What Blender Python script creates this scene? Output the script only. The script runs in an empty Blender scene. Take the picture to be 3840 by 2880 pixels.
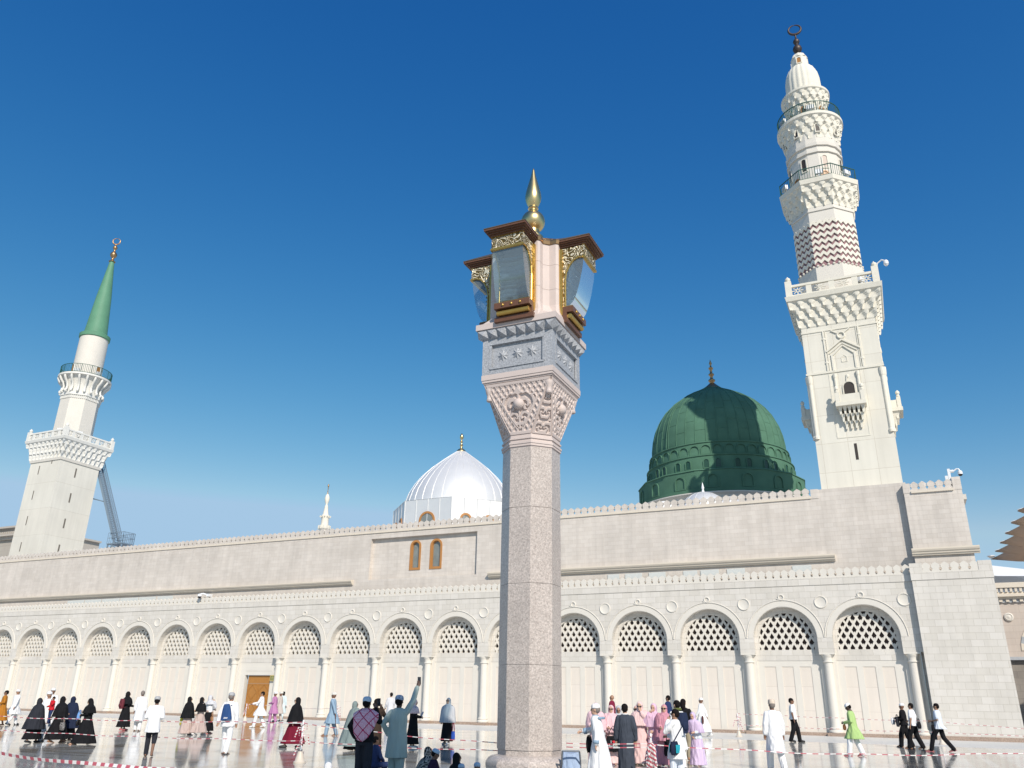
import bpy, math, random
import numpy as np
from mathutils import Vector, Matrix
random.seed(7)
R_ = math.radians
PI = math.pi
scene = bpy.context.scene
COL = scene.collection

# ------------------------------------------------------------------ camera
cam_d = bpy.data.cameras.new('camera')
cam = bpy.data.objects.new('camera', cam_d); COL.objects.link(cam)
YAW, PITCH, ROLL = -0.4381304, 0.3753283, 0.0168315
def _cam_matrix():
    rt = Vector((1, 0, 0)); fw = Vector((0, math.cos(PITCH), math.sin(PITCH))); up = Vector((0, -math.sin(PITCH), math.cos(PITCH)))
    rt, up = rt*math.cos(ROLL)+up*math.sin(ROLL), -rt*math.sin(ROLL)+up*math.cos(ROLL)
    c, s = math.cos(YAW), math.sin(YAW)
    M = Matrix(((c, s, 0), (-s, c, 0), (0, 0, 1)))
    rt, up, fw = M@rt, M@up, M@fw
    m = Matrix((rt, up, -fw)).transposed().to_4x4()
    m.translation = Vector((74.2783, -51.6431, 1.62))
    return m
cam.matrix_world = _cam_matrix()
cam_d.sensor_width = 36.0
cam_d.lens = 3001.47/3840*36.0
cam_d.clip_start = 0.1
cam_d.clip_end = 3000
scene.camera = cam

# ------------------------------------------------------------------ light
SUN_AZ, SUN_EL = 42.0, 36.0          # degrees to the right of the facade's normal / above the horizon
world = bpy.data.worlds.new('World'); scene.world = world
world.use_nodes = True
wn = world.node_tree.nodes; wl = world.node_tree.links
for n in list(wn): wn.remove(n)
sky = wn.new('ShaderNodeTexSky'); sky.sky_type = 'NISHITA'; sky.sun_disc = False
sky.sun_elevation = R_(SUN_EL); sky.sun_rotation = R_(180-SUN_AZ)
sky.altitude = 600; sky.air_density = 1.0; sky.dust_density = 0.7; sky.ozone_density = 2.2
bg = wn.new('ShaderNodeBackground'); bg.inputs['Strength'].default_value = 0.145
wo = wn.new('ShaderNodeOutputWorld')
hsv = wn.new('ShaderNodeHueSaturation'); hsv.inputs['Hue'].default_value = 0.492; hsv.inputs['Saturation'].default_value = 1.22
wl.new(sky.outputs[0], hsv.inputs['Color'])
# clear desert sky: deepen the zenith blue and keep the horizon from washing out
ssp = wn.new('ShaderNodeSeparateColor'); scb = wn.new('ShaderNodeCombineColor'); wl.new(hsv.outputs[0], ssp.inputs[0])
def _wm(op, a, b):
    n = wn.new('ShaderNodeMath'); n.operation = op
    for k_, v_ in enumerate((a, b)):
        if isinstance(v_, (int, float)): n.inputs[k_].default_value = v_
        else: wl.new(v_, n.inputs[k_])
    return n.outputs[0]
chan = [_wm('MULTIPLY', _wm('POWER', _wm('MULTIPLY', ssp.outputs[k_], 0.1576), p_), m_/0.1576) for k_, (p_, m_) in enumerate(((1.93, 3.94), (1.2, 0.988), (0.674, 0.7246)))]
chan[1] = _wm('MINIMUM', chan[1], 0.56/0.1576); chan[2] = _wm('MINIMUM', chan[2], 0.76/0.1576)
chan[0] = _wm('MINIMUM', chan[0], _wm('MULTIPLY', chan[1], 0.66))
for k_ in range(3): wl.new(chan[k_], scb.inputs[k_])
wl.new(scb.outputs[0], bg.inputs[0]); wl.new(bg.outputs[0], wo.inputs[0])
sun_d = bpy.data.lights.new('sun', 'SUN'); sun_d.energy = 4.1; sun_d.angle = R_(0.55); sun_d.color = (1.0, 0.92, 0.82)
sun = bpy.data.objects.new('sun', sun_d); COL.objects.link(sun)
sdir = Vector((math.sin(R_(SUN_AZ))*math.cos(R_(SUN_EL)), -math.cos(R_(SUN_AZ))*math.cos(R_(SUN_EL)), math.sin(R_(SUN_EL))))
sun.rotation_euler = sdir.to_track_quat('Z', 'Y').to_euler()
sun.location = (74, -60, 40)
scene.view_settings.view_transform = 'Standard'
scene.view_settings.look = 'None'
scene.view_settings.gamma = 1.0
scene.view_settings.exposure = 0.16
scene.cycles.max_bounces = 8
scene.cycles.transparent_max_bounces = 12

# ------------------------------------------------------------------ materials
MATS = {}
def nmat(name):
    m = bpy.data.materials.new(name); m.use_nodes = True
    return m, m.node_tree.nodes, m.node_tree.links, m.node_tree.nodes['Principled BSDF']
def ramp_mix(nt, ln, fac, a, b):
    mx = nt.new('ShaderNodeMix'); mx.data_type = 'RGBA'
    ln.new(fac, mx.inputs['Factor'])
    for sock, v in (('A', a), ('B', b)):
        i = [s for s in mx.inputs if s.name == sock and s.type == 'RGBA'][0]
        if isinstance(v, (tuple, list)): i.default_value = (*v, 1)
        else: ln.new(v, i)
    return [s for s in mx.outputs if s.type == 'RGBA'][0]
def plain(name, col, rough=0.7, metal=0.0, noise=0.06, scale=6.0, bump=0.0, spec=0.5, coord='Object'):
    """solid colour with slight uneven tone and grain"""
    if name in MATS: return MATS[name]
    m, nt, ln, p = nmat(name)
    tc = nt.new('ShaderNodeTexCoord')
    nz = nt.new('ShaderNodeTexNoise'); nz.inputs['Scale'].default_value = scale; nz.inputs['Detail'].default_value = 5
    ln.new(tc.outputs[coord], nz.inputs['Vector'])
    a = tuple(max(0, c*(1-noise*2)) for c in col); b = tuple(min(1, c*(1+noise*2)) for c in col)
    out = ramp_mix(nt, ln, nz.outputs['Fac'], a, b)
    ln.new(out, p.inputs['Base Color'])
    p.inputs['Roughness'].default_value = rough; p.inputs['Metallic'].default_value = metal
    p.inputs['Specular IOR Level'].default_value = spec
    if bump:
        n2 = nt.new('ShaderNodeTexNoise'); n2.inputs['Scale'].default_value = scale*6
        ln.new(tc.outputs[coord], n2.inputs['Vector'])
        bp = nt.new('ShaderNodeBump'); bp.inputs['Strength'].default_value = bump; bp.inputs['Distance'].default_value = 0.02
        ln.new(n2.outputs['Fac'], bp.inputs['Height']); ln.new(bp.outputs[0], p.inputs['Normal'])
    MATS[name] = m
    return m
def blocks(name, c1, c2, mortar, w, h, off=0.5, msize=0.012, rough=0.75, stain=0.08, horiz_only=False):
    """ashlar: brick joints in object space (x or y along the wall, z up), each block a slightly different tone"""
    if name in MATS: return MATS[name]
    m, nt, ln, p = nmat(name)
    tc = nt.new('ShaderNodeTexCoord'); sp = nt.new('ShaderNodeSeparateXYZ'); cb = nt.new('ShaderNodeCombineXYZ')
    ad = nt.new('ShaderNodeMath'); ad.operation = 'ADD'
    ln.new(tc.outputs['Object'], sp.inputs[0]); ln.new(sp.outputs[0], ad.inputs[0]); ln.new(sp.outputs[1], ad.inputs[1])
    ad2 = nt.new('ShaderNodeMath'); ad2.operation = 'ADD'; ad2.inputs[1].default_value = 17.3
    ln.new(ad.outputs[0], ad2.inputs[0]); ln.new(ad2.outputs[0], cb.inputs[0]); ln.new(sp.outputs[2], cb.inputs[1])
    br = nt.new('ShaderNodeTexBrick'); ln.new(cb.outputs[0], br.inputs['Vector'])
    br.offset = off; br.inputs['Scale'].default_value = 1.0
    br.inputs['Brick Width'].default_value = w; br.inputs['Row Height'].default_value = h
    br.inputs['Mortar Size'].default_value = msize; br.inputs['Mortar Smooth'].default_value = 0.3; br.inputs['Bias'].default_value = 0.0
    br.inputs['Color1'].default_value = (*c1, 1); br.inputs['Color2'].default_value = (*c2, 1); br.inputs['Mortar'].default_value = (*mortar, 1)
    nz = nt.new('ShaderNodeTexNoise'); nz.inputs['Scale'].default_value = 0.35; nz.inputs['Detail'].default_value = 8; nz.inputs['Roughness'].default_value = 0.65
    ln.new(tc.outputs['Object'], nz.inputs['Vector'])
    n2 = nt.new('ShaderNodeTexNoise'); n2.inputs['Scale'].default_value = 40; ln.new(tc.outputs['Object'], n2.inputs['Vector'])
    mp = nt.new('ShaderNodeMapRange'); mp.inputs['From Min'].default_value = 0.3; mp.inputs['From Max'].default_value = 0.7
    mp.inputs['To Min'].default_value = 1-stain; mp.inputs['To Max'].default_value = 1+stain*0.5
    ln.new(nz.outputs['Fac'], mp.inputs['Value'])
    mps = nt.new('ShaderNodeMapping'); mps.inputs['Scale'].default_value = (1.7, 1.7, 0.10); ln.new(tc.outputs['Object'], mps.inputs[0])
    ns = nt.new('ShaderNodeTexNoise'); ns.inputs['Scale'].default_value = 1.3; ns.inputs['Detail'].default_value = 7; ns.inputs['Roughness'].default_value = 0.7; ln.new(mps.outputs[0], ns.inputs['Vector'])
    mq = nt.new('ShaderNodeMapRange'); mq.inputs['From Min'].default_value = 0.35; mq.inputs['From Max'].default_value = 0.62; mq.inputs['To Min'].default_value = 1-stain*0.9; mq.inputs['To Max'].default_value = 1.02; ln.new(ns.outputs['Fac'], mq.inputs['Value'])
    mm = nt.new('ShaderNodeMath'); mm.operation = 'MULTIPLY'; ln.new(mp.outputs[0], mm.inputs[0]); ln.new(mq.outputs[0], mm.inputs[1])
    vm = nt.new('ShaderNodeVectorMath'); vm.operation = 'SCALE'; ln.new(br.outputs['Color'], vm.inputs[0]); ln.new(mm.outputs[0], vm.inputs['Scale'])
    ln.new(vm.outputs[0], p.inputs['Base Color'])
    p.inputs['Roughness'].default_value = rough; p.inputs['Specular IOR Level'].default_value = 0.3
    bp = nt.new('ShaderNodeBump'); bp.inputs['Strength'].default_value = 0.5; bp.inputs['Distance'].default_value = 0.01; bp.invert = True
    ln.new(br.outputs['Fac'], bp.inputs['Height'])
    b2 = nt.new('ShaderNodeBump'); b2.inputs['Strength'].default_value = 0.15; b2.inputs['Distance'].default_value = 0.006
    ln.new(n2.outputs['Fac'], b2.inputs['Height']); ln.new(bp.outputs[0], b2.inputs['Normal']); ln.new(b2.outputs[0], p.inputs['Normal'])
    MATS[name] = m
    return m
def granite(name, base, dark, light, rough=0.35):
    if name in MATS: return MATS[name]
    m, nt, ln, p = nmat(name)
    tc = nt.new('ShaderNodeTexCoord')
    v = nt.new('ShaderNodeTexVoronoi'); v.inputs['Scale'].default_value = 38; ln.new(tc.outputs['Object'], v.inputs['Vector'])
    n = nt.new('ShaderNodeTexNoise'); n.inputs['Scale'].default_value = 24; n.inputs['Detail'].default_value = 6; n.inputs['Roughness'].default_value = 0.8; ln.new(tc.outputs['Object'], n.inputs['Vector'])
    r = nt.new('ShaderNodeValToRGB'); ln.new(n.outputs['Fac'], r.inputs[0])
    r.color_ramp.elements[0].position = 0.36; r.color_ramp.elements[0].color = (*dark, 1)
    r.color_ramp.elements[1].position = 0.66; r.color_ramp.elements[1].color = (*light, 1)
    e = r.color_ramp.elements.new(0.48); e.color = (*base, 1)
    sp = nt.new('ShaderNodeSeparateColor'); ln.new(v.outputs['Color'], sp.inputs[0])
    mp = nt.new('ShaderNodeMapRange'); ln.new(sp.outputs[0], mp.inputs['Value']); mp.inputs['To Min'].default_value = 0.78; mp.inputs['To Max'].default_value = 1.15
    n3 = nt.new('ShaderNodeTexNoise'); n3.inputs['Scale'].default_value = 0.8; n3.inputs['Detail'].default_value = 4; ln.new(tc.outputs['Object'], n3.inputs['Vector'])
    mp3 = nt.new('ShaderNodeMapRange'); ln.new(n3.outputs['Fac'], mp3.inputs['Value']); mp3.inputs['From Min'].default_value = .3; mp3.inputs['From Max'].default_value = .7; mp3.inputs['To Min'].default_value = 0.9; mp3.inputs['To Max'].default_value = 1.06
    mu = nt.new('ShaderNodeMath'); mu.operation = 'MULTIPLY'; ln.new(mp.outputs[0], mu.inputs[0]); ln.new(mp3.outputs[0], mu.inputs[1])
    vm = nt.new('ShaderNodeVectorMath'); vm.operation = 'SCALE'; ln.new(r.outputs[0], vm.inputs[0]); ln.new(mu.outputs[0], vm.inputs['Scale'])
    ln.new(vm.outputs[0], p.inputs['Base Color']); p.inputs['Roughness'].default_value = rough
    MATS[name] = m
    return m
def filigree(name, gold, pale, scale=9.0):
    """gilded open scrollwork over a pale ground"""
    if name in MATS: return MATS[name]
    m, nt, ln, p = nmat(name)
    tc = nt.new('ShaderNodeTexCoord')
    nz = nt.new('ShaderNodeTexNoise'); nz.inputs['Scale'].default_value = scale*0.7; nz.inputs['Detail'].default_value = 0.5; nz.inputs['Distortion'].default_value = 1.6
    ln.new(tc.outputs['Object'], nz.inputs['Vector'])
    ma = nt.new('ShaderNodeMath'); ma.operation = 'MULTIPLY'; ma.inputs[1].default_value = 34; ln.new(nz.outputs['Fac'], ma.inputs[0])
    si = nt.new('ShaderNodeMath'); si.operation = 'SINE'; ln.new(ma.outputs[0], si.inputs[0])
    r = nt.new('ShaderNodeValToRGB'); r.color_ramp.elements[0].position = 0.38; r.color_ramp.elements[1].position = 0.62
    r.color_ramp.elements[0].color = (0.12, 0.085, 0.025, 1); r.color_ramp.elements[1].color = (*pale, 1)
    e = r.color_ramp.elements.new(0.5); e.color = (*gold, 1)
    h = nt.new('ShaderNodeMapRange'); h.inputs['From Min'].default_value = -1; ln.new(si.outputs[0], h.inputs['Value'])
    ln.new(h.outputs[0], r.inputs[0]); ln.new(r.outputs[0], p.inputs['Base Color'])
    p.inputs['Metallic'].default_value = 0.35; p.inputs['Roughness'].default_value = 0.35
    bp = nt.new('ShaderNodeBump'); bp.inputs['Strength'].default_value = 0.8; bp.inputs['Distance'].default_value = 0.03
    ln.new(h.outputs[0], bp.inputs['Height']); ln.new(bp.outputs[0], p.inputs['Normal'])
    MATS[name] = m
    return m
def glass(name, tint, refl=0.12, rough=0.03):
    if name in MATS: return MATS[name]
    m, nt, ln, p = nmat(name)
    out = nt['Material Output']
    tr = nt.new('ShaderNodeBsdfTransparent'); tr.inputs[0].default_value = (*tint, 1)
    gl = nt.new('ShaderNodeBsdfGlossy'); gl.inputs['Roughness'].default_value = rough; gl.inputs[0].default_value = (0.9, 0.95, 1, 1)
    fr = nt.new('ShaderNodeFresnel'); fr.inputs['IOR'].default_value = 1.5
    ad = nt.new('ShaderNodeMath'); ad.operation = 'ADD'; ad.inputs[1].default_value = refl; ad.use_clamp = True
    ln.new(fr.outputs[0], ad.inputs[0])
    mx = nt.new('ShaderNodeMixShader'); ln.new(ad.outputs[0], mx.inputs[0]); ln.new(tr.outputs[0], mx.inputs[1]); ln.new(gl.outputs[0], mx.inputs[2])
    df = nt.new('ShaderNodeBsdfDiffuse'); df.inputs[0].default_value = (0.55, 0.66, 0.70, 1)
    m2 = nt.new('ShaderNodeMixShader'); m2.inputs[0].default_value = 0.16; ln.new(mx.outputs[0], m2.inputs[1]); ln.new(df.outputs[0], m2.inputs[2])
    ln.new(m2.outputs[0], out.inputs[0]); nt.remove(p)
    MATS[name] = m
    return m
def wood(name, c1, c2, scale=3.0, rough=0.45):
    if name in MATS: return MATS[name]
    m, nt, ln, p = nmat(name)
    tc = nt.new('ShaderNodeTexCoord'); mpn = nt.new('ShaderNodeMapping'); mpn.inputs['Scale'].default_value = (8, 8, 0.8)
    ln.new(tc.outputs['Object'], mpn.inputs[0])
    nz = nt.new('ShaderNodeTexNoise'); nz.inputs['Scale'].default_value = scale; nz.inputs['Detail'].default_value = 8; nz.inputs['Distortion'].default_value = 0.6
    ln.new(mpn.outputs[0], nz.inputs['Vector'])
    out = ramp_mix(nt, ln, nz.outputs['Fac'], c1, c2)
    ln.new(out, p.inputs['Base Color']); p.inputs['Roughness'].default_value = rough
    MATS[name] = m
    return m

CREAM = (0.66, 0.625, 0.56)
M_WALL = blocks('cream_ashlar', (0.665, 0.63, 0.575), (0.615, 0.58, 0.52), (0.50, 0.465, 0.40), 0.62, 0.355, msize=0.009)
M_UPPER = blocks('rosy_ashlar', (0.655, 0.60, 0.54), (0.605, 0.55, 0.49), (0.56, 0.495, 0.43), 0.56, 0.27, msize=0.007, stain=0.12)
M_CREAM = plain('cream_stone', CREAM, 0.75, noise=0.03, scale=1.2, bump=0.08, spec=0.3)
M_MOULD = plain('warm_moulding_stone', (0.66, 0.59, 0.49), 0.75, noise=0.03, scale=2, spec=0.3)
M_PANEL = plain('rose_cream_panel_stone', (0.70, 0.635, 0.56), 0.6, noise=0.035, scale=0.9, spec=0.35)
M_PLINTH = granite('brown_granite', (0.36, 0.265, 0.205), (0.24, 0.17, 0.13), (0.47, 0.37, 0.30), 0.45)
M_MIN = blocks('minaret_slabs', (0.73, 0.70, 0.61), (0.70, 0.665, 0.575), (0.55, 0.50, 0.41), 1.55, 1.9, off=0.0, msize=0.012, stain=0.06)
M_MINL = blocks('minaret_tall_slabs', (0.70, 0.675, 0.60), (0.69, 0.655, 0.575), (0.55, 0.51, 0.43), 40, 2.75, off=0.0, msize=0.014, stain=0.07)
M_CARVE = plain('carved_white_stone', (0.71, 0.675, 0.58), 0.8, noise=0.05, scale=3, bump=0.1, spec=0.25)
M_CARVEL = plain('carved_pale_stone', (0.71, 0.70, 0.655), 0.8, noise=0.05, scale=3, bump=0.1, spec=0.25)
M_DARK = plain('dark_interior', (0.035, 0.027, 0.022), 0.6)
M_SCREENBACK = plain('dark_brown_window_wood', (0.055, 0.026, 0.02), 0.45, noise=0.3, scale=1.5)
M_MAROON = plain('maroon_stone', (0.27, 0.145, 0.16), 0.7, noise=0.08, scale=2)
M_GREEN = plain('green_paint', (0.088, 0.185, 0.125), 0.8, noise=0.14, scale=0.9, bump=0.06, spec=0.08)
M_GREENC = plain('green_lead', (0.11, 0.265, 0.165), 0.6, noise=0.10, scale=0.8, spec=0.3)
M_GREENR = plain('green_railing_paint', (0.02, 0.085, 0.06), 0.45)
M_BRONZE = plain('dark_bronze', (0.07, 0.055, 0.05), 0.5, metal=0.6, noise=0.15)
M_COPPER = plain('old_brass', (0.42, 0.26, 0.13), 0.38, metal=0.9, noise=0.12, scale=4)
M_GOLD = plain('satin_gold', (0.72, 0.55, 0.27), 0.33, metal=1.0, noise=0.05, scale=3)
M_GOLDY = plain('yellow_gold_frame', (0.58, 0.37, 0.095), 0.35, metal=0.8, noise=0.08, scale=5)
M_STEEL = plain('blue_grey_steel', (0.22, 0.29, 0.36), 0.45, metal=0.3, noise=0.06)
M_WHITEP = plain('white_painted_metal', (0.75, 0.76, 0.77), 0.4, noise=0.02)
M_BLACKP = plain('black_plastic', (0.015, 0.015, 0.017), 0.3, noise=0.05)
M_DOOR = wood('orange_brown_wood', (0.30, 0.125, 0.025), (0.46, 0.215, 0.05))
M_WOODD = wood('dark_red_wood', (0.10, 0.045, 0.025), (0.17, 0.08, 0.042), rough=0.4)
M_WFRAME = wood('window_frame_wood', (0.36, 0.16, 0.045), (0.50, 0.24, 0.075))
M_ROOF = plain('pale_roof_screed', (0.55, 0.53, 0.49), 0.8)
M_PINK = granite('pink_beige_granite', (0.50, 0.435, 0.39), (0.33, 0.28, 0.25), (0.56, 0.505, 0.46), 0.3)
M_PINKS = plain('smooth_pink_stone', (0.57, 0.485, 0.445), 0.6, noise=0.045, scale=2.5, bump=0.05, spec=0.35)
M_GREYS = granite('blue_grey_stone', (0.37, 0.385, 0.41), (0.25, 0.265, 0.29), (0.44, 0.455, 0.475), 0.55)
M_FILI = filigree('gold_filigree', (0.42, 0.30, 0.10), (0.72, 0.66, 0.50), 6.0)
M_GLASS = glass('pale_blue_glass', (0.80, 0.90, 0.94), 0.07)
M_PANE = plain('grey_window_glass', (0.20, 0.215, 0.20), 0.08, noise=0.2, scale=1.5, spec=0.8)
M_CANVAS = plain('beige_canvas', (0.55, 0.46, 0.385), 0.85, noise=0.04)
_n = M_CANVAS.node_tree.nodes; _l = M_CANVAS.node_tree.links      # thin cloth lets the sun glow through
_t = _n.new('ShaderNodeBsdfTranslucent'); _t.inputs[0].default_value = (0.60, 0.47, 0.36, 1); _x = _n.new('ShaderNodeMixShader'); _x.inputs[0].default_value = 0.45
_l.new(_n['Principled BSDF'].outputs[0], _x.inputs[1]); _l.new(_t.outputs[0], _x.inputs[2]); _l.new(_x.outputs[0], _n['Material Output'].inputs[0])
M_WHITECLOTH = plain('white_canvas', (0.78, 0.77, 0.74), 0.8, noise=0.03)

def silver_mat():
    m, nt, ln, p = nmat('satin_silver_sheet')
    tc = nt.new('ShaderNodeTexCoord'); nz = nt.new('ShaderNodeTexNoise'); nz.inputs['Scale'].default_value = 1.1; nz.inputs['Detail'].default_value = 6
    ln.new(tc.outputs['Object'], nz.inputs['Vector'])
    ln.new(ramp_mix(nt, ln, nz.outputs['Fac'], (0.70, 0.695, 0.68), (0.79, 0.785, 0.77)), p.inputs['Base Color'])
    p.inputs['Metallic'].default_value = 0.35; p.inputs['Roughness'].default_value = 0.42
    return m
M_SILVER = silver_mat()

def floor_mat():
    m, nt, ln, p = nmat('polished_marble_paving')
    N = lambda t: nt.new('ShaderNode'+t)
    def math_(op, a, b=None, c=None):
        n = N('Math'); n.operation = op
        for i, v in enumerate((a, b, c)):
            if v is None: continue
            if isinstance(v, (int, float)): n.inputs[i].default_value = v
            else: ln.new(v, n.inputs[i])
        return n.outputs[0]
    tc = N('TexCoord'); sp = N('SeparateXYZ'); ln.new(tc.outputs['Object'], sp.inputs[0])
    X, Y = sp.outputs[0], sp.outputs[1]
    br = N('TexBrick'); ln.new(tc.outputs['Object'], br.inputs['Vector']); br.offset = 0.0
    br.inputs['Brick Width'].default_value = 1.2; br.inputs['Row Height'].default_value = 1.2; br.inputs['Mortar Size'].default_value = 0.008; br.inputs['Scale'].default_value = 1
    br.inputs['Color1'].default_value = (0.53, 0.525, 0.49, 1); br.inputs['Color2'].default_value = (0.45, 0.45, 0.42, 1); br.inputs['Mortar'].default_value = (0.27, 0.26, 0.24, 1)
    nz = N('TexNoise'); nz.inputs['Scale'].default_value = 0.9; nz.inputs['Detail'].default_value = 9; nz.inputs['Roughness'].default_value = 0.6; nz.inputs['Distortion'].default_value = 1.5
    ln.new(tc.outputs['Object'], nz.inputs['Vector'])
    mp = N('MapRange'); mp.inputs['From Min'].default_value = 0.3; mp.inputs['From Max'].default_value = 0.7; mp.inputs['To Min'].default_value = 0.80; mp.inputs['To Max'].default_value = 1.12
    ln.new(nz.outputs['Fac'], mp.inputs['Value'])
    vm = N('VectorMath'); vm.operation = 'SCALE'; ln.new(br.outputs['Color'], vm.inputs[0]); ln.new(mp.outputs[0], vm.inputs['Scale'])
    col = vm.outputs[0]
    def band(coord, centre, half, colour, period=None):
        nonlocal col
        v = math_('SUBTRACT', coord, centre)
        if period:
            v = math_('PINGPONG', v, period/2)
        else:
            v = math_('ABSOLUTE', v)
        col = ramp_mix(nt, ln, math_('LESS_THAN', v, half), col, colour)
    beige = (0.30, 0.265, 0.215); grey = (0.135, 0.145, 0.15); pale = (0.50, 0.49, 0.45)
    band(X, 67.37, 0.24, beige, 8.6); band(X, 68.10, 0.26, beige, 8.6)
    band(X, 74.20, 0.23, grey); band(X, 74.78, 0.26, (0.19, 0.20, 0.20))
    band(Y, -33.95, 0.15, beige, 8.6); band(Y, -34.6, 0.10, (0.25, 0.23, 0.20), 8.6); band(Y, -31.05, 0.16, beige, 8.6)
    st = math_('GREATER_THAN', Y, -9.0)
    col = ramp_mix(nt, ln, st, col, (0.60, 0.595, 0.57))
    ln.new(col, p.inputs['Base Color'])
    n2 = N('TexNoise'); n2.inputs['Scale'].default_value = 0.5; n2.inputs['Detail'].default_value = 5; ln.new(tc.outputs['Object'], n2.inputs['Vector'])
    r = N('MapRange'); r.inputs['From Min'].default_value = 0.3; r.inputs['From Max'].default_value = 0.7; r.inputs['To Min'].default_value = 0.05; r.inputs['To Max'].default_value = 0.12; ln.new(n2.outputs['Fac'], r.inputs['Value'])
    rr = math_('ADD', r.outputs[0], math_('MULTIPLY', st, 0.35))
    ln.new(rr, p.inputs['Roughness'])
    n3 = N('TexNoise'); n3.inputs['Scale'].default_value = 1.6; n3.inputs['Detail'].default_value = 2; ln.new(tc.outputs['Object'], n3.inputs['Vector'])
    bp = N('Bump'); bp.inputs['Strength'].default_value = 0.035; bp.inputs['Distance'].default_value = 0.02; ln.new(n3.outputs['Fac'], bp.inputs['Height'])
    b2 = N('Bump'); b2.inputs['Strength'].default_value = 0.2; b2.inputs['Distance'].default_value = 0.003; b2.invert = True
    ln.new(br.outputs['Fac'], b2.inputs['Height']); ln.new(bp.outputs[0], b2.inputs['Normal']); ln.new(b2.outputs[0], p.inputs['Normal'])
    p.inputs['IOR'].default_value = 1.52
    return m
M_FLOOR = floor_mat()

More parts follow.
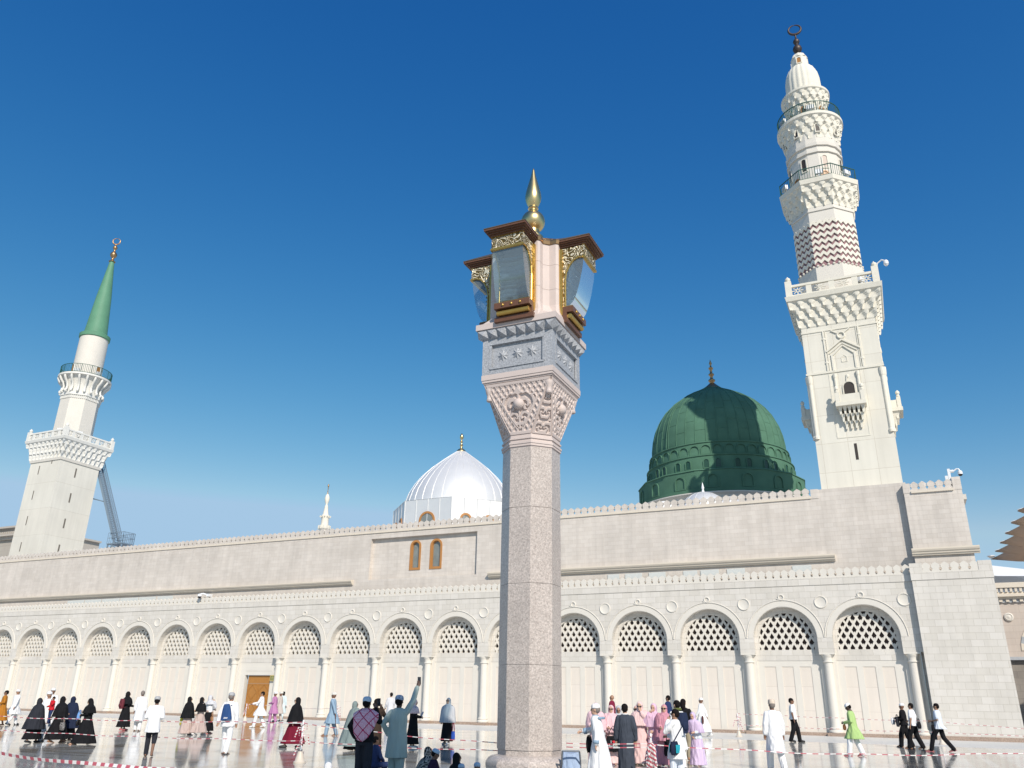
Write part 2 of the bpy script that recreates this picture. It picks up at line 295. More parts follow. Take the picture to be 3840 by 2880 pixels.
# ------------------------------------------------------------------ mesh helpers
class MB:
    def __init__(s): s.v = []; s.f = []; s.mi = []; s.cur = 0
    def add(s, vs, fs):
        o = len(s.v); s.v += [tuple(v) for v in vs]
        for f in fs: s.f.append(tuple(i+o for i in f)); s.mi.append(s.cur)
        return s
    def box(s, x0, x1, y0, y1, z0, z1):
        v = [(x, y, z) for z in (z0, z1) for y in (y0, y1) for x in (x0, x1)]
        return s.add(v, [(0, 2, 3, 1), (4, 5, 7, 6), (0, 1, 5, 4), (2, 6, 7, 3), (0, 4, 6, 2), (1, 3, 7, 5)])
    def frustum(s, a0, a1, z0, z1, c=(0, 0), n=4, rot=PI/4, caps=True):
        """n-gon with vertex radius a0 at z0 and a1 at z1"""
        v = []
        for a, z in ((a0, z0), (a1, z1)):
            for i in range(n):
                t = rot+2*PI*i/n; v.append((c[0]+a*math.cos(t), c[1]+a*math.sin(t), z))
        f = [(i, (i+1) % n, n+(i+1) % n, n+i) for i in range(n)]
        if caps: f += [tuple(range(n-1, -1, -1)), tuple(range(n, 2*n))]
        return s.add(v, f)
    def prism(s, poly, axis, d0, d1):
        """poly: 2-D outline (counter-clockwise seen from -axis side) extruded along axis ('x','y','z') from d0 to d1"""
        n = len(poly)
        def P(p, d):
            return (d, p[0], p[1]) if axis == 'x' else (p[0], d, p[1]) if axis == 'y' else (p[0], p[1], d)
        v = [P(p, d0) for p in poly]+[P(p, d1) for p in poly]
        f = [tuple(range(n)), tuple(range(2*n-1, n-1, -1))]+[(i, n+i, n+(i+1) % n, (i+1) % n) for i in range(n)]
        return s.add(v, f)
    def lathe(s, prof, c=(0, 0), n=32, rot=0.0, close=True, rmod=None):
        """prof: list of (r, z); rmod(angle, r, z) may change the radius"""
        v = []; m = len(prof)
        for r, z in prof:
            for i in range(n):
                t = rot+2*PI*i/n; q = rmod(t, r, z) if rmod else r
                v.append((c[0]+q*math.cos(t), c[1]+q*math.sin(t), z))
        f = [(j*n+i, j*n+(i+1) % n, (j+1)*n+(i+1) % n, (j+1)*n+i) for j in range(m-1) for i in range(n)]
        if close:
            f += [tuple(range(n-1, -1, -1)), tuple((m-1)*n+i for i in range(n))]
        return s.add(v, f)
    def loft(s, rings, cap=True, closed=True):
        n = len(rings[0]); m = len(rings); v = [p for r in rings for p in r]
        k = n if closed else n-1
        f = [(j*n+i, j*n+(i+1) % n, (j+1)*n+(i+1) % n, (j+1)*n+i) for j in range(m-1) for i in range(k)]
        if cap: f += [tuple(range(n-1, -1, -1)), tuple((m-1)*n+i for i in range(n))]
        return s.add(v, f)
    def tube(s, pts, rad, n=10, cap=True, closed=False, flat=1.0, round_ends=False):
        """tube through pts; rad a number or one per point"""
        P = [Vector(p) for p in pts]; k = len(P)
        rr = [rad]*k if isinstance(rad, (int, float)) else list(rad)
        if round_ends and not closed:
            d0 = (P[0]-P[1]).normalized(); d1 = (P[-1]-P[-2]).normalized(); a, b = rr[0], rr[-1]
            P = [P[0]+d0*a*0.95, P[0]+d0*a*0.75]+P+[P[-1]+d1*b*0.75, P[-1]+d1*b*0.95]
            rr = [a*0.3, a*0.68]+rr+[b*0.68, b*0.3]; k = len(P)
        rings = []; ref = None
        for i in range(k):
            t = (P[(i+1) % k]-P[i-1]) if closed else (P[min(i+1, k-1)]-P[max(i-1, 0)])
            t = t.normalized() if t.length > 1e-9 else Vector((0, 0, 1))
            if ref is None:
                ref = Vector((0, 0, 1)) if abs(t.z) < 0.9 else Vector((0, 1, 0))
            u = (ref-t*ref.dot(t)); u = u.normalized() if u.length > 1e-6 else t.orthogonal().normalized()
            w = t.cross(u); ref = u
            rings.append([P[i]+u*(rr[i]*flat*math.cos(2*PI*j/n))+w*(rr[i]*math.sin(2*PI*j/n)) for j in range(n)])
        if closed: rings.append(rings[0])
        return s.loft(rings, cap and not closed)
    def ellipsoid(s, c, r, n=14, m=9, tilt=0.0):
        v = []; f = []
        ct, st = math.cos(tilt), math.sin(tilt)
        for j in range(m+1):
            p = PI*j/m; z = -math.cos(p); q = max(math.sin(p), 0.02)
            for i in range(n):
                t = 2*PI*i/n; x, y, zz = r[0]*q*math.cos(t), r[1]*q*math.sin(t), r[2]*z
                v.append((c[0]+x, c[1]+y*ct-zz*st, c[2]+y*st+zz*ct))
        f = [(j*n+i, j*n+(i+1) % n, (j+1)*n+(i+1) % n, (j+1)*n+i) for j in range(m) for i in range(n)]
        f += [tuple(range(n-1, -1, -1)), tuple(m*n+i for i in range(n))]
        return s.add(v, f)
    def beam(s, a, b, w, h=None):
        """square bar from a to b"""
        a, b = Vector(a), Vector(b); h = h or w; t = (b-a).normalized()
        ref = Vector((0, 0, 1)) if abs(t.z) < 0.95 else Vector((0, 1, 0))
        u = t.cross(ref).normalized()*w/2; v = u.cross(t).normalized()*h/2
        q = [a-u-v, a+u-v, a+u+v, a-u+v, b-u-v, b+u-v, b+u+v, b-u+v]
        return s.add(q, [(3, 2, 1, 0), (4, 5, 6, 7), (0, 1, 5, 4), (1, 2, 6, 5), (2, 3, 7, 6), (3, 0, 4, 7)])
    def xform(s, M, start=0):
        for i in range(start, len(s.v)): s.v[i] = tuple(M @ Vector(s.v[i]))
        return s
    def mesh(s, name, mats, smooth=None):
        me = bpy.data.meshes.new(name); me.from_pydata(s.v, [], s.f)
        for m in (mats if isinstance(mats, (list, tuple)) else [mats]): me.materials.append(m)
        if isinstance(mats, (list, tuple)): me.polygons.foreach_set('material_index', s.mi)
        if smooth is not None:
            me.polygons.foreach_set('use_smooth', [True]*len(me.polygons))
            if smooth < 180: me.set_sharp_from_angle(angle=R_(smooth))
        me.update()
        return me
    def build(s, name, mats, parent=None, loc=None, smooth=None, fix=True):
        me = s.mesh(name, mats, smooth)
        if fix: fix_normals(me)
        return link(name, me, parent, loc)
import bmesh
def fix_normals(me):
    bm = bmesh.new(); bm.from_mesh(me)
    bmesh.ops.recalc_face_normals(bm, faces=bm.faces); bm.to_mesh(me); bm.free()
def link(name, me, parent=None, loc=None, rz=0.0):
    o = bpy.data.objects.new(name, me); COL.objects.link(o)
    if parent is not None: o.parent = parent
    if loc is not None: o.location = loc
    if rz: o.rotation_euler = (0, 0, rz)
    return o
def tag(o, label, cat, group=None, kind=None):
    if label: o['label'] = label
    if cat: o['category'] = cat
    if group: o['group'] = group
    if kind: o['kind'] = kind
    return o
def thing(name, label, cat, loc=(0, 0, 0), rz=0.0, group=None):
    o = bpy.data.objects.new(name, None); COL.objects.link(o)
    o.location = loc; o.rotation_euler = (0, 0, rz); o.empty_display_size = 0.3
    return tag(o, label, cat, group)
def copy_tree(o, parent=None):
    c = o.copy(); COL.objects.link(c)
    if parent is not None: c.parent = parent
    for ch in list(o.children): copy_tree(ch, c)
    return c
def arc(cx, cz, r, a0, a1, n):
    return [(cx+r*math.cos(a0+(a1-a0)*i/n), cz+r*math.sin(a0+(a1-a0)*i/n)) for i in range(n+1)]

# ------------------------------------------------------------------ ground
g = MB(); g.add([(-900, -900, 0), (900, -900, 0), (900, 900, 0), (-900, 900, 0)], [(0, 1, 2, 3)])
go = g.build('plaza', M_FLOOR); tag(go, 'wide polished pale marble plaza that mirrors the people standing on it', 'plaza', kind='structure')

# ================================================================== MOSQUE HALL
S = 4.4; YF = -0.38; YB = 0.10
RO, RI, ZC, ZP = 2.2, 1.78, 5.2, 4.39
ZSTR, ZCR = 8.16, 8.58
hall = thing('mosque_hall', 'long cream stone prayer hall with a row of round latticed arches and a pierced parapet', 'mosque building')

K0, K1 = -2, 17          # columns K0 .. K1
w = MB()
def front(xa, xb, za, zb, y): w.add([(xa, y, za), (xb, y, za), (xb, y, zb), (xa, y, zb)], [(0, 1, 2, 3)])
NA = 20
for k in range(K0, K1):
    cx = (k+.5)*S
    A = arc(cx, ZC, RI, PI, 0, NA)
    front(cx-RO, cx-RI, ZP, ZSTR, YF); front(cx+RI, cx+RO, ZP, ZSTR, YF)
    for (xa, za), (xb, zb) in zip(A, A[1:]):
        w.add([(xa, YF, za), (xb, YF, zb), (xb, YF, ZSTR), (xa, YF, ZSTR)], [(0, 1, 2, 3)])
        w.add([(xa, YF, za), (xb, YF, zb), (xb, YB, zb), (xa, YB, za)], [(0, 1, 2, 3)])
    for sx in (-1, 1):
        x = cx+sx*RI
        w.add([(x, YF, ZP), (x, YF, ZC), (x, YB, ZC), (x, YB, ZP)], [(0, 1, 2, 3)])
    # inner wall round the lunette
    B = arc(cx, 5.12, 1.55, PI, 0, NA)
    C2 = arc(cx, ZC, RI, PI, 0, NA)
    for i in range(NA):
        w.add([(B[i][0], YB, B[i][1]), (B[i+1][0], YB, B[i+1][1]), (C2[i+1][0], YB, C2[i+1][1]), (C2[i][0], YB, C2[i][1])], [(0, 1, 2, 3)])
        w.add([(B[i][0], YB, B[i][1]), (B[i+1][0], YB, B[i+1][1]), (B[i+1][0], 0.42, B[i+1][1]), (B[i][0], 0.42, B[i][1])], [(0, 1, 2, 3)])
    for sx in (-1, 1):
        a, b = sorted((cx+sx*1.55, cx+sx*RI))
        w.add([(a, YB, 4.58), (b, YB, 4.58), (b, YB, ZC if sx > 0 else ZC), (a, YB, 5.12 if sx > 0 else ZC)] if sx > 0 else
              [(a, YB, 4.58), (b, YB, 4.58), (b, YB, 5.12), (a, YB, ZC)], [(0, 1, 2, 3)])
        x = cx+sx*1.55
        w.add([(x, YB, 4.58), (x, YB, 5.12), (x, 0.42, 5.12), (x, 0.42, 4.58)], [(0, 1, 2, 3)])
    w.add([(cx-1.55, YB, 4.58), (cx+1.55, YB, 4.58), (cx+1.55, .42, 4.58), (cx-1.55, .42, 4.58)], [(0, 1, 2, 3)])
    front(cx-RI, cx+RI, 4.42, 4.58, YB)
    front(cx-RI, cx+RI, 3.98, 4.42, YB-0.022)
    w.add([(cx-RI, YB-.022, 3.98), (cx+RI, YB-.022, 3.98), (cx+RI, YB, 3.98), (cx-RI, YB, 3.98)], [(0, 1, 2, 3)])
    w.add([(cx-RI, YB-.022, 4.42), (cx+RI, YB-.022, 4.42), (cx+RI, YB, 4.42), (cx-RI, YB, 4.42)], [(0, 1, 2, 3)])
    # soffit of the pier
    w.add([(cx-RO, YF, ZP), (cx-RI, YF, ZP), (cx-RI, YB, ZP), (cx-RO, YB, ZP)], [(0, 1, 2, 3)])
    w.add([(cx+RI, YF, ZP), (cx+RO, YF, ZP), (cx+RO, YB, ZP), (cx+RI, YB, ZP)], [(0, 1, 2, 3)])
# right end strip up to the corner block
front(K1*S, 75.6, ZP, ZSTR, YF); front(K1*S+.44, 75.6, 0, ZP, YB)
w.add([(K1*S, YF, ZP), (75.6, YF, ZP), (75.6, YB, ZP), (K1*S, YB, ZP)], [(0, 1, 2, 3)])
# slightly proud course above the string line
X0 = K0*S
w.box(X0, 75.38, YF-0.03, YF+.3, ZSTR+.002, ZCR)
w.build('wall', M_WALL, hall)

# lower bay walls: frame of stiles with three sunk panels
lb = MB(); pan = [(0.81, 1.46), (1.80, 2.44), (2.79, 3.43)]
cols = [0.42, .81, 1.46, 1.80, 2.44, 2.79, 3.43, 3.98]
D0, D1 = 27.42, 29.93          # the wooden door
for k in range(K0, K1):
    x0 = k*S; door = (k == 6)
    for i in range(7):
        xa, xb = x0+cols[i], x0+cols[i+1]
        if door: continue
        segs = [(0, .22), (3.65, 3.98)] if i in (1, 3, 5) else [(0, 3.98)]
        for za, zb in segs: lb.add([(xa, YB, za), (xb, YB, za), (xb, YB, zb), (xa, YB, zb)], [(0, 1, 2, 3)])
        if i in (1, 3, 5):
            y2 = YB+.03
            lb.add([(xa, YB, .22), (xa, YB, 3.65), (xa, y2, 3.65), (xa, y2, .22)], [(0, 1, 2, 3)])
            lb.add([(xb, YB, .22), (xb, YB, 3.65), (xb, y2, 3.65), (xb, y2, .22)], [(0, 1, 2, 3)])
            lb.add([(xa, YB, 3.65), (xb, YB, 3.65), (xb, y2, 3.65), (xa, y2, 3.65)], [(0, 1, 2, 3)])
            lb.add([(xa, YB, .22), (xb, YB, .22), (xb, y2, .22), (xa, y2, .22)], [(0, 1, 2, 3)])
    if door:
        for xa, xb, za, zb in ((x0+.42, D0, 0, 3.98), (D1, x0+3.98, 0, 3.98), (D0, D1, 3.07, 3.98)):
            lb.add([(xa, YB, za), (xb, YB, za), (xb, YB, zb), (xa, YB, zb)], [(0, 1, 2, 3)])
        for x in (D0, D1): lb.add([(x, YB, 0), (x, YB, 3.07), (x, .45, 3.07), (x, .45, 0)], [(0, 1, 2, 3)])
        lb.add([(D0, YB, 3.07), (D1, YB, 3.07), (D1, .45, 3.07), (D0, .45, 3.07)], [(0, 1, 2, 3)])
        lb.box(D0+.02, D1+.1, YB-.02, YB-.001, 3.37, 3.69)
    # strip behind the column
for k in range(K0, K1+1):
    lb.box(k*S-.43, k*S+.43, -.03, YB+.02, 0, ZP-.002)
lb.build('bay_wall', M_CREAM, hall)
pm = MB(); pm.add([(0, 0, .22), (.65, 0, .22), (.65, 0, 3.65), (0, 0, 3.65)], [(0, 1, 2, 3)])
me_panel = pm.mesh('wall_panel', blocks('panel_slabs', (0.71, 0.645, 0.57), (0.69, 0.625, 0.545), (0.55, 0.48, 0.41), 30, 1.28, msize=.008, stain=.05))
for k in range(K0, K1):
    if k == 6: continue
    for xa, xb in pan:
        o = link('wall_panel', me_panel, hall, (k*S+xa, YB+.03, 0)); o.scale = ((xb-xa)/.65, 1, 1)
# plinth
pl = MB()
pl.box(X0, D0-.25, -.06, YB+.1, 0, .17); pl.box(D1+.1, 75.39, -.06, YB+.1, 0, .17)
for k in range(K0, K1+1): pl.box(k*S-.46, k*S+.46, -.50, -.061, 0, .172)
pl.box(75.36, 79.42, -.83, -.5, 0, .2)
pl.build('plinth', M_PLINTH, hall)

# archivolts with a looped knot on the crown
am = MB()
A1 = arc(0, ZC, 2.17, PI-.02, .02, 40)
am.tube([(x, YF-.012, z) for x, z in A1], 0.032, n=6)
for i in range(40):       # flat face ring, slightly proud
    pass
A2 = arc(0, ZC, 1.80, PI, 0, 40); A3 = arc(0, ZC, 2.09, PI, 0, 40)
for i in range(40):
    (a, b), (c, d), (e, f_), (g_, h_) = A2[i], A2[i+1], A3[i+1], A3[i]
    am.add([(a, YF-.014, b), (c, YF-.014, d), (e, YF-.014, f_), (g_, YF-.014, h_)], [(0, 1, 2, 3)])
    am.add([(g_, YF-.014, h_), (e, YF-.014, f_), (e, YF, f_), (g_, YF, h_)], [(0, 1, 2, 3)])
am.tube([(0.15*math.cos(t), YF-.02, 7.53+.15*math.sin(t)) for t in np.linspace(0, 2*PI, 17)[:-1]], .045, n=6, closed=True)
am.tube([(-.26, YF-.02, 7.47), (-.16, YF-.03, 7.42), (.0, YF-.03, 7.39)], .03, n=6)
me_arch = am.mesh('arch_moulding', M_CREAM, 40); fix_normals(me_arch)
for k in range(K0, K1): link('arch_moulding', me_arch, hall, ((k+.5)*S, 0, 0))

# columns
YC = -.13
sh = MB(); sh.lathe([(.262, .46), (.25, .60), (.248, 1.5), (.236, 3.88)], n=24); me_sh = sh.mesh('column', M_CREAM, 50)
cp = MB(); cp.lathe([(.236, 3.86), (.285, 3.87), (.295, 3.90), (.285, 3.935), (.245, 3.95), (.245, 4.08), (.27, 4.16), (.33, 4.24), (.335, 4.285), (.30, 4.29)], n=24)
cp.box(-.41, .41, -.30, .22, 4.292, 4.386); me_cp = cp.mesh('capital', M_CREAM, 35)
bs = MB(); bs.lathe([(.375, .175), (.385, .20), (.385, .25), (.35, .29), (.30, .32), (.305, .36), (.335, .385), (.33, .43), (.265, .465), (.25, .47)], n=24); me_bs = bs.mesh('base', M_CREAM, 35)
for me in (me_sh, me_cp, me_bs): fix_normals(me)
for k in range(K0, K1+1):
    c = link('column', me_sh, hall, (k*S, YC, 0))
    link('capital', me_cp, c); link('base', me_bs, c)

# lunette screens
def clip_line(a, b):
    """clip the segment a-b to the lunette (circle r 1.55 about (0, 5.12) over z>4.58 plus the stilted sides)"""
    pts = []
    N = 160
    for i in range(N+1):
        t = i/N; x = a[0]+(b[0]-a[0])*t; z = a[1]+(b[1]-a[1])*t
        if 4.56 <= z and ((z >= 5.12 and x*x+(z-5.12)**2 < 1.58**2) or (z < 5.12 and abs(x) < 1.58)): pts.append((x, z))
    return (pts[0], pts[-1]) if len(pts) > 3 else None
ls = MB(); PX, PZ = .402, .66
sl = PZ/PX
for fam in (1, -1):
    for j in range(-12, 13):
        xb = j*PX+.2; a = (xb-fam*.66/sl, 4.66-.66); b = (xb+fam*2.4/sl, 4.66+2.4)
        c = clip_line(a, b)
        if not c: continue
        (xa, za), (xc, zc) = c
        y0 = .17 if fam == 1 else .174
        d = Vector((xc-xa, 0, zc-za)).normalized(); nrm = Vector((d.z, 0, -d.x))*.056
        y1 = .33 if fam == 1 else .326
        P = [Vector((xa, y0, za))-nrm, Vector((xa, y0, za))+nrm, Vector((xc, y0, zc))+nrm, Vector((xc, y0, zc))-nrm]
        Q = [p+Vector((0, y1-y0, 0)) for p in P]
        bev = [p+Vector((0, .0, 0)) for p in P]
        ls.add(P+Q, [(0, 1, 2, 3), (4, 7, 6, 5), (0, 4, 5, 1), (1, 5, 6, 2), (2, 6, 7, 3), (3, 7, 4, 0)])
for row in range(0, 8):          # small pointed wedge added in the foot of every opening for its pale notch
    for j in range(-5, 6):
        xc = j*PX+(.2 if row % 2 == 0 else 0); zc = 4.66+row*.33
        if zc+.25 > 4.6 and math.hypot(xc, max(0, zc+.2-5.12)) < 1.46: ls.prism([(xc-.085, max(4.585, zc+.09)), (xc, max(4.584, zc+.0)), (xc+.085, max(4.585, zc+.09)), (xc, zc+.25)], 'y', .20, .29)
me_lat = ls.mesh('lattice_screen', M_CREAM); fix_normals(me_lat)
bk = MB(); o_ = arc(0, 5.12, 1.60, 0, PI, 24)
poly = [(-1.6, 4.5), (1.6, 4.5)]+o_
bk.prism(poly, 'y', .415, .43); me_bk = bk.mesh('window_backing', M_SCREENBACK); fix_normals(me_bk)
for k in range(K0, K1):
    link('lattice_screen', me_lat, hall, ((k+.5)*S, 0, 0)); link('window_backing', me_bk, hall, ((k+.5)*S, 0, 0))
# rosettes
rs = MB()
prof = [(0, -.005), (.27, -.006), (.285, -.012), (.30, -.045), (.335, -.05), (.355, -.03), (.355, .02)]
rs.lathe([(max(r, .004), z) for r, z in prof], n=32, close=False); rs.xform(Matrix.Rotation(R_(90), 4, 'X'))
for i, v in enumerate(rs.v): rs.v[i] = (v[0], -abs(v[1]) if v[1] < 0 else v[1], v[2])
rs2 = MB(); rs2.lathe([(.004, .01), (.27, .012), (.29, .02), (.305, .05), (.34, .055), (.36, .035), (.36, -.01)], n=32, close=False)
rs2.xform(Matrix.Rotation(R_(90), 4, 'X'))       # local +z -> -y (towards the plaza)
me_ros = rs2.mesh('rosette', M_CREAM, 40); fix_normals(me_ros)
for k in range(K0+1, K1+1): link('rosette', me_ros, hall, (k*S if k < K1 else 74.83, YF, 7.20))

# merlons: pierced cresting made of one run of stones
def merlon_run(name, x0, x1, zb, y0, y1, pitch, h, mat, parent):
    m = MB(); n = int(round((x1-x0)/pitch)); p = (x1-x0)/n
    half = [(0, .498), (.14, .498), (.20, .40), (.30, .345), (.40, .36), (.47, .44), (.50, .487), (.535, .487), (.56, .44), (.62, .43), (.68, .487), (.74, .44), (.83, .30), (.92, .17), (1.0, .0)]
    for i in range(n):
        c = x0+(i+.5)*p
        pts = [(c+hw*p, zb+t*h) for t, hw in half]+[(c-hw*p, zb+t*h) for t, hw in half[-2::-1]]
        m.prism(pts, 'y', y0, y1)
    return m.build(name, mat, parent)
merlon_run('parapet', X0, 75.38, ZCR-.01, YF+.02, YF+.16, .44, .57, M_CREAM, hall)

# upper wall with a broad sunk field round the two windows
up = MB(); YU = .10; ZU = 13.42; RX0, RX1, RZ0, RZ1 = 38.25, 47.45, 9.9, 13.0
up.box(-40, RX0, YU, 1.0, 8.3, ZU); up.box(RX1, 71.0, YU, 1.0, 8.3, ZU)
up.box(RX0, RX1, YU, 1.0, RZ1, ZU); up.box(RX0, RX1, YU, 1.0, 8.3, RZ0)
up.box(71.0, 75.9, YU, 1.06, 8.3, 13.96)
up.box(70.55, 71.0, YU-.03, .75, 13.421, 14.0)
# back of the sunk field, with openings for the windows
WIN = [(41.68, 42.56), (43.42, 44.38)]
ub = MB()
yb = YU+.30
xs = [RX0, WIN[0][0], WIN[0][1], WIN[1][0], WIN[1][1], RX1]
for i in range(5):
    if i in (1, 3):
        ub.box(xs[i], xs[i+1], yb, .95, RZ0+.001, 10.53); ub.box(xs[i], xs[i+1], yb, .95, 12.70, RZ1-.001)
    else: ub.box(xs[i], xs[i+1], yb, .95, RZ0+.001, RZ1-.001)
up.build('upper_wall', M_UPPER, hall); ub.build('upper_wall', M_UPPER, hall)
tr = MB()
def cornice(xa, xb, zb, zt, y, proj):
    h = zt-zb
    prof = [(y, zb), (y-proj*.35, zb), (y-proj*.45, zb+h*.22), (y-proj*.62, zb+h*.26), (y-proj*.70, zb+h*.52), (y-proj*.86, zb+h*.56), (y-proj, zb+h*.80), (y-proj, zt), (y, zt+.03)]
    tr.prism(prof, 'x', xa, xb)
cornice(-40, 36.9, 9.58, 9.92, YU, .36); cornice(48.5, 71.5, 9.58, 9.96, YU, .36)
tr.box(-40, 70.55, YU-.07, YU+.5, ZU+.003, ZU+.14)
cornice(75.62, 79.02, 9.56, 9.96, -.33, .30)
tr.box(76.1, 78.3, -.40, 0, 13.18, 13.30)
tr.build('cornice', M_MOULD, hall)
merlon_run('parapet', -40, 70.5, ZU+.13, YU+.0, YU+.14, .485, .56, M_UPPER, hall)
# window frames
def arched(x0, x1, z0, z1, n=12):
    r = (x1-x0)/2; cx = (x0+x1)/2
    return [(x0, z0), (x1, z0)]+arc(cx, z1-r, r, 0, PI, n)
def frame_ring(mb, x0, x1, z0, z1, t, y0, y1):
    o = arched(x0, x1, z0, z1); i = arched(x0+t, x1-t, z0+t, z1-t); n = len(o)
    v = [(x, y0, z) for x, z in o]+[(x, y0, z) for x, z in i]+[(x, y1, z) for x, z in o]+[(x, y1, z) for x, z in i]
    f = []
    for a in range(n):
        b = (a+1) % n
        f += [(a, b, n+b, n+a), (2*n+a, 3*n+a, 3*n+b, 2*n+b), (a, 2*n+a, 2*n+b, b), (n+a, n+b, 3*n+b, 3*n+a)]
    mb.add(v, f)
for xa, xb in WIN:
    sp = MB(); o = arched(xa, xb, 10.53, 12.70)     # stone spandrels beside the round head
    n = len(o)
    cx = (xa+xb)/2; r = (xb-xa)/2; zc = 12.70-r
    for sx in (-1, 1):
        pts = [(cx+sx*r, 12.70), (cx+sx*r, zc)]+[(cx+sx*r*math.cos(t), zc+r*math.sin(t)) for t in np.linspace(0, PI/2, 8)[1:]]
        sp.prism(pts, 'y', yb+.002, .9)
    sp.build('upper_wall', M_UPPER, hall)
    fr = MB(); frame_ring(fr, xa-.03, xb+.03, 10.50, 12.73, .15, yb-.05, yb+.20)
    frame_ring(fr, xa+.09, xb-.09, 10.62, 12.61, .06, yb+.02, yb+.22)
    wf = fr.build('window', M_WFRAME, hall)
    pn = MB(); pn.prism(arched(xa+.12, xb-.12, 10.65, 12.58), 'y', yb+.15, yb+.17); pn.build('pane', M_PANE, wf)
# pale glazed guard panels behind the lower cresting
gp = MB(); gp.box(0, 1, 0, .02, 9.0, 9.42); me_gp = gp.mesh('guard_panel', plain('frosted_guard_panel', (0.60, 0.62, 0.60), .35, noise=.04))
for xa, xb in ((57.3, 58.1), (58.5, 59.65), (60.1, 61.2), (62.35, 63.25), (63.45, 64.6), (65.1, 66.2), (69.0, 70.1), (5.3, 7.5), (7.6, 9.7), (9.8, 12.0), (12.1, 14.3), (14.4, 16.4), (16.6, 18.4)):
    o = link('guard_panel', me_gp, hall, (xa, YU-.05, 0)); o.scale = (xb-xa, 1, 1)

# corner block at the right end
cb = MB()
cb.box(75.38, 79.38, -.78, 7.0, .201, ZSTR); cb.box(75.35, 79.41, -.81, 7.0, ZSTR+.002, ZCR)
for xa, xb in ((75.35, 76.0), (78.75, 79.41)): cb.box(xa, xb, -.79, -.55, ZCR+.002, 9.10)
cb.build('corner_block', M_WALL, hall)
cu = MB()
cu.box(75.72, 78.72, -.30, 7.0, ZCR+.003, 13.20); cu.box(75.70, 76.1, -.32, .1, 13.20, 13.78); cu.box(78.3, 78.74, -.32, .3, 13.20, 13.95)
cu.build('corner_block', M_UPPER, hall)
merlon_run('parapet', 75.95, 78.8, ZCR-.01, -.77, -.63, .48, .56, M_CREAM, hall)
merlon_run('parapet', 76.1, 78.3, 13.31, -.30, -.16, .44, .56, M_UPPER, hall)
# roof
rf = MB(); rf.box(-40, 79, 1.001, 60, 12.9, 13.2); rf.build('roof', M_ROOF, hall)
# side wall closing the hall so nothing reads hollow
sd = MB(); sd.box(78.72, 79.0, 7.0, 60, 0, 13.19); sd.build('side_wall', M_UPPER, hall)

# carved double door
dr = MB(); xm = (D0+D1)/2
dr.box(D0+.22, xm-.008, .26, .34, 0.02, 2.45); dr.box(xm+.008, D1-.01, .26, .34, 0.02, 2.45)
dr.box(D0+.22, D1-.01, .262, .34, 2.46, 3.05)
for a, b in ((D0+.22, xm-.02), (xm+.02, D1-.01)):
    for z0, z1 in ((.15, 1.2), (1.3, 2.38)):
        c = (a+b)/2; zc = (z0+z1)/2
        for sx in (-1, 1):
            dr.beam((c+sx*(b-a)*.46, .252, zc), (c, .252, z1), .05, .03); dr.beam((c+sx*(b-a)*.46, .252, zc), (c, .252, z0), .05, .03)
    dr.box(a, a+.07, .235, .259, .02, 2.45); dr.box(b-.07, b, .235, .259, .02, 2.45)
    dr.box(a+.071, b-.071, .24, .259, 2.36, 2.45); dr.box(a+.071, b-.071, .24, .259, .02, .14); dr.box(a+.071, b-.071, .24, .259, 1.2, 1.3)
door = dr.build('door', M_DOOR, hall)
dh = MB()
for x in (xm-.09, xm+.09): dh.tube([(x, .235, 1.02), (x, .19, 1.05), (x, .19, 1.25), (x, .235, 1.28)], .014, n=6)
dh.build('handle', M_GOLD, door)
# small notice beside the door
ns = thing('door_sign', 'small yellow green notice with dark lettering at the top right of the wooden door', 'sign', (30.02, -.05, 2.64))
b = MB(); b.box(0, .56, 0, .03, 0, .42); b.build('board', plain('sign_frame', (0.50, 0.40, 0.16), .5), ns)
b = MB(); b.box(.05, .51, -.006, -.002, .05, .37); b.build('face', plain('sign_olive', (0.16, 0.17, 0.06), .5), ns)
b = MB()
for (x, z, l) in ((.10, .27, .34), (.14, .20, .26), (.10, .12, .30)):
    for j in range(5): b.box(x+j*l/5, x+j*l/5+l/7, -.012, -.008, z, z+.018+.02*((j*7) % 3)/2)
b.build('lettering', plain('sign_yellow', (0.62, 0.55, 0.24), .5), ns)

# ------------------------------------------------------------------ security cameras
def dome_camera(mb_w, mb_b, p, r):
    mb_w.lathe([(r*.55, p[2]+r*1.7), (r*.9, p[2]+r*1.3), (r, p[2]+r*.6), (r*.98, p[2])], c=p[:2], n=14)
    mb_b.lathe([(r*.9, p[2]), (r*.75, p[2]-r*.5), (r*.3, p[2]-r*.8)], c=p[:2], n=14)
t = thing('security_camera', 'white dome camera on a bent arm on the parapet at the top right corner', 'camera', (78.25, -.05, 13.35), group=None)
a, b = MB(), MB()
a.box(-.07, .07, -.07, .07, 0, 1.15); a.box(-.24, -.08, -.06, .06, .28, .75)
a.tube([(.07, 0, 1.0), (.25, 0, 1.0)], .09, n=8); a.tube([(.25, 0, 1.0), (.42, 0, 1.12), (.52, 0, 1.1), (.57, 0, .98)], .04, n=8)
dome_camera(a, b, (.57, 0, .78), .13)
a.build('bracket', M_WHITEP, t, smooth=40); b.build('lens_dome', M_BLACKP, t, smooth=60)
t = thing('security_camera', 'white security camera jutting out from the lower cresting, left above the wooden door', 'camera', (22.75, -.42, 9.25))
a, b = MB(), MB()
a.box(-.12, .12, 0, .45, -.10, .12); a.tube([(-.1, -.02, .05), (-.35, -.12, .12), (-.55, -.2, .1)], .07, n=8); a.lathe([(.05, .12), (.15, .08), (.17, 0), (.17, -.1)], c=(-.62, -.22), n=14)
b.lathe([(.15, -.1), (.13, -.2), (.05, -.25)], c=(-.62, -.22), n=14)
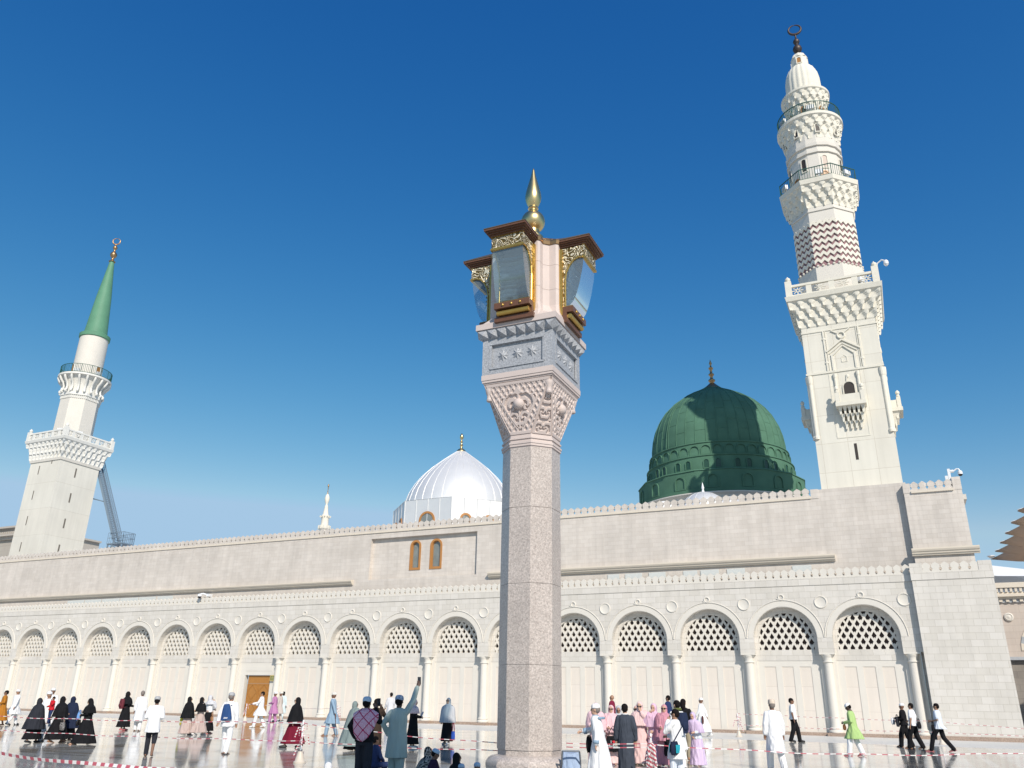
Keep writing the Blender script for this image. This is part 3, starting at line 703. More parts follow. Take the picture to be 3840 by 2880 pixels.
a.build('bracket', M_WHITEP, t, smooth=40); b.build('lens_dome', M_BLACKP, t, smooth=60)

# ================================================================== MINARETS AND DOMES
def poly_pt(n, a, s, rot):
    """point at perimeter fraction s on a regular n-gon of apothem a (n>=24 reads as a circle)"""
    s = (s % 1.0)*n; i = int(s); t = s-i
    R = a/math.cos(PI/n)
    t0 = rot-PI/n+2*PI*i/n; t1 = t0+2*PI/n
    return (R*(math.cos(t0)*(1-t)+math.cos(t1)*t), R*(math.sin(t0)*(1-t)+math.sin(t1)*t))
def muqarnas(mb, c, n, rot, tiers, cells, sub=8, vs=6, bulge=0.25):
    """rows of pointed niches, each row stepping out over the one below; tiers: (z0, z1, a0, a1)"""
    for ti, (z0, z1, a0, a1) in enumerate(tiers):
        total = n*cells if n < 24 else cells
        N = total*sub; rows = []
        shift = 0.5 if ti % 2 else 0.0
        for j in range(vs+1):
            wv = j/vs; row = []
            for i in range(N):
                q = i/sub+shift; cc = 2*(q-math.floor(q))-1
                top = 0.93*(1-abs(cc)**1.7) if abs(cc) < .86 else 0
                tip = a0+(a1-a0)*(0.45+0.55*wv**0.7)*min(1, .4+abs(cc)*.75)
                if wv <= top and top > 0.05:
                    a = a0+(a1-a0)*bulge*(wv/max(top, .05))**3
                else: a = tip if wv < .97 else a1
                if wv >= .97: a = a1
                x, y = poly_pt(n, a, i/N, rot)
                row.append((c[0]+x, c[1]+y, z0+(z1-z0)*wv))
            rows.append(row)
        mb.loft(rows, cap=False)
        # flat soffit closing the step to the next row
def ring_prism(mb, c, n, rot, a0, a1, z0, z1):
    """closed n-gon band, apothem a0 at z0 to a1 at z1, with caps"""
    k = 1/math.cos(PI/n)
    mb.frustum(a0*k, a1*k, z0, z1, c, n, rot-PI/n)
def railing(mb, c, n, rot, a, z0, h, posts, thick=.035):
    N = posts
    P = [poly_pt(n, a, i/N, rot) for i in range(N)]
    for i, (x, y) in enumerate(P):
        mb.beam((c[0]+x, c[1]+y, z0), (c[0]+x, c[1]+y, z0+h), thick*(1.6 if i % 6 == 0 else .8))
    corners = [poly_pt(n, a, i/(n if n < 24 else N), rot) for i in range(n if n < 24 else N)]
    for z in (z0+.08, z0+h):
        for (xa, ya), (xb, yb_) in zip(corners, corners[1:]+corners[:1]):
            mb.beam((c[0]+xa, c[1]+ya, z), (c[0]+xb, c[1]+yb_, z), thick*1.5)
def finial(mb, c, z, prof, n=16):
    mb.lathe([(r, z+h) for r, h in prof], c=c, n=n)
def crescent(mb, c, z, r, w, tilt=0.5):
    """ring-shaped crescent, open at the top, thinning towards its horns"""
    pts, rad = [], []
    for i in range(25):
        t = -PI/2+(-1+2*i/24)*PI*.985
        pts.append((c[0]+r*math.cos(t)*math.cos(tilt), c[1]+r*math.cos(t)*math.sin(tilt), z+r*math.sin(t)))
        rad.append(w*(0.35+0.65*math.cos((i/24-.5)*PI*.96)))
    mb.tube(pts, rad, n=8)

# ---------------------------------------------------------------- right minaret
T = (73.48, 3.40); HW = 2.32
rm = thing('minaret', 'tallest white stone minaret, with a zigzag banded shaft and dark ring finial, at the right', 'minaret', (T[0], T[1], 9.0))
O = (-T[0], -T[1], -9.0)     # children are modelled in world metres
def RM(mb, name, mat, smooth=None, parent=None):
    o = mb.build(name, mat, parent or rm, None if parent else O, smooth); return o
YFm = T[1]-HW
b = MB(); b.box(T[0]-HW, T[0]+HW, YFm, T[1]+HW, 9.0, 17.30); b.box(T[0]-HW+.01, T[0]+HW-.01, YFm+.01, T[1]+HW-.01, 17.301, 25.5)
# front face relief, panel by panel
def rect(x0, x1, z0, z1, d, y=YFm+.01): b.box(x0, x1, y-d, y+.02, z0, z1)
shaft = RM(b, 'shaft', M_MIN)
b = MB()
y = YFm+.008
def bar(p, q, wd=.10, d=.08): b.beam((p[0], y-d/2+.02, p[1]), (q[0], y-d/2+.02, q[1]), d, wd) if abs(p[0]-q[0]) < 1e-6 else b.beam((p[0], y-d/2+.02, p[1]), (q[0], y-d/2+.02, q[1]), wd, d)
for f in range(4):
    m0 = len(b.v)
    # string courses and corner colonnettes on every face
    b.box(T[0]-HW-.05, T[0]+HW+.05, y-.055, y+.05, 21.86, 22.0); b.box(T[0]-HW-.03, T[0]+HW+.03, y-.045, y+.05, 24.88, 24.98)
    for sx in (-1, 1):
        xx = T[0]+sx*(HW-.14)
        b.lathe([(.16, 17.45), (.16, 17.62), (.12, 17.7), (.12, 21.2), (.15, 21.3), (.17, 21.55), (.17, 21.8)], c=(xx, y+.02), n=10)
        # tall side panels of the upper register
        x0, x1 = (T[0]-HW+.06, 72.46) if sx < 0 else (74.68, T[0]+HW-.06)
    for xx in (72.50, 74.66):
        b.beam((xx, y-.02, 22.0), (xx, y-.02, 24.88), .10, .09)
        for zz in (22.6, 24.3): b.ellipsoid((xx, y-.03, zz), (.12, .06, .10), 8, 6)
        b.beam((xx+(.13 if xx < 73 else -.13), y-.01, 22.0), (xx+(.13 if xx < 73 else -.13), y-.01, 24.88), .05, .06)
    # pointed hood with interlaced knot
    b.beam((72.55, y-.04, 23.35), (73.58, y-.04, 24.10), .14, .10); b.beam((74.62, y-.04, 23.35), (73.58, y-.041, 24.10), .14, .10)
    b.beam((72.72, y-.03, 23.22), (73.58, y-.03, 23.86), .06, .08); b.beam((74.44, y-.03, 23.22), (73.58, y-.031, 23.86), .06, .08)
    b.tube([(73.58+.22*math.cos(t), y-.04, 24.42+.22*math.sin(t)) for t in np.linspace(0, 2*PI, 15)[:-1]], .06, n=6, closed=True)
    b.beam((73.35, y-.04, 24.6), (73.0, y-.04, 24.85), .08, .07); b.beam((73.8, y-.04, 24.6), (74.15, y-.04, 24.85), .08, .07)
    # niche jambs, engaged colonnettes, window surround
    for xx in (72.86, 74.24):
        b.beam((xx, y-.03, 21.95), (xx, y-.03, 23.12), .12, .09)
        b.lathe([(.11, 19.7), (.09, 19.8), (.09, 21.4), (.12, 21.5), (.13, 21.72)], c=(xx-.0, y-.05), n=8)
    b.beam((72.92, y-.03, 23.08), (73.58, y-.03, 23.68), .10, .08); b.beam((74.18, y-.03, 23.08), (73.58, y-.031, 23.68), .10, .08)
    b.beam((73.42, y-.0, 22.55), (73.42, y-.0, 22.86), .05, .05); b.beam((73.74, y-.0, 22.55), (73.74, y-.0, 22.86), .05, .05); b.beam((73.42, y, 22.86), (73.58, y, 23.0), .05, .05); b.beam((73.74, y, 22.86), (73.58, y, 23.0), .05, .05); b.beam((73.40, y, 22.53), (73.76, y, 22.53), .05, .05)
    b.box(72.5, 74.45, y-.02, y+.02, 17.36, 17.44)
    for xx in (72.52, 74.42): b.box(xx-.04, xx+.04, y-.018, y+.02, 17.44, 21.8)
    if f: 
        Mx = Matrix.Translation((T[0], T[1], 0)) @ Matrix.Rotation(f*PI/2, 4, 'Z') @ Matrix.Translation((-T[0], -T[1], 0)); b.xform(Mx, m0)
RM(b, 'relief', M_CARVE)
# sunk niche and window shown as dark recesses set in their own stone reveal
for f in range(4):
    Mx = Matrix.Translation((T[0], T[1], 0)) @ Matrix.Rotation(f*PI/2, 4, 'Z') @ Matrix.Translation((-T[0], -T[1], 0))
    w_ = MB(); frame_ring(w_, 73.22, 74.0, 19.55, 21.15, .07, y-.07, y+.02); w_.beam((73.52, y-.05, 21.1), (73.60, y-.05, 21.62), .07, .06); w_.ellipsoid((73.61, y-.05, 21.5), (.09, .05, .13), 8, 6)
    w_.xform(Mx); wo_ = RM(w_, 'window', M_CARVE)
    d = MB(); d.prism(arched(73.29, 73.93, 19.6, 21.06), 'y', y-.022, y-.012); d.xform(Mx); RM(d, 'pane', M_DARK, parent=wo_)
    d = MB(); d.box(73.31, 73.91, y-.05, y-.023, 19.6, 20.25); d.xform(Mx); RM(d, 'shutter', M_WOODD, parent=wo_)
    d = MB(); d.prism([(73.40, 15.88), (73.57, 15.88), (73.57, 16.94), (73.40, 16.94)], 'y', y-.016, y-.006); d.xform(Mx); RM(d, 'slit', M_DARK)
    # small bracketed balcony
    bb = MB(); xa, xb = 72.74, 74.44; yo = YFm-.72
    bb.box(xa-.05, xb+.05, yo-.05, y, 19.28, 19.52)
    for xx in (xa+.10, xb-.10):
        bb.box(xx-.12, xx+.12, yo, yo+.24, 19.53, 20.20); bb.lathe([(.10, 20.2), (.13, 20.28), (.07, 20.36), (.13, 20.46), (.12, 20.58), (.03, 20.68)], c=(xx, yo+.12), n=8)
    bb.box(xa+.225, xb-.225, yo+.05, yo+.16, 19.53, 20.05)
    for xx in (xa+.02, xb-.14): bb.box(xx, xx+.12, yo+.245, y, 19.53, 20.03)
    for r_, (z0, z1, yy, hwx) in enumerate(((18.85, 19.28, .60, .80), (18.40, 18.85, .38, .70), (17.95, 18.40, .18, .58))):
        n_ = 6-r_
        for i in range(n_):
            cx_ = (xa+xb)/2+(i-(n_-1)/2)*2*hwx/n_
            bb.add([(cx_-hwx/n_, y-yy, z1), (cx_+hwx/n_, y-yy, z1), (cx_+hwx/n_, y, z1), (cx_-hwx/n_, y, z1), (cx_, y-yy*.75, z0+.08), (cx_, y, z0-.12)],
                   [(0, 1, 4), (1, 2, 5, 4), (0, 4, 5, 3), (0, 3, 2, 1)])
            bb.box(cx_-.06, cx_+.06, y-yy*.8, y-yy*.55, z0-.05, z0+.25)
    bb.xform(Mx); RM(bb, 'balcony', M_CARVE)
# square stalactite cornice and parapet
b = MB()
muqarnas(b, T, 4, -PI/2, [(25.35, 25.95, 2.34, 2.52), (25.95, 26.6, 2.52, 2.74), (26.6, 27.2, 2.74, 2.92)], 8, sub=8)
ring_prism(b, T, 4, -PI/2, 2.33, 2.33, 25.30, 27.2)
ring_prism(b, T, 4, -PI/2, 2.98, 3.06, 27.2, 27.52)
RM(b, 'stalactite_cornice', M_CARVE)
def parapet(parent_fn, name, c, a, z0, z1, npan, mat, post_h):
    p = MB()
    for f in range(4):
        m0 = len(p.v); yo = c[1]-a
        p.box(c[0]-a+.01, c[0]+a-.01, yo, yo+.16, z0, z0+.14); p.box(c[0]-a+.01, c[0]+a-.01, yo-.02, yo+.18, z1-.16, z1)
        step = 2*a/npan
        for i in range(npan+1):
            xx = c[0]-a+i*step
            if 0 < i < npan: p.box(xx-.18, xx+.18, yo+.005, yo+.155, z0+.14, z1-.16)
        for i in range(npan):
            cx_, cz_ = c[0]-a+(i+.5)*step, (z0+z1)/2; r = (z1-z0)*.5-.17
            p.tube([(cx_+r*.35*math.cos(t), yo+.08, cz_+r*.35*math.sin(t)) for t in np.linspace(0, 2*PI, 11)[:-1]], .035, n=5, closed=True)
            for q in range(8):
                t = q*PI/4; p.beam((cx_+r*.35*math.cos(t), yo+.08, cz_+r*.35*math.sin(t)), (cx_+min(step*.5-.18, r*1.35)*math.cos(t), yo+.08, cz_+r*1.0*math.sin(t)), .07, .05)
        p.box(c[0]-a-.06, c[0]-a+.36, yo-.06, yo+.36, z0, z1+post_h)
        px, py = c[0]-a+.15, yo+.15
        p.lathe([(.10, z1+post_h), (.13, z1+post_h+.05), (.18, z1+post_h+.17), (.16, z1+post_h+.28), (.05, z1+post_h+.36), (.02, z1+post_h+.44)], c=(px, py), n=10)
        if f:
            Mx = Matrix.Translation((c[0], c[1], 0)) @ Matrix.Rotation(f*PI/2, 4, 'Z') @ Matrix.Translation((-c[0], -c[1], 0)); p.xform(Mx, m0)
    parent_fn(p, name, mat)
parapet(RM, 'parapet', T, 2.9, 27.53, 28.42, 4, M_CARVE, .32)
# octagonal drum with raised zigzags over maroon stone
ROT = -PI/2
b = MB(); ring_prism(b, T, 8, ROT, 2.10, 2.08, 27.4, 29.9); RM(b, 'drum', M_CREAM)
b = MB(); ring_prism(b, T, 8, ROT, 2.06, 2.03, 33.45, 34.75); ring_prism(b, T, 8, ROT, 2.11, 2.11, 34.35, 34.45)
RM(b, 'drum', M_CREAM)
b = MB(); ring_prism(b, T, 8, ROT, 2.03, 2.0, 29.9, 33.5); band = RM(b, 'zigzag_band', M_MAROON)
b = MB(); k8 = 2*math.tan(PI/8)
nz_ = 4
for f in range(8):
    a_ = 2.10; th = ROT+f*PI/4; side = a_*k8
    ux, uy = -math.sin(th), math.cos(th); nx, ny = math.cos(th), math.sin(th)
    rows = 7; zb0 = 30.10; per = .50; amp = .16; hh = .27
    for r_ in range(rows):
        q = [(-.5+i/(2*nz_), (i % 2)) for i in range(2*nz_+1)]
        for (s0, e0), (s1, e1) in zip(q, q[1:]):
            zl0, zl1 = zb0+r_*per+e0*amp*1.5, zb0+r_*per+e1*amp*1.5
            def P(s, z, d): return (T[0]+nx*(a_-d)+ux*s*side, T[1]+ny*(a_-d)+uy*s*side, z)
            b.add([P(s0, zl0, 0), P(s1, zl1, 0), P(s1, zl1+hh, 0), P(s0, zl0+hh, 0), P(s0, zl0, .09), P(s1, zl1, .09), P(s1, zl1+hh, .09), P(s0, zl0+hh, .09)],
                  [(0, 1, 2, 3), (0, 4, 5, 1), (3, 2, 6, 7)])
    # beaded course under the zigzags
    for i in range(5):
        s = -.4+i*.2
        c0 = (T[0]+nx*2.09+ux*s*side, T[1]+ny*2.09+uy*s*side, 29.95)
        b.ellipsoid(c0, (.10, .10, .09), 6, 4)
RM(b, 'zigzag', M_CARVE, parent=None)
# first balcony (octagonal)
b = MB()
muqarnas(b, T, 8, ROT, [(34.70, 35.3, 2.04, 2.24), (35.3, 35.9, 2.24, 2.46), (35.9, 36.4, 2.46, 2.62)], 3, sub=8)
ring_prism(b, T, 8, ROT, 2.03, 2.03, 34.7, 36.4); ring_prism(b, T, 8, ROT, 2.66, 2.72, 36.4, 36.75)
RM(b, 'balcony', M_CARVE)
b = MB(); railing(b, T, 8, ROT, 2.60, 36.75, .95, 96); RM(b, 'railing', M_GREENR)
# tall polygonal storey
R12 = 16
b = MB(); ring_prism(b, T, R12, ROT, 1.90, 1.84, 36.7, 40.0); ring_prism(b, T, R12, ROT, 1.97, 1.97, 39.4, 39.55); ring_prism(b, T, R12, ROT, 1.96, 1.98, 40.0, 40.25); ring_prism(b, T, R12, ROT, 1.86, 1.88, 40.25, 41.2)
RM(b, 'drum', M_CREAM)
def radial_arch(fn, c, a, th, z0, z1, wd, mat_frame, mat_in, name='window', deep=.03):
    Mx = Matrix.Translation((c[0], c[1], 0)) @ Matrix.Rotation(th+PI/2, 4, 'Z')
    m = MB(); frame_ring(m, -wd/2, wd/2, z0, z1, wd*.16, -a-.05, -a+.04); m.xform(Mx); o = fn(m, name, mat_frame)
    m = MB(); m.prism(arched(-wd/2+wd*.15, wd/2-wd*.15, z0+wd*.15, z1-wd*.15), 'y', -a-.012, -a-.004); m.xform(Mx); fn(m, 'pane', mat_in, parent=o)
for i in range(8): radial_arch(RM, T, 1.885, ROT+PI/8+i*PI/4+.02, 37.95, 39.15, .48, M_CARVE, M_DARK if i % 2 else M_WOODD)
for th in (ROT+.35, ROT-.75, ROT+2.2): radial_arch(RM, T, 1.90, th, 36.76, 37.75, .62, M_WFRAME, M_DOOR, 'balcony_door')
# second balcony (round)
b = MB()
muqarnas(b, T, 48, ROT, [(40.75, 41.35, 1.88, 1.98), (41.35, 41.95, 1.98, 2.16), (41.95, 42.5, 2.16, 2.32)], 20, sub=8, bulge=.2)
b.lathe([(1.88, 40.7), (1.88, 42.5)], c=T, n=48); b.lathe([(2.34, 42.5), (2.40, 42.55), (2.40, 42.78), (2.3, 42.8)], c=T, n=48)
RM(b, 'balcony', M_CARVE)
for i in range(8): radial_arch(RM, T, 2.0, ROT+.3+i*PI/4, 41.1, 41.9, .42, M_CARVE, M_DARK)
b = MB(); railing(b, T, 48, ROT, 2.27, 42.8, .95, 96); RM(b, 'railing', M_GREENR)
b = MB(); b.lathe([(1.34, 42.75), (1.30, 44.3)], c=T, n=32); RM(b, 'drum', M_CREAM, 40)
for i in range(6): radial_arch(RM, T, 1.33, ROT-.1+i*PI/3, 42.85, 44.2, .50, M_WFRAME, M_DARK)
b = MB()
muqarnas(b, T, 48, ROT, [(43.9, 44.4, 1.34, 1.45), (44.4, 44.95, 1.45, 1.62), (44.95, 45.5, 1.62, 1.74)], 18, sub=8, bulge=.2)
b.lathe([(1.33, 43.9), (1.33, 45.5)], c=T, n=48); b.lathe([(1.76, 45.5), (1.80, 45.55), (1.80, 45.72), (1.4, 45.75)], c=T, n=48)
RM(b, 'crown_cornice', M_CARVE)
# fluted cap, lantern and finial
b = MB(); b.lathe([(1.27, 45.7), (1.30, 46.4), (1.27, 47.4), (1.18, 48.0), (.98, 48.5), (.72, 48.8), (.45, 48.95)], c=T, n=96, rmod=lambda t, r, z: r*(1+.055*abs(math.sin(10*t))-.03))
RM(b, 'fluted_cap', M_CARVE, 60)
b = MB(); ring_prism(b, T, 8, ROT, .60, .57, 48.75, 49.75); b.lathe([(.62, 49.75), (.60, 49.85), (.52, 50.05), (.30, 50.3)], c=T, n=32, rmod=lambda t, r, z: r*(1+.05*math.cos(8*t)))
RM(b, 'lantern', M_CARVE)
for i in range(4): radial_arch(RM, T, .60, ROT+i*PI/2, 48.95, 49.6, .42, M_CARVE, M_DOOR)
b = MB(); finial(b, T, 50.2, [(.34, 0), (.30, .12), (.16, .22), (.13, .32), (.30, .48), (.36, .70), (.30, .92), (.13, 1.08), (.11, 1.2), (.20, 1.3), (.26, 1.48), (.20, 1.66), (.08, 1.76), (.07, 2.0), (.05, 2.3)])
crescent(b, T, 52.95, .48, .10, .1)
RM(b, 'finial', M_BRONZE, 60)
# floodlights on the balconies
def floodlight(c, a, th, z, parent, off, mat=None):
    Mx = Matrix.Translation((c[0], c[1], 0)) @ Matrix.Rotation(th+PI/2, 4, 'Z')
    f = MB(); f.box(-.28, .28, -a-.12, -a+.12, z, z+.34); f.box(-.06, .06, -a-.05, -a+.05, z-.25, z); f.xform(Mx); o = f.build('floodlight', M_WHITEP, parent, off)
for a, th, z in ((2.48, ROT+.1, 37.1), (2.52, ROT+.95, 37.15), (2.52, ROT-1.1, 37.2), (2.1, ROT+.15, 43.15), (2.1, ROT-1.0, 43.15)): floodlight(T, a, th, z, rm, O)
for a, th, z in ((2.3, ROT+.95, 28.55), (2.3, ROT-.85, 28.5)): floodlight(T, a, th, z, rm, O)
f = MB(); f.tube([(76.3, .9, 28.5), (76.45, .9, 29.1), (76.75, .8, 29.25), (76.95, .75, 29.1)], .05, n=6); f.lathe([(.08, 29.15), (.15, 29.05), (.16, 28.85)], c=(76.98, .74), n=12); f.lathe([(.14, 28.85), (.1, 28.75), (.03, 28.7)], c=(76.98, .74), n=12)
RM(f, 'camera', M_WHITEP, 40)

# ---------------------------------------------------------------- left minaret
A_ = (-5.38, 4.38)
lm = thing('minaret', 'white stone minaret with a green cone roof and gilt finial, at the left', 'minaret', (A_[0], A_[1], 9.0))
OL = (-A_[0], -A_[1], -9.0)
def LM(mb, name, mat, smooth=None, parent=None): return mb.build(name, mat, parent or lm, None if parent else OL, smooth)
h = 2.35
b = MB(); b.box(A_[0]-h, A_[0]+h, A_[1]-h, A_[1]+h, 9.0, 24.5); LM(b, 'shaft', M_MINL)
b = MB(); ring_prism(b, A_, 4, ROT, 2.44, 2.48, 24.35, 24.62); LM(b, 'moulding', M_CREAM)
b = MB()
for zz in (23.6, 20.9, 18.2, 15.5):      # slit windows on the two faces towards the plaza
    b.box(A_[0]-.85, A_[0]-.72, A_[1]-h-.012, A_[1]-h+.02, zz-.6, zz+.35)
    b.box(A_[0]+h-.02, A_[0]+h+.012, A_[1]-.45, A_[1]-.28, zz-.75, zz+.25)
b.box(A_[0]+.95, A_[0]+1.08, A_[1]-h-.012, A_[1]-h+.02, 24.0, 24.34)
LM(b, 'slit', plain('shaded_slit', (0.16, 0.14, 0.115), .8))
b = MB()
muqarnas(b, A_, 4, ROT, [(24.6, 25.25, 2.42, 2.62), (25.25, 25.95, 2.62, 2.84), (25.95, 26.45, 2.84, 3.0)], 9, sub=8)
ring_prism(b, A_, 4, ROT, 2.41, 2.41, 24.6, 26.45); ring_prism(b, A_, 4, ROT, 3.05, 3.12, 26.45, 26.72)
LM(b, 'stalactite_cornice', M_CARVEL)
parapet(LM, 'parapet', A_, 3.0, 26.73, 27.55, 6, M_CARVEL, .18)
b = MB(); ring_prism(b, A_, 8, ROT, 1.86, 1.84, 26.7, 31.75); LM(b, 'drum', M_CREAM)
b = MB()
for f in range(8):
    th = ROT+f*PI/4; side = 1.9*k8
    for i in range(8):
        s = (-.5+(i+.5)/8)*side; nx, ny, ux, uy = math.cos(th), math.sin(th), -math.sin(th), math.cos(th)
        b.beam((A_[0]+nx*1.87+ux*s, A_[1]+ny*1.87+uy*s, 31.72), (A_[0]+nx*1.87+ux*s, A_[1]+ny*1.87+uy*s, 32.05), .11)
ring_prism(b, A_, 8, ROT, 1.84, 1.84, 31.7, 32.1); ring_prism(b, A_, 8, ROT, 1.98, 2.0, 32.08, 32.4); LM(b, 'dentil_band', M_CARVEL)
b = MB(); b.lathe([(1.85, 32.4), (1.88, 33.0), (2.1, 33.7), (2.45, 34.25)], c=A_, n=48); b.lathe([(2.5, 34.25), (2.74, 34.30), (2.74, 34.50), (2.6, 34.53)], c=A_, n=48); LM(b, 'balcony', M_CARVEL, 40)
NB = 20
me_br = MB()
prof = [(2.06, 32.42), (2.2, 32.5), (2.2, 32.62), (2.08, 32.75), (2.05, 33.1), (2.18, 33.5), (2.5, 33.85), (2.62, 34.1), (2.62, 34.24)]
rad = [.10, .14, .14, .12, .12, .13, .13, .13, .12]
me_br.tube([(0, -r, z) for r, z in prof], rad, n=8); me_br = me_br.mesh('bracket', M_CARVEL, 60); fix_normals(me_br)
for i in range(NB):
    o = link('bracket', me_br, lm, (0, 0, -9.0), 2*PI*i/NB+.08)
b = MB(); railing(b, A_, 48, ROT, 2.62, 34.5, 1.0, 96, thick=.03); LM(b, 'railing', M_GREENR)
b = MB(); b.lathe([(1.53, 34.5), (1.50, 39.55)], c=A_, n=48); LM(b, 'drum', M_CREAM, 60)
for th in (ROT-.30, ROT+1.7): radial_arch(LM, A_, 1.53, th, 34.55, 36.1, .72, M_CARVEL, M_DOOR, 'balcony_door')
b = MB(); b.lathe([(1.52, 39.5), (1.62, 39.55), (1.64, 39.95), (1.5, 40.05)], c=A_, n=40); b.lathe([(1.28, 40.0), (1.20, 40.6), (.82, 45.0), (.25, 49.9)], c=A_, n=24); LM(b, 'cone_roof', M_GREENC, 20)
b = MB(); finial(b, A_, 49.8, [(.36, 0), (.38, .08), (.2, .2), (.14, .45), (.15, .55), (.32, .75), (.40, 1.0), (.30, 1.25), (.14, 1.42), (.12, 1.6), (.12, 1.7), (.24, 1.85), (.27, 2.0), (.2, 2.15), (.09, 2.28), (.09, 2.45)])
crescent(b, A_, 52.68, .42, .08, .6)
LM(b, 'finial', M_COPPER, 60)
for a, th, z in ((2.3, ROT+.5, 34.7), (2.3, ROT+1.5, 34.7), (2.3, ROT-.7, 34.7)): floodlight(A_, a, th, z, lm, OL)
for a, th, z in ((2.5, ROT-.6, 27.5), (2.5, ROT+1.2, 27.5), (2.4, ROT+.4, 27.65)): floodlight(A_, a, th, z, lm, OL)

# ---------------------------------------------------------------- far minaret
F_ = (-265.0, 380.0)
fm = thing('minaret', 'small distant pale minaret with a bulb top above the parapet, left of the silver dome', 'minaret', (F_[0], F_[1], 0))
q = (380+51.64)/(60+51.64)
def fz(z): return 1.62+(z-1.62)*q
b = MB()
b.lathe([(q*r, fz(z)) for r, z in ((.72, 22), (.72, 28.3), (.95, 28.5), (1.02, 28.6), (1.02, 29.0), (.70, 29.05), (.66, 29.4), (.62, 30.3), (.70, 30.5), (.74, 30.8), (.55, 31.0), (.47, 31.15), (.30, 32.4), (.32, 32.5), (.2, 32.7), (.16, 32.9), (.3, 33.2), (.42, 33.7), (.42, 34.0), (.30, 34.45), (.12, 34.75))], n=28)
b.build('tower', plain('far_cream_stone', (0.72, 0.665, 0.56), .8), fm, None, 45)  # plain cream stone tone, slightly uneven
b = MB()
for i in range(12):
    t = i*PI/6
    b.box(1.0*q*math.cos(t)-.3, 1.0*q*math.cos(t)+.3, 1.0*q*math.sin(t)-.3, 1.0*q*math.sin(t)+.3, fz(28.5), fz(29.1)); 
    b.tube([(.7*q*math.cos(t), .7*q*math.sin(t), fz(30.55)), (.98*q*math.cos(t), .98*q*math.sin(t), fz(30.75))], .35, n=5)
b.build('balcony', M_CARVE, fm)
b = MB(); b.lathe([(q*r, fz(z)) for r, z in ((.1, 34.7), (.14, 34.85), (.08, 34.95), (.05, 35.1), (.09, 35.25), (.05, 35.4), (.05, 35.55), (.09, 35.7), (.05, 35.85), (.14, 36.1), (.13, 36.4), (.05, 36.5))], n=12)
b.build('finial', M_COPPER, fm, None, 60)

# ---------------------------------------------------------------- green dome
G_ = (61.85, 18.5)
gd = thing('green_dome', 'large green ribbed dome on an arcaded drum with a brass finial', 'dome', (G_[0], G_[1], 13.2))
OG = (-G_[0], -G_[1], -13.2)
def GD(mb, name, mat, smooth=None, parent=None): return mb.build(name, mat, parent or gd, None if parent else OG, smooth)
NS = 16; rg = ROT+.10
b = MB(); b.lathe([(6.9, 13.2), (7.0, 16.6), (7.15, 16.95), (7.45, 17.1), (7.45, 17.18)], c=G_, n=48); GD(b, 'base_ring', M_CREAM, 30)
b = MB()
ring_prism(b, G_, NS, rg, 6.98, 6.96, 17.18, 19.05); ring_prism(b, G_, NS, rg, 7.06, 7.06, 17.181, 17.55); ring_prism(b, G_, NS, rg, 7.03, 6.99, 19.05, 19.15)
b.lathe([(6.35, 19.1), (6.28, 20.45)], c=G_, n=64); b.lathe([(6.30, 20.42), (6.36, 20.46), (6.36, 20.54), (6.2, 20.58)], c=G_, n=64)
b.lathe([(6.12, 20.5), (5.98, 21.65)], c=G_, n=64); b.lathe([(6.0, 21.62), (6.06, 21.67), (6.05, 21.76), (5.85, 21.8)], c=G_, n=64)
GD(b, 'drum', M_GREEN, 25)
dome_prof = [(5.80, 21.7), (5.78, 22.5), (5.66, 23.4), (5.42, 24.3), (5.05, 25.15), (4.52, 25.95), (3.85, 26.65), (3.05, 27.25), (2.20, 27.75), (1.45, 28.12), (.95, 28.4), (.6, 28.65)]
b = MB(); b.lathe(dome_prof, c=G_, n=96); GD(b, 'dome_shell', M_GREEN, 80)
b = MB()
for i in range(40):
    t = 2*PI*i/40+.03
    b.tube([(G_[0]+(r+.004)*math.cos(t), G_[1]+(r+.004)*math.sin(t), z) for r, z in dome_prof], .040, n=5)
for i in range(40):       # staggered cross seams
    t0 = 2*PI*i/40+.03
    for zz in ((22.9, 24.9) if i % 2 else (23.8, 25.7)):
        r = np.interp(zz, [p[1] for p in dome_prof], [p[0] for p in dome_prof])+.006
        b.tube([(G_[0]+r*math.cos(t0+u*2*PI/40), G_[1]+r*math.sin(t0+u*2*PI/40), zz) for u in (0, .33, .66, 1)], .016, n=4)
t = ROT-.62
b.tube([(G_[0]+(r+.09)*math.cos(t), G_[1]+(r+.09)*math.sin(t), z) for r, z in dome_prof], .035, n=5)
GD(b, 'seams', M_GREEN, 60)
M_GREEND = plain('green_recess_paint', (0.058, 0.175, 0.10), .65, noise=.1)
def blind_arch(name, c, a, th, z0, z1, wd, d=.10, fw=.07, inner=M_GREEND):
    Mx = Matrix.Translation((c[0], c[1], 0)) @ Matrix.Rotation(th+PI/2, 4, 'Z')
    m = MB(); frame_ring(m, -wd/2, wd/2, z0, z1, fw, -a-d, -a+.06); m.xform(Mx); o = GD(m, name, M_GREEN)
    return o
for i in range(NS): blind_arch('blind_arch', G_, 6.97, rg+i*2*PI/NS, 17.58, 18.75, .98, .09, .10)
for i in range(NS):
    for dt in (-.075, .075):
        th = rg+i*2*PI/NS+dt
        o = blind_arch('window', G_, 6.31, th, 19.35, 20.18, .52, .08, .06)
        Mx = Matrix.Translation((G_[0], G_[1], 0)) @ Matrix.Rotation(th+PI/2, 4, 'Z')
        m = MB(); m.prism(arched(-.20, .20, 19.41, 20.12), 'y', -6.335, -6.315); m.xform(Mx); GD(m, 'pane', plain('dark_green_pane', (0.02, 0.07, 0.045), .4), parent=o)
for i in range(40): blind_arch('arcade_arch', G_, 6.06, 2*PI*i/40+.02, 20.62, 21.45, .84, .05, .045)
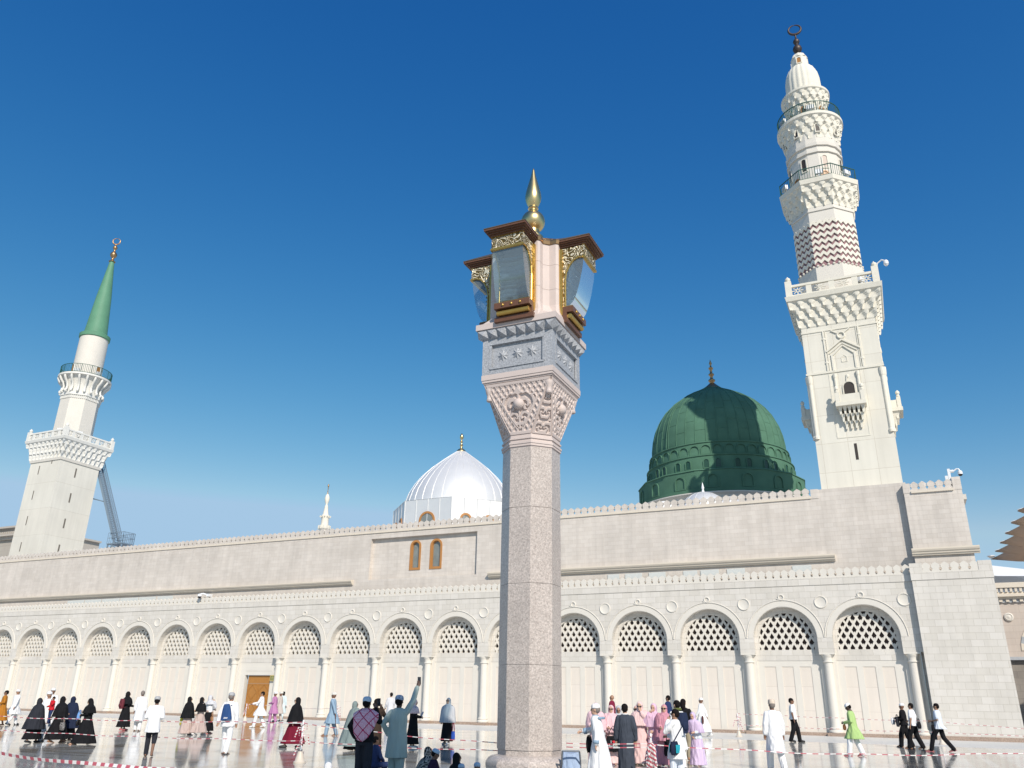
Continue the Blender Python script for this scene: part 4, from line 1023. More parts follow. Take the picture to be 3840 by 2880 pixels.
b = MB(); b.lathe([(.85, 28.4), (.82, 28.5), (.45, 28.85), (.22, 29.1)], c=G_, n=40, rmod=lambda t, r, z: r*(1+.10*abs(math.sin(8*t))))
b.lathe([(.16, 29.05), (.14, 29.15), (.30, 29.3), (.32, 29.42), (.16, 29.56), (.12, 29.66), (.14, 29.8), (.24, 29.92), (.26, 30.02), (.12, 30.14), (.11, 30.4), (.2, 30.55), (.22, 30.65), (.09, 30.75), (.07, 30.95), (.14, 31.1), (.05, 31.35), (.02, 31.5)], c=G_, n=16)
GD(b, 'finial', M_COPPER, 60)

# ---------------------------------------------------------------- silver dome
V_ = (40.4, 10.0)
sd_ = thing('silver_dome', 'pointed silver metal dome on an octagonal drum with orange framed windows', 'dome', (V_[0], V_[1], 13.2))
OS = (-V_[0], -V_[1], -13.2)
def SD(mb, name, mat, smooth=None, parent=None): return mb.build(name, mat, parent or sd_, None if parent else OS, smooth)
AP = 5.8*math.cos(PI/8)
b = MB(); ring_prism(b, V_, 8, ROT, AP, AP, 13.2, 17.0)
for f in range(8):
    th = ROT+f*PI/4
    for i in range(4):
        s = (-.5+i/4)*AP*k8; nx, ny, ux, uy = math.cos(th), math.sin(th), -math.sin(th), math.cos(th)
        b.beam((V_[0]+nx*(AP+.01)+ux*s, V_[1]+ny*(AP+.01)+uy*s, 13.3), (V_[0]+nx*(AP+.01)+ux*s, V_[1]+ny*(AP+.01)+uy*s, 17.02), .05)
SD(b, 'drum', M_SILVER)
sp_ = [(4.85, 17.0), (4.80, 17.5), (4.55, 18.3), (4.1, 19.1), (3.45, 19.95), (2.6, 20.8), (1.7, 21.55), (.85, 22.2), (.3, 22.6)]
b = MB(); ring_prism(b, V_, 8, ROT, AP+.03, AP*.9, 17.001, 17.10); b.lathe(sp_, c=V_, n=72); SD(b, 'dome_shell', M_SILVER, 40)
b = MB()
for i in range(32):
    t = 2*PI*i/32
    b.tube([(V_[0]+(r+.003)*math.cos(t), V_[1]+(r+.003)*math.sin(t), z) for r, z in sp_], .028, n=4)
SD(b, 'seams', M_SILVER)
for f in range(8):
    th = ROT+f*PI/4
    for s, wd, zt in (((0, 1.5, 15.95),) if f % 2 == 0 else ((-.95, 1.0, 15.75), (1.05, 1.0, 15.75))):
        Mx = Matrix.Translation((V_[0], V_[1], 0)) @ Matrix.Rotation(th+PI/2, 4, 'Z')
        m = MB(); frame_ring(m, s-wd/2, s+wd/2, 13.6, zt, .17, -AP-.07, -AP+.05); m.xform(Mx); o = SD(m, 'window', M_WFRAME)
        m = MB(); m.prism(arched(s-wd/2+.14, s+wd/2-.14, 13.7, zt-.14), 'y', -AP-.02, -AP-.005); m.xform(Mx); SD(m, 'pane', M_PANE, parent=o)
b = MB(); finial(b, V_, 22.5, [(.45, 0), (.42, .12), (.3, .25), (.12, .36), (.10, .55), (.17, .65), (.10, .75), (.08, .9), (.15, 1.0), (.07, 1.1), (.06, 1.2), (.18, 1.35), (.16, 1.6), (.03, 1.8)], 14)
SD(b, 'finial', M_GOLD, 60)

# small domes on the roof in front of the green dome
def small_dome(c, r, z0, zt, mat, label, name='small_dome', ribs=0, tip=True):
    o = thing(name, label, 'dome', (c[0], c[1], 13.2))
    b = MB(); b.lathe([(r, 0), (r, z0-13.2)]+[(r*math.cos(t), z0-13.2+(zt-z0)*math.sin(t)) for t in np.linspace(0, PI/2*.985, 10)], n=40); b.build('shell', mat, o, None, 50)
    if ribs:
        b = MB()
        for i in range(ribs):
            a = 2*PI*i/ribs
            b.tube([((r*math.cos(t)+.004)*math.cos(a), (r*math.cos(t)+.004)*math.sin(a), z0-13.2+(zt-z0)*math.sin(t)) for t in np.linspace(0, PI/2*.97, 8)], .025, n=4)
        b.build('seams', mat, o)
    if tip:
        b = MB(); b.lathe([(.14, zt-13.22), (.10, zt-13.1), (.07, zt-12.95), (.11, zt-12.85), (.05, zt-12.6), (.02, zt-12.45)], n=10); b.build('finial', M_WHITEP, o, None, 60)
small_dome((62.75, 6.2), 1.75, 14.3, 15.9, M_SILVER, 'small silver ribbed dome with a white tip in front of the green dome', ribs=14)
small_dome((59.6, 7.0), .75, 14.9, 15.7, M_WHITECLOTH, 'tiny white dome under the left edge of the green dome', tip=False)
small_dome((64.5, 7.0), .85, 14.8, 15.65, M_SILVER, 'tiny silver dome under the right part of the green dome', tip=False)
small_dome((60.95, 7.4), .5, 14.9, 15.55, M_WHITECLOTH, 'tiny white dome between the silver ribbed dome and the left edge of the green dome', tip=False)

# ---------------------------------------------------------------- steel roof stair by the left minaret
st = thing('roof_staircase', 'blue grey steel staircase rising from a railed platform to the back of the left minaret', 'staircase', (.95, 7.6, 13.2))
b = MB()
PX0, PX1, PZ_ = -.65, 1.6, 2.95
b.box(PX0, PX1, -.75, .75, PZ_-.10, PZ_)
for x in (PX0+.1, 0.1, PX1-.1):
    for y_ in (-.65, .65): b.beam((x, y_, 0), (x, y_, PZ_-.1), .12)
b.beam((PX0+.1, -.65, 1.6), (.1, -.65, PZ_-.1), .08); b.beam((PX1-.1, -.65, 1.6), (.1, -.65, PZ_-.1), .08)
b.build('platform', M_STEEL, st)
b = MB()
top = (-4.75, 11.6)
for y_ in (-.62, .02): b.beam((PX0+1.0, y_, PZ_), (top[0], y_, top[1]), .08, .26)
n = 34
for i in range(n):
    t = (i+.5)/n; x = PX0+1.0+(top[0]-PX0-1.0)*t; z = PZ_+(top[1]-PZ_)*t
    b.box(x-.13, x+.13, -.58, -.02, z-.02, z+.02)
b.beam((-2.6, -.3, 7.6), (-4.9, -.3, 8.2), .12)
b.build('flight', M_STEEL, st)
b = MB()
for y_ in (-.66, .06):
    b.beam((PX0+1.0, y_, PZ_+1.05), (top[0], y_, top[1]+1.05), .05)
    b.beam((PX0+1.0, y_, PZ_+.55), (top[0], y_, top[1]+.55), .03)
    for i in range(n+1):
        t = i/n; x = PX0+1.0+(top[0]-PX0-1.0)*t; z = PZ_+(top[1]-PZ_)*t
        b.beam((x, y_, z), (x, y_, z+1.05), .03)
for (xa, ya), (xb, yb_) in (((PX0, -.72), (PX1, -.72)), ((PX1, -.72), (PX1, .72)), ((PX0, .72), (PX1, .72))):
    for z in (PZ_+.55, PZ_+1.1): b.beam((xa, ya, z), (xb, yb_, z), .045)
    for i in range(9): 
        t = i/8; b.beam((xa+(xb-xa)*t, ya+(yb_-ya)*t, PZ_), (xa+(xb-xa)*t, ya+(yb_-ya)*t, PZ_+1.1), .03)
b.build('handrail', M_STEEL, st)

# ---------------------------------------------------------------- far buildings, umbrella and tent
rb = thing('side_building', 'rosy stone building with a dentilled cornice and striped arch at the right edge', 'building', (92, 48, 0))
def RB(mb, name, mat, smooth=None): return mb.build(name, mat, rb, (-92, -48, 0), smooth)
b = MB(); b.box(79.1, 110, 45, 55, 6.3, 11.5); RB(b, 'wall', blocks('rosy_far_ashlar', (0.56, 0.49, 0.425), (0.53, 0.46, 0.40), (0.43, 0.36, 0.31), 1.7, .62, stain=.06))
b = MB(); b.box(79.1, 110, 45.05, 55, 0, 6.0); RB(b, 'base_wall', blocks('dark_far_ashlar', (0.30, 0.27, 0.235), (0.26, 0.235, 0.21), (0.20, 0.18, 0.16), .9, .62, stain=.15))
b = MB(); b.box(79.1, 110, 44.6, 45.2, 6.0, 6.3); b.box(79.1, 110, 44.85, 45.2, 11.5, 11.85); RB(b, 'band', plain('blue_grey_band_stone', (0.40, 0.42, 0.44), .7))
b = MB()
for z0, z1, p in ((11.85, 12.05, .35), (12.05, 12.3, .6), (12.3, 12.5, .5), (12.9, 13.4, .75)): b.box(79.1, 110, 45-p, 45.3, z0, z1)
for i in range(70): b.box(79.2+i*.42, 79.42+i*.42, 44.35, 44.7, 12.5, 12.9)
for i in range(50): b.box(79.2+i*.6, 79.5+i*.6, 44.72, 44.84, 11.56, 11.84)
RB(b, 'cornice', M_MOULD)
b = MB(); b.lathe([(.42, 0), (.42, .12), (.30, .20), (.27, .14), (.004, .22)], n=24, close=False); b.xform(Matrix.Translation((84.57, 45, 10.1)) @ Matrix.Rotation(R_(90), 4, 'X')); RB(b, 'boss', M_CREAM, 50)
for kk in range(3):
    cx = 88.6+kk*9.2
    for i in range(16):
        t0, t1 = PI-PI*i/16, PI-PI*(i+1)/16
        b = MB(); pts = [(cx+2.9*math.cos(t0), 6.9+2.9*math.sin(t0)), (cx+3.5*math.cos(t0), 6.9+3.5*math.sin(t0)), (cx+3.5*math.cos(t1), 6.9+3.5*math.sin(t1)), (cx+2.9*math.cos(t1), 6.9+2.9*math.sin(t1))]
        b.prism(pts, 'y', 44.92, 45.1)
        RB(b, 'arch_stone', plain('grey_voussoir', (0.36, 0.38, 0.39), .75) if i % 2 else M_MOULD)
    b = MB(); b.prism([(cx-2.9, 6.31), (cx+2.9, 6.31)]+arc(cx, 6.9, 2.9, 0, PI, 16), 'y', 44.96, 44.99); RB(b, 'arch_infill', M_PANE)

lbd = thing('side_building', 'grey corniced stone building behind the left minaret at the left edge', 'building', (-60, 26, 0))
b = MB(); b.box(-140, -33, 20, 32, 0, 21.1); b.build('wall', blocks('grey_far_ashlar', (0.42, 0.385, 0.335), (0.40, 0.365, 0.315), (0.30, 0.27, 0.23), 1.8, .7, stain=.06), lbd, (60, -26, 0))
b = MB(); b.box(-140, -33, 19.6, 32, 21.1, 21.5); b.box(-140, -33, 19.2, 32, 21.5, 21.75); b.box(-140, -33, 19.5, 32, 21.75, 22.5); b.box(-140, -32.6, 18.9, 32, 22.5, 22.75)
for i in range(120): b.box(-88+i*.45, -87.75+i*.45, 19.25, 19.5, 21.78, 22.1)
b.build('cornice', plain('grey_moulding_stone', (0.44, 0.40, 0.35), .75), lbd, (60, -26, 0))

um = thing('sunshade_umbrella', 'huge open courtyard umbrella with a scalloped beige canopy reaching in from the right edge', 'umbrella', (95.5, 20.0, 0))
def scallop(t, n):     # 0 at the tips, 1 in mid scallop
    return abs(math.sin(PI*n*t))
nE = 6; rings = []
for j, s_ in enumerate((1.0, .86, .7, .5, .28, .06)):
    row = []
    for side in range(4):
        for i in range(36):
            t = i/36
            hx = 12.7*s_; inset = (1-s_*.0)*(1.15*scallop(t, nE) if j == 0 else .75*scallop(t, nE)*(s_**4))
            u = -1+2*t
            x, y = ((-hx+inset), u*hx) if side == 0 else (u*hx, hx-inset) if side == 1 else (hx-inset, -u*hx) if side == 2 else (-u*hx, -hx+inset)
            z = 14.1-2.6*(1-s_)**.8+(.35*scallop(t, nE) if j < 2 else .15*scallop(t, nE)*s_)
            row.append((x, y, z))
    rings.append(row)
b = MB(); b.loft(rings, cap=False)
can = b.build('canopy', M_CANVAS, um, (0, 0, 0), 60)
sol = can.modifiers.new('thickness', 'SOLIDIFY'); sol.thickness = .05
for side in range(4):
    for i in range(nE):
        t = i/nE; u = (-1+2*t)*12.7
        p = [(-12.7, u), (u, 12.7), (12.7, -u), (-u, -12.7)][side]; q_ = [(-11.4, u), (u, 11.4), (11.4, -u), (-u, -11.4)][side]
        b = MB(); b.tube([(p[0], p[1], 14.16), ((p[0]+q_[0])/2, (p[1]+q_[1])/2, 14.24), (q_[0], q_[1], 14.18)], [.06, .34, .10], n=8, flat=.35)
        b.build('sunlit_lip', M_WHITECLOTH, um, (0, 0, 0), 60)  # white colour stands in for the sunlit upper lips of the canopy
b = MB()
for i in range(8):
    a = i*PI/4+PI/8; b.tube([(.3*math.cos(a), .3*math.sin(a), 10.8), (6*math.cos(a), 6*math.sin(a), 12.5), (12.2*math.cos(a), 12.2*math.sin(a), 13.85)], .07, n=6)
b.build('rib', M_BRONZE, um, (0, 0, 0))
b = MB(); b.lathe([(.7, 0), (.6, .3), (.32, .5), (.28, 11.6), (.5, 11.8), (.2, 12.2)], n=16); b.build('mast', M_WHITEP, um, (0, 0, 0), 40)

te = thing('tent', 'white tent roof above the building at the right edge', 'tent', (82, 62, 13.0))
b = MB(); b.add([(-8, -6, 4.4), (3.5, -6, 2.6), (12, -6, 2.2), (12, 6, 2.2), (-8, 6, 2.2), (-1.5, 0, 5.6)], [(0, 1, 5), (1, 2, 5), (2, 3, 5), (3, 4, 5), (4, 0, 5)])
b.build('canvas', M_WHITECLOTH, te)
b = MB()
for x, y_ in ((-7.8, -5.8), (11.8, -5.8), (11.8, 5.8), (-7.8, 5.8)): b.beam((x, y_, -13), (x, y_, 2.2), .2)
b.build('post', M_WHITEP, te)

# ================================================================== LAMP POST
def lamp_post(loc, label, rz=0.0):
    L = thing('lamp_post', label, 'lamp post', loc, rz)
    k = 1/math.cos(PI/8)
    b = MB()
    ring_prism(b, (0, 0), 8, -PI/2, .80, .80, 0, .10); 
    prof = [(.80, .10)]+[(.705+.185*math.cos(t), .30+.19*math.sin(t)) for t in np.linspace(-1.35, 1.45, 9)]+[(.66, .505)]
    b.lathe([(r*k*(.985 if False else 1), z) for r, z in prof], n=8, rot=-PI/2+PI/8)
    b.build('base', M_PINK, L, None, 30)
    b = MB()
    for z0, z1 in ((.50, .600), (.612, 2.335), (2.343, 4.095), (4.103, 5.86), (5.868, 7.33)):
        ring_prism(b, (0, 0), 8, -PI/2, .645 if z0 < .55 else .662, .645 if z0 < .55 else .662-.004*(z0 > 4), z0, z1)
    ring_prism(b, (0, 0), 8, -PI/2, .64, .64, .55, 7.3)
    b.build('shaft', M_PINK, L)
    b = MB(); c = (0, 0)
    for a, z in ((.66, (7.33, 7.36)), (.685, (7.36, 7.42)), (.70, (7.42, 7.47)), (.665, (7.47, 7.54)), (.69, (7.54, 7.58)), (.66, (7.58, 7.66))): ring_prism(b, c, 8, -PI/2, a, a, *z)
    b.build('neck_moulding', M_PINKS, L)
    # carved capital: octagon below, square above
    ZB, ZT = 7.66, 9.0; A0, A1 = .645, .90
    t8 = math.tan(PI/8)
    def hmain(u, v, hw):
        """relief of the broad faces: diaper grid, framed shield with scrolls and a boss"""
        x, z = u*hw, v
        edge = min(1-abs(u), (1-v)*.9, v*.9)
        g1 = abs(((x*7.0+z*5.6) % 1)-.5); g2 = abs(((x*7.0-z*5.6) % 1)-.5)
        h = .028 if max(g1, g2) > .33 else 0.0
        if edge < .055: h = .032
        # shield
        top = .86-.12*abs(x)/.45-.05*abs(math.sin(x*14)); bot = .10
        hwS = .50*max(0, (v-bot)/(.66-bot))**.75 if v < .66 else .50*max(0, (1-(v-.66)/.42))**.5
        if bot < v < top and abs(x) < hwS:
            d = min(hwS-abs(x), top-v, v-bot)
            if d < .035: h = .038
            else:
                ax_ = abs(x)
                s = math.sin(38*math.hypot(ax_-.20, (v-.52)*1.1)-2.2*math.atan2(v-.52, ax_-.20))
                s2 = math.sin(44*math.hypot(ax_-.10, (v-.30)*1.2)+2*math.atan2(v-.30, ax_-.10+1e-6))
                h = .034 if (s > .05 if v > .45 else s2 > .0) else -.012
                if ax_ < .022: h = .034
        return h
    def hcorner(u, v, hw):
        x = u*hw
        if 1-abs(u) < .12 or v < .05: return .03
        s = math.sin(52*math.hypot(abs(x)-.07, (v*1.2 % .30)-.15)+2*math.atan2((v*1.2 % .30)-.15, abs(x)-.07))
        return .028 if s > -.1 else -.014
    b = MB()
    def patch(P00, P10, P01, P11, nrm, hf, nu, nv, taper=False):
        P00, P10, P01, P11 = map(Vector, (P00, P10, P01, P11)); rows = []
        for j in range(nv+1):
            v = j/nv; a = P00.lerp(P01, v); c_ = P10.lerp(P11, v); hw = (c_-a).length/2; row = []
            for i in range(nu+1):
                u = i/nu; p = a.lerp(c_, u)
                row.append(p+nrm*(hf(2*u-1, v, hw) if 0 < i < nu and 0 < j < nv else 0))
            rows.append(row)
        b.loft(rows, cap=False, closed=False)
    for f in range(4):
        Mz = Matrix.Rotation(f*PI/2, 4, 'Z')
        lo = A0*t8
        P = [Mz @ Vector(p) for p in ((-lo, -A0, ZB), (lo, -A0, ZB), (-A1, -A1, ZT), (A1, -A1, ZT))]
        n_ = (P[1]-P[0]).cross(P[2]-P[0]).normalized()
        patch(P[0], P[1], P[2], P[3], n_, hmain, 84, 84)
        Q = [Mz @ Vector(p) for p in ((lo, -A0, ZB), (A0, -lo, ZB), (A1-.0, -A1, ZT), (A1, -A1+.0, ZT))]
        n2 = (Q[1]-Q[0]).cross(Q[2]-Q[0]).normalized()
        patch(Q[0], Q[1], Q[2], Q[3], n2, hcorner, 24, 60)
    cap = b.build('capital', M_PINKS, L, None, 25)
    # shell bosses on the faces, scallop corbels on the corners
    def shell(t, r, z): return r*(1+.05*abs(math.sin(9*t)))
    for f in range(4):
        b = MB(); b.lathe([(.004, .15), (.05, .145), (.10, .11), (.135, .06), (.145, .0), (.12, -.05)], n=54, rmod=shell)
        yy = -(A0+(A1-A0)*.56)
        b.xform(Matrix.Rotation(f*PI/2, 4, 'Z') @ Matrix.Translation((0, yy, ZB+(ZT-ZB)*.56)) @ Matrix.Rotation(R_(100), 4, 'X'))
        b.build('shell_boss', M_PINKS, cap, None, 40)
        b = MB()
        b.lathe([(.03, 8.56), (.075, 8.58), (.085, 8.62), (.07, 8.65), (.075, 8.74), (.10, 8.80), (.115, 8.88), (.09, 8.96), (.03, 8.99)], c=(.805, -.805), n=24)
        b.xform(Matrix.Rotation(f*PI/2, 4, 'Z')); b.build('corner_corbel', M_PINKS, cap, None, 40)
    b = MB()
    for a, z in ((.93, (9.0, 9.04)), (.96, (9.04, 9.10)), (.975, (9.10, 9.24))): ring_prism(b, c, 4, -PI/2, a, a, *z)
    b.build('abacus', M_PINKS, L)
    # blue-grey block with star panels
    b = MB(); H = .965
    ring_prism(b, c, 4, -PI/2, H-.05, H-.05, 9.243, 10.21)
    for f in range(4):
        m0 = len(b.v); y0, y1 = -H, -H+.055
        E_ = H-.0552; b.box(-H, E_, y0, y1, 9.241, 9.40); b.box(-H, E_, y0, y1, 10.06, 10.22); b.box(-H, -H+.23, y0, y1, 9.40, 10.06); b.box(H-.23, E_, y0, y1, 9.40, 10.06)
        for (xa, za), (xb, zb) in (((-.74, 9.395), (.74, 9.395)), ((-.74, 10.065), (.74, 10.065)), ((-.735, 9.40), (-.735, 10.06)), ((.735, 9.40), (.735, 10.06))):
            b.beam((xa, y0+.01, za), (xb, y0+.01, zb), .07, .045)
        if f: b.xform(Matrix.Rotation(f*PI/2, 4, 'Z'), m0)
    b.build('star_block', M_GREYS, L)
    star = MB(); n = 16; ctr = (0, -.075, 0); pts = []
    for i in range(n):
        r = .165 if i % 2 == 0 else .108; t = PI/2+2*PI*i/n; pts.append((r*math.cos(t), 0, r*math.sin(t)))
    star.add([ctr]+pts, [(0, 1+(i+1) % n, 1+i) for i in range(n)]); me_star = star.mesh('star', M_GREYS)
    for f in range(4):
        for x in (-.40, 0, .40):
            p = Matrix.Rotation(f*PI/2, 4, 'Z') @ Vector((x, -H+.049, 9.73))
            link('star', me_star, L, p, f*PI/2)
    # faceted diamond course
    b = MB(); z0, z1 = 10.22, 10.46; a0, a1 = .985, 1.10; n = 8
    ring_prism(b, c, 4, -PI/2, a0-.03, a1-.03, z0, z1)
    for f in range(4):
        m0 = len(b.v)
        for i in range(n):
            for (xa, xb) in ((-1+2*i/n, -1+2*(i+1)/n),):
                A_0 = (xa*a0, -a0+.03, z0); B_0 = (xb*a0, -a0+.03, z0); A_1 = (xa*a1, -a1+.03, z1); B_1 = (xb*a1, -a1+.03, z1)
                cx_ = ((xa+xb)/2)*(a0+a1)/2; ap = (cx_, -(a0+a1)/2-.085, (z0+z1)/2-.035)
                b.add([A_0, B_0, B_1, A_1, ap], [(0, 1, 4), (1, 2, 4), (2, 3, 4), (3, 0, 4)])
        if f: b.xform(Matrix.Rotation(f*PI/2, 4, 'Z'), m0)
    b.build('diamond_course', M_GREYS, L)
    # pink core: plinth, cross-shaped head with splayed corners
    b = MB(); ring_prism(b, c, 4, -PI/2, 1.11, 1.11, 10.463, 10.62)
    def cross(aw, ad, dg):
        return [(-aw, -ad), (aw, -ad), (aw+.05, -ad+.06), (aw+.05, -dg), (dg, -aw-.05), (ad-.06, -aw-.05), (ad, -aw)]
    def plan(aw, ad, dg):
        out = []
        for f in range(4):
            for p in cross(aw, ad, dg)[1:]:
                q = Matrix.Rotation(f*PI/2, 4, 'Z') @ Vector((p[0], p[1], 0)); out.append((q.x, q.y))
        return out
    P1 = plan(.56, .98, .74)
    def ring_at(pl, z, s=1.0): return [(x*s, y*s, z) for x, y in pl]
    sq = []
    for x, y in P1:           # the plinth's top square, matched point for point
        m = max(abs(x), abs(y)); sq.append((x/m*1.105, y/m*1.105, 10.622))
    b.loft([sq, ring_at(plan(.60, 1.0, .84), 10.86), ring_at(P1, 11.06), ring_at(P1, 11.515)], cap=True)
    b.loft([ring_at(P1, 11.523), ring_at(P1, 12.235)]); b.loft([ring_at(P1, 12.243), ring_at(P1, 12.86)])
    b.loft([ring_at(P1, 11.4, .988), ring_at(P1, 12.8, .988)])
    b.build('core', M_PINKS, L)
    b = MB(); P2 = plan(.58, 1.0, .76)
    b.loft([ring_at(P2, 12.863), ring_at(P2, 12.95, 1.02), ring_at(P2, 13.0, 1.0), ring_at(P2, 13.18, .72), ring_at(P2, 13.32, .50)])
    b.build('core_cap', M_COPPER, L)
    b = MB()
    b.lathe([(.40, 13.25), (.36, 13.34), (.25, 13.42), (.23, 13.5), (.29, 13.55), (.29, 13.62), (.21, 13.68), (.19, 13.74)]+[(.335*math.cos(t), 14.13+.335*math.sin(t)) for t in np.linspace(-1.0, 1.15, 14)]
            +[(.12, 14.46), (.11, 14.52), (.15, 14.56), (.13, 14.62), (.17, 14.70), (.215, 14.82), (.23, 14.95), (.215, 15.08), (.17, 15.28), (.115, 15.5), (.07, 15.68), (.035, 15.86), (.02, 15.93), (.004, 15.95)], n=40)
    b.build('finial', M_GOLD, L, None, 30)
    # lantern, built once facing -y
    def lantern(rzl):
        q = bpy.data.objects.new('lantern', None); COL.objects.link(q); q.parent = L; q.rotation_euler = (0, 0, rzl); q.empty_display_size = .2
        return q
    parts = []
    b = MB(); HWE = .585
    b.box(-HWE, HWE, -1.85, -.95, 12.90, 12.95); b.box(-HWE+.03, HWE-.03, -1.81, -.95, 12.865, 12.899); b.box(-HWE+.07, HWE-.07, -1.76, -.95, 12.825, 12.864); b.box(-HWE+.11, HWE-.11, -1.71, -.95, 12.78, 12.824)
    parts.append(('eaves', b.mesh('eaves', M_WOODD)))
    b = MB(); b.loft([[(-HWE-.01, -1.86, 12.952), (HWE+.01, -1.86, 12.952), (HWE+.01, -.93, 12.952), (-HWE-.01, -.93, 12.952)], [(-HWE-.01, -1.86, 12.975), (HWE+.01, -1.86, 12.975), (HWE+.01, -.93, 12.975), (-HWE-.01, -.93, 12.975)], [(-.34, -1.1, 13.16), (.34, -1.1, 13.16), (.34, -.72, 13.2), (-.34, -.72, 13.2)]])
    parts.append(('roof', b.mesh('roof', M_COPPER)))
    b = MB(); W = .445
    b.box(-W, W, -1.66, -1.61, 12.44, 12.76)                      # frieze over the front pane
    def side_panel(x, t):
        yF = lambda z: -1.66+(12.70-z)*.235                         # front edge leans back downwards
        ar = [(-1.60, 12.36)]+[(-1.10-.50*math.cos(t_), 11.98+.42*math.sin(t_)) for t_ in np.linspace(.45, PI/2, 5)]
        arch = [(-1.60, 12.40), (-1.50, 12.42), (-1.36, 12.36), (-1.24, 12.22), (-1.15, 12.02), (-1.12, 11.80), (-1.12, 10.98)]
        outer = [(-1.66, 12.70), (-1.66, 12.46), ]
        poly_top = [(-1.66, 12.44)]+arch+[(-1.0, 10.98), (-1.0, 12.76), (-1.66, 12.76)]
        b.prism([(y_, z_) for y_, z_ in poly_top], 'x', x, x+t)
    side_panel(-W-.001, .04); side_panel(W-.039, .04)
    parts.append(('filigree_frame', b.mesh('filigree_frame', M_FILI)))
    b = MB()
    b.box(-W-.02, W+.02, -1.685, -1.60, 12.385, 12.438); b.box(-W-.015, W+.015, -1.675, -1.60, 12.76, 12.779)
    for sx in (-1, 1):
        b.tube([(sx*(W+.012), y_, z_) for y_, z_ in ((-1.62, 12.40), (-1.50, 12.42), (-1.36, 12.36), (-1.24, 12.22), (-1.15, 12.02), (-1.12, 11.80), (-1.12, 10.98))], .022, n=6)
        xa, xb = sorted((sx*(W+.0), sx*(W+.07)))
        b.box(xa, xb, -1.06, -.97, 10.78, 12.72)
    parts.append(('gilt_edge', b.mesh('gilt_edge', M_GOLDY)))
    b = MB()                                                        # wooden sill box, gilt tray and knobs
    b.box(-.49, .49, -1.34, -.97, 10.86, 11.02)
    b.box(-.54, .54, -1.20, -.97, 10.56, 10.68); b.box(-.50, .50, -1.17, -.97, 10.681, 10.86)
    parts.append(('sill_box', b.mesh('sill_box', M_WOODD)))
    b = MB(); b.tube([(-.44, -1.23, 10.77), (.44, -1.23, 10.77)], .068, n=10); b.box(-.485, .485, -1.325, -1.0, 11.022, 11.035)
    for x in (-.24, 0, .24): b.ellipsoid((x, -1.345, 10.94), (.036, .036, .036), 10, 7)
    parts.append(('gilt_tray', b.mesh('gilt_tray', M_GOLDY, 50)))
    b = MB()                                                        # glass: front pane leaning back and rounding in below, two cheeks
    fp = [(-1.635, 12.42, .425), (-1.60, 12.1, .43), (-1.52, 11.7, .435), (-1.44, 11.4, .44), (-1.35, 11.18, .445), (-1.24, 11.045, .45)]
    b.loft([[(-w_, y_, z_), (w_, y_, z_)] for y_, z_, w_ in fp], cap=False, closed=False)
    for sx in (-1, 1):
        pts = [(sx*(.425+.02*(12.42-z_)/1.4), y_, z_) for y_, z_, w_ in fp]+[(sx*.45, -1.1, 11.04), (sx*.43, -1.1, 12.38)]
        b.add(pts, [tuple(range(len(pts)))])
    parts.append(('glass', b.mesh('glass', M_GLASS, 50)))
    b = MB()                                                        # rippled reflector behind the glass
    rows = []
    for j in range(41):
        z = 11.06+1.3*j/40; y_ = -1.12+.06*math.sin(j*PI*.5)*0.5-.12*(j/40)**2
        rows.append([(-.40+.8*i/12, y_-.03*math.cos(PI*i/12*2)+.020*math.sin(j*1.9+.5*math.sin(i*1.3)), z) for i in range(13)])
    b.loft(rows, cap=False, closed=False)
    parts.append(('reflector', b.mesh('reflector', plain('rippled_reflector', (0.22, 0.31, 0.37), .35, metal=.3, noise=.2, scale=5), 60)))
    parts.append(('reflector_copy', b.mesh('reflector_copy', plain('white_reflector_copy', (0.78, 0.79, 0.78), .3), 50)))  # the reflector sheet again in white; no lamp tube is modelled
    for nm, me in parts:
        if nm not in ('glass', 'reflector'): fix_normals(me)
    for f in range(4):
        q = lantern(f*PI/2)
        for nm, me in parts: link(nm, me, q)
    return L
LP = (66.56, -33.95)
lamp_post((LP[0], LP[1], 0), 'tall pink granite lamp post with glazed gilt lanterns and a gold finial, mid plaza')
lamp_post((76.2, -49.1, 0), 'second granite lamp post beside the viewer, outside the picture, shading the foreground crowd')

# ================================================================== PEOPLE
CAMXY = Vector((74.2783, -51.6431))
def cloth(name, col, noise=.05, rough=.9):
    """woven cloth: soft uneven tone, hanging folds and a fine grain"""
    if name in MATS: return MATS[name]
    m, nt, ln, p = nmat(name)
    tc = nt.new('ShaderNodeTexCoord'); mp = nt.new('ShaderNodeMapping'); mp.inputs['Scale'].default_value = (10, 10, 1.6); ln.new(tc.outputs['Object'], mp.inputs[0])
    fo = nt.new('ShaderNodeTexNoise'); fo.inputs['Scale'].default_value = 1.0; fo.inputs['Detail'].default_value = 3; fo.inputs['Distortion'].default_value = .8; ln.new(mp.outputs[0], fo.inputs['Vector'])
    nz = nt.new('ShaderNodeTexNoise'); nz.inputs['Scale'].default_value = 7; nz.inputs['Detail'].default_value = 5; ln.new(tc.outputs['Object'], nz.inputs['Vector'])
    ln.new(ramp_mix(nt, ln, nz.outputs['Fac'], tuple(c*(1-noise*2) for c in col), tuple(min(.85, c*(1+noise*2)) for c in col)), p.inputs['Base Color'])
    bp = nt.new('ShaderNodeBump'); bp.inputs['Strength'].default_value = .75; bp.inputs['Distance'].default_value = .07; ln.new(fo.outputs['Fac'], bp.inputs['Height']); ln.new(bp.outputs[0], p.inputs['Normal'])
    p.inputs['Roughness'].default_value = rough; p.inputs['Specular IOR Level'].default_value = .15
    MATS[name] = m
    return m
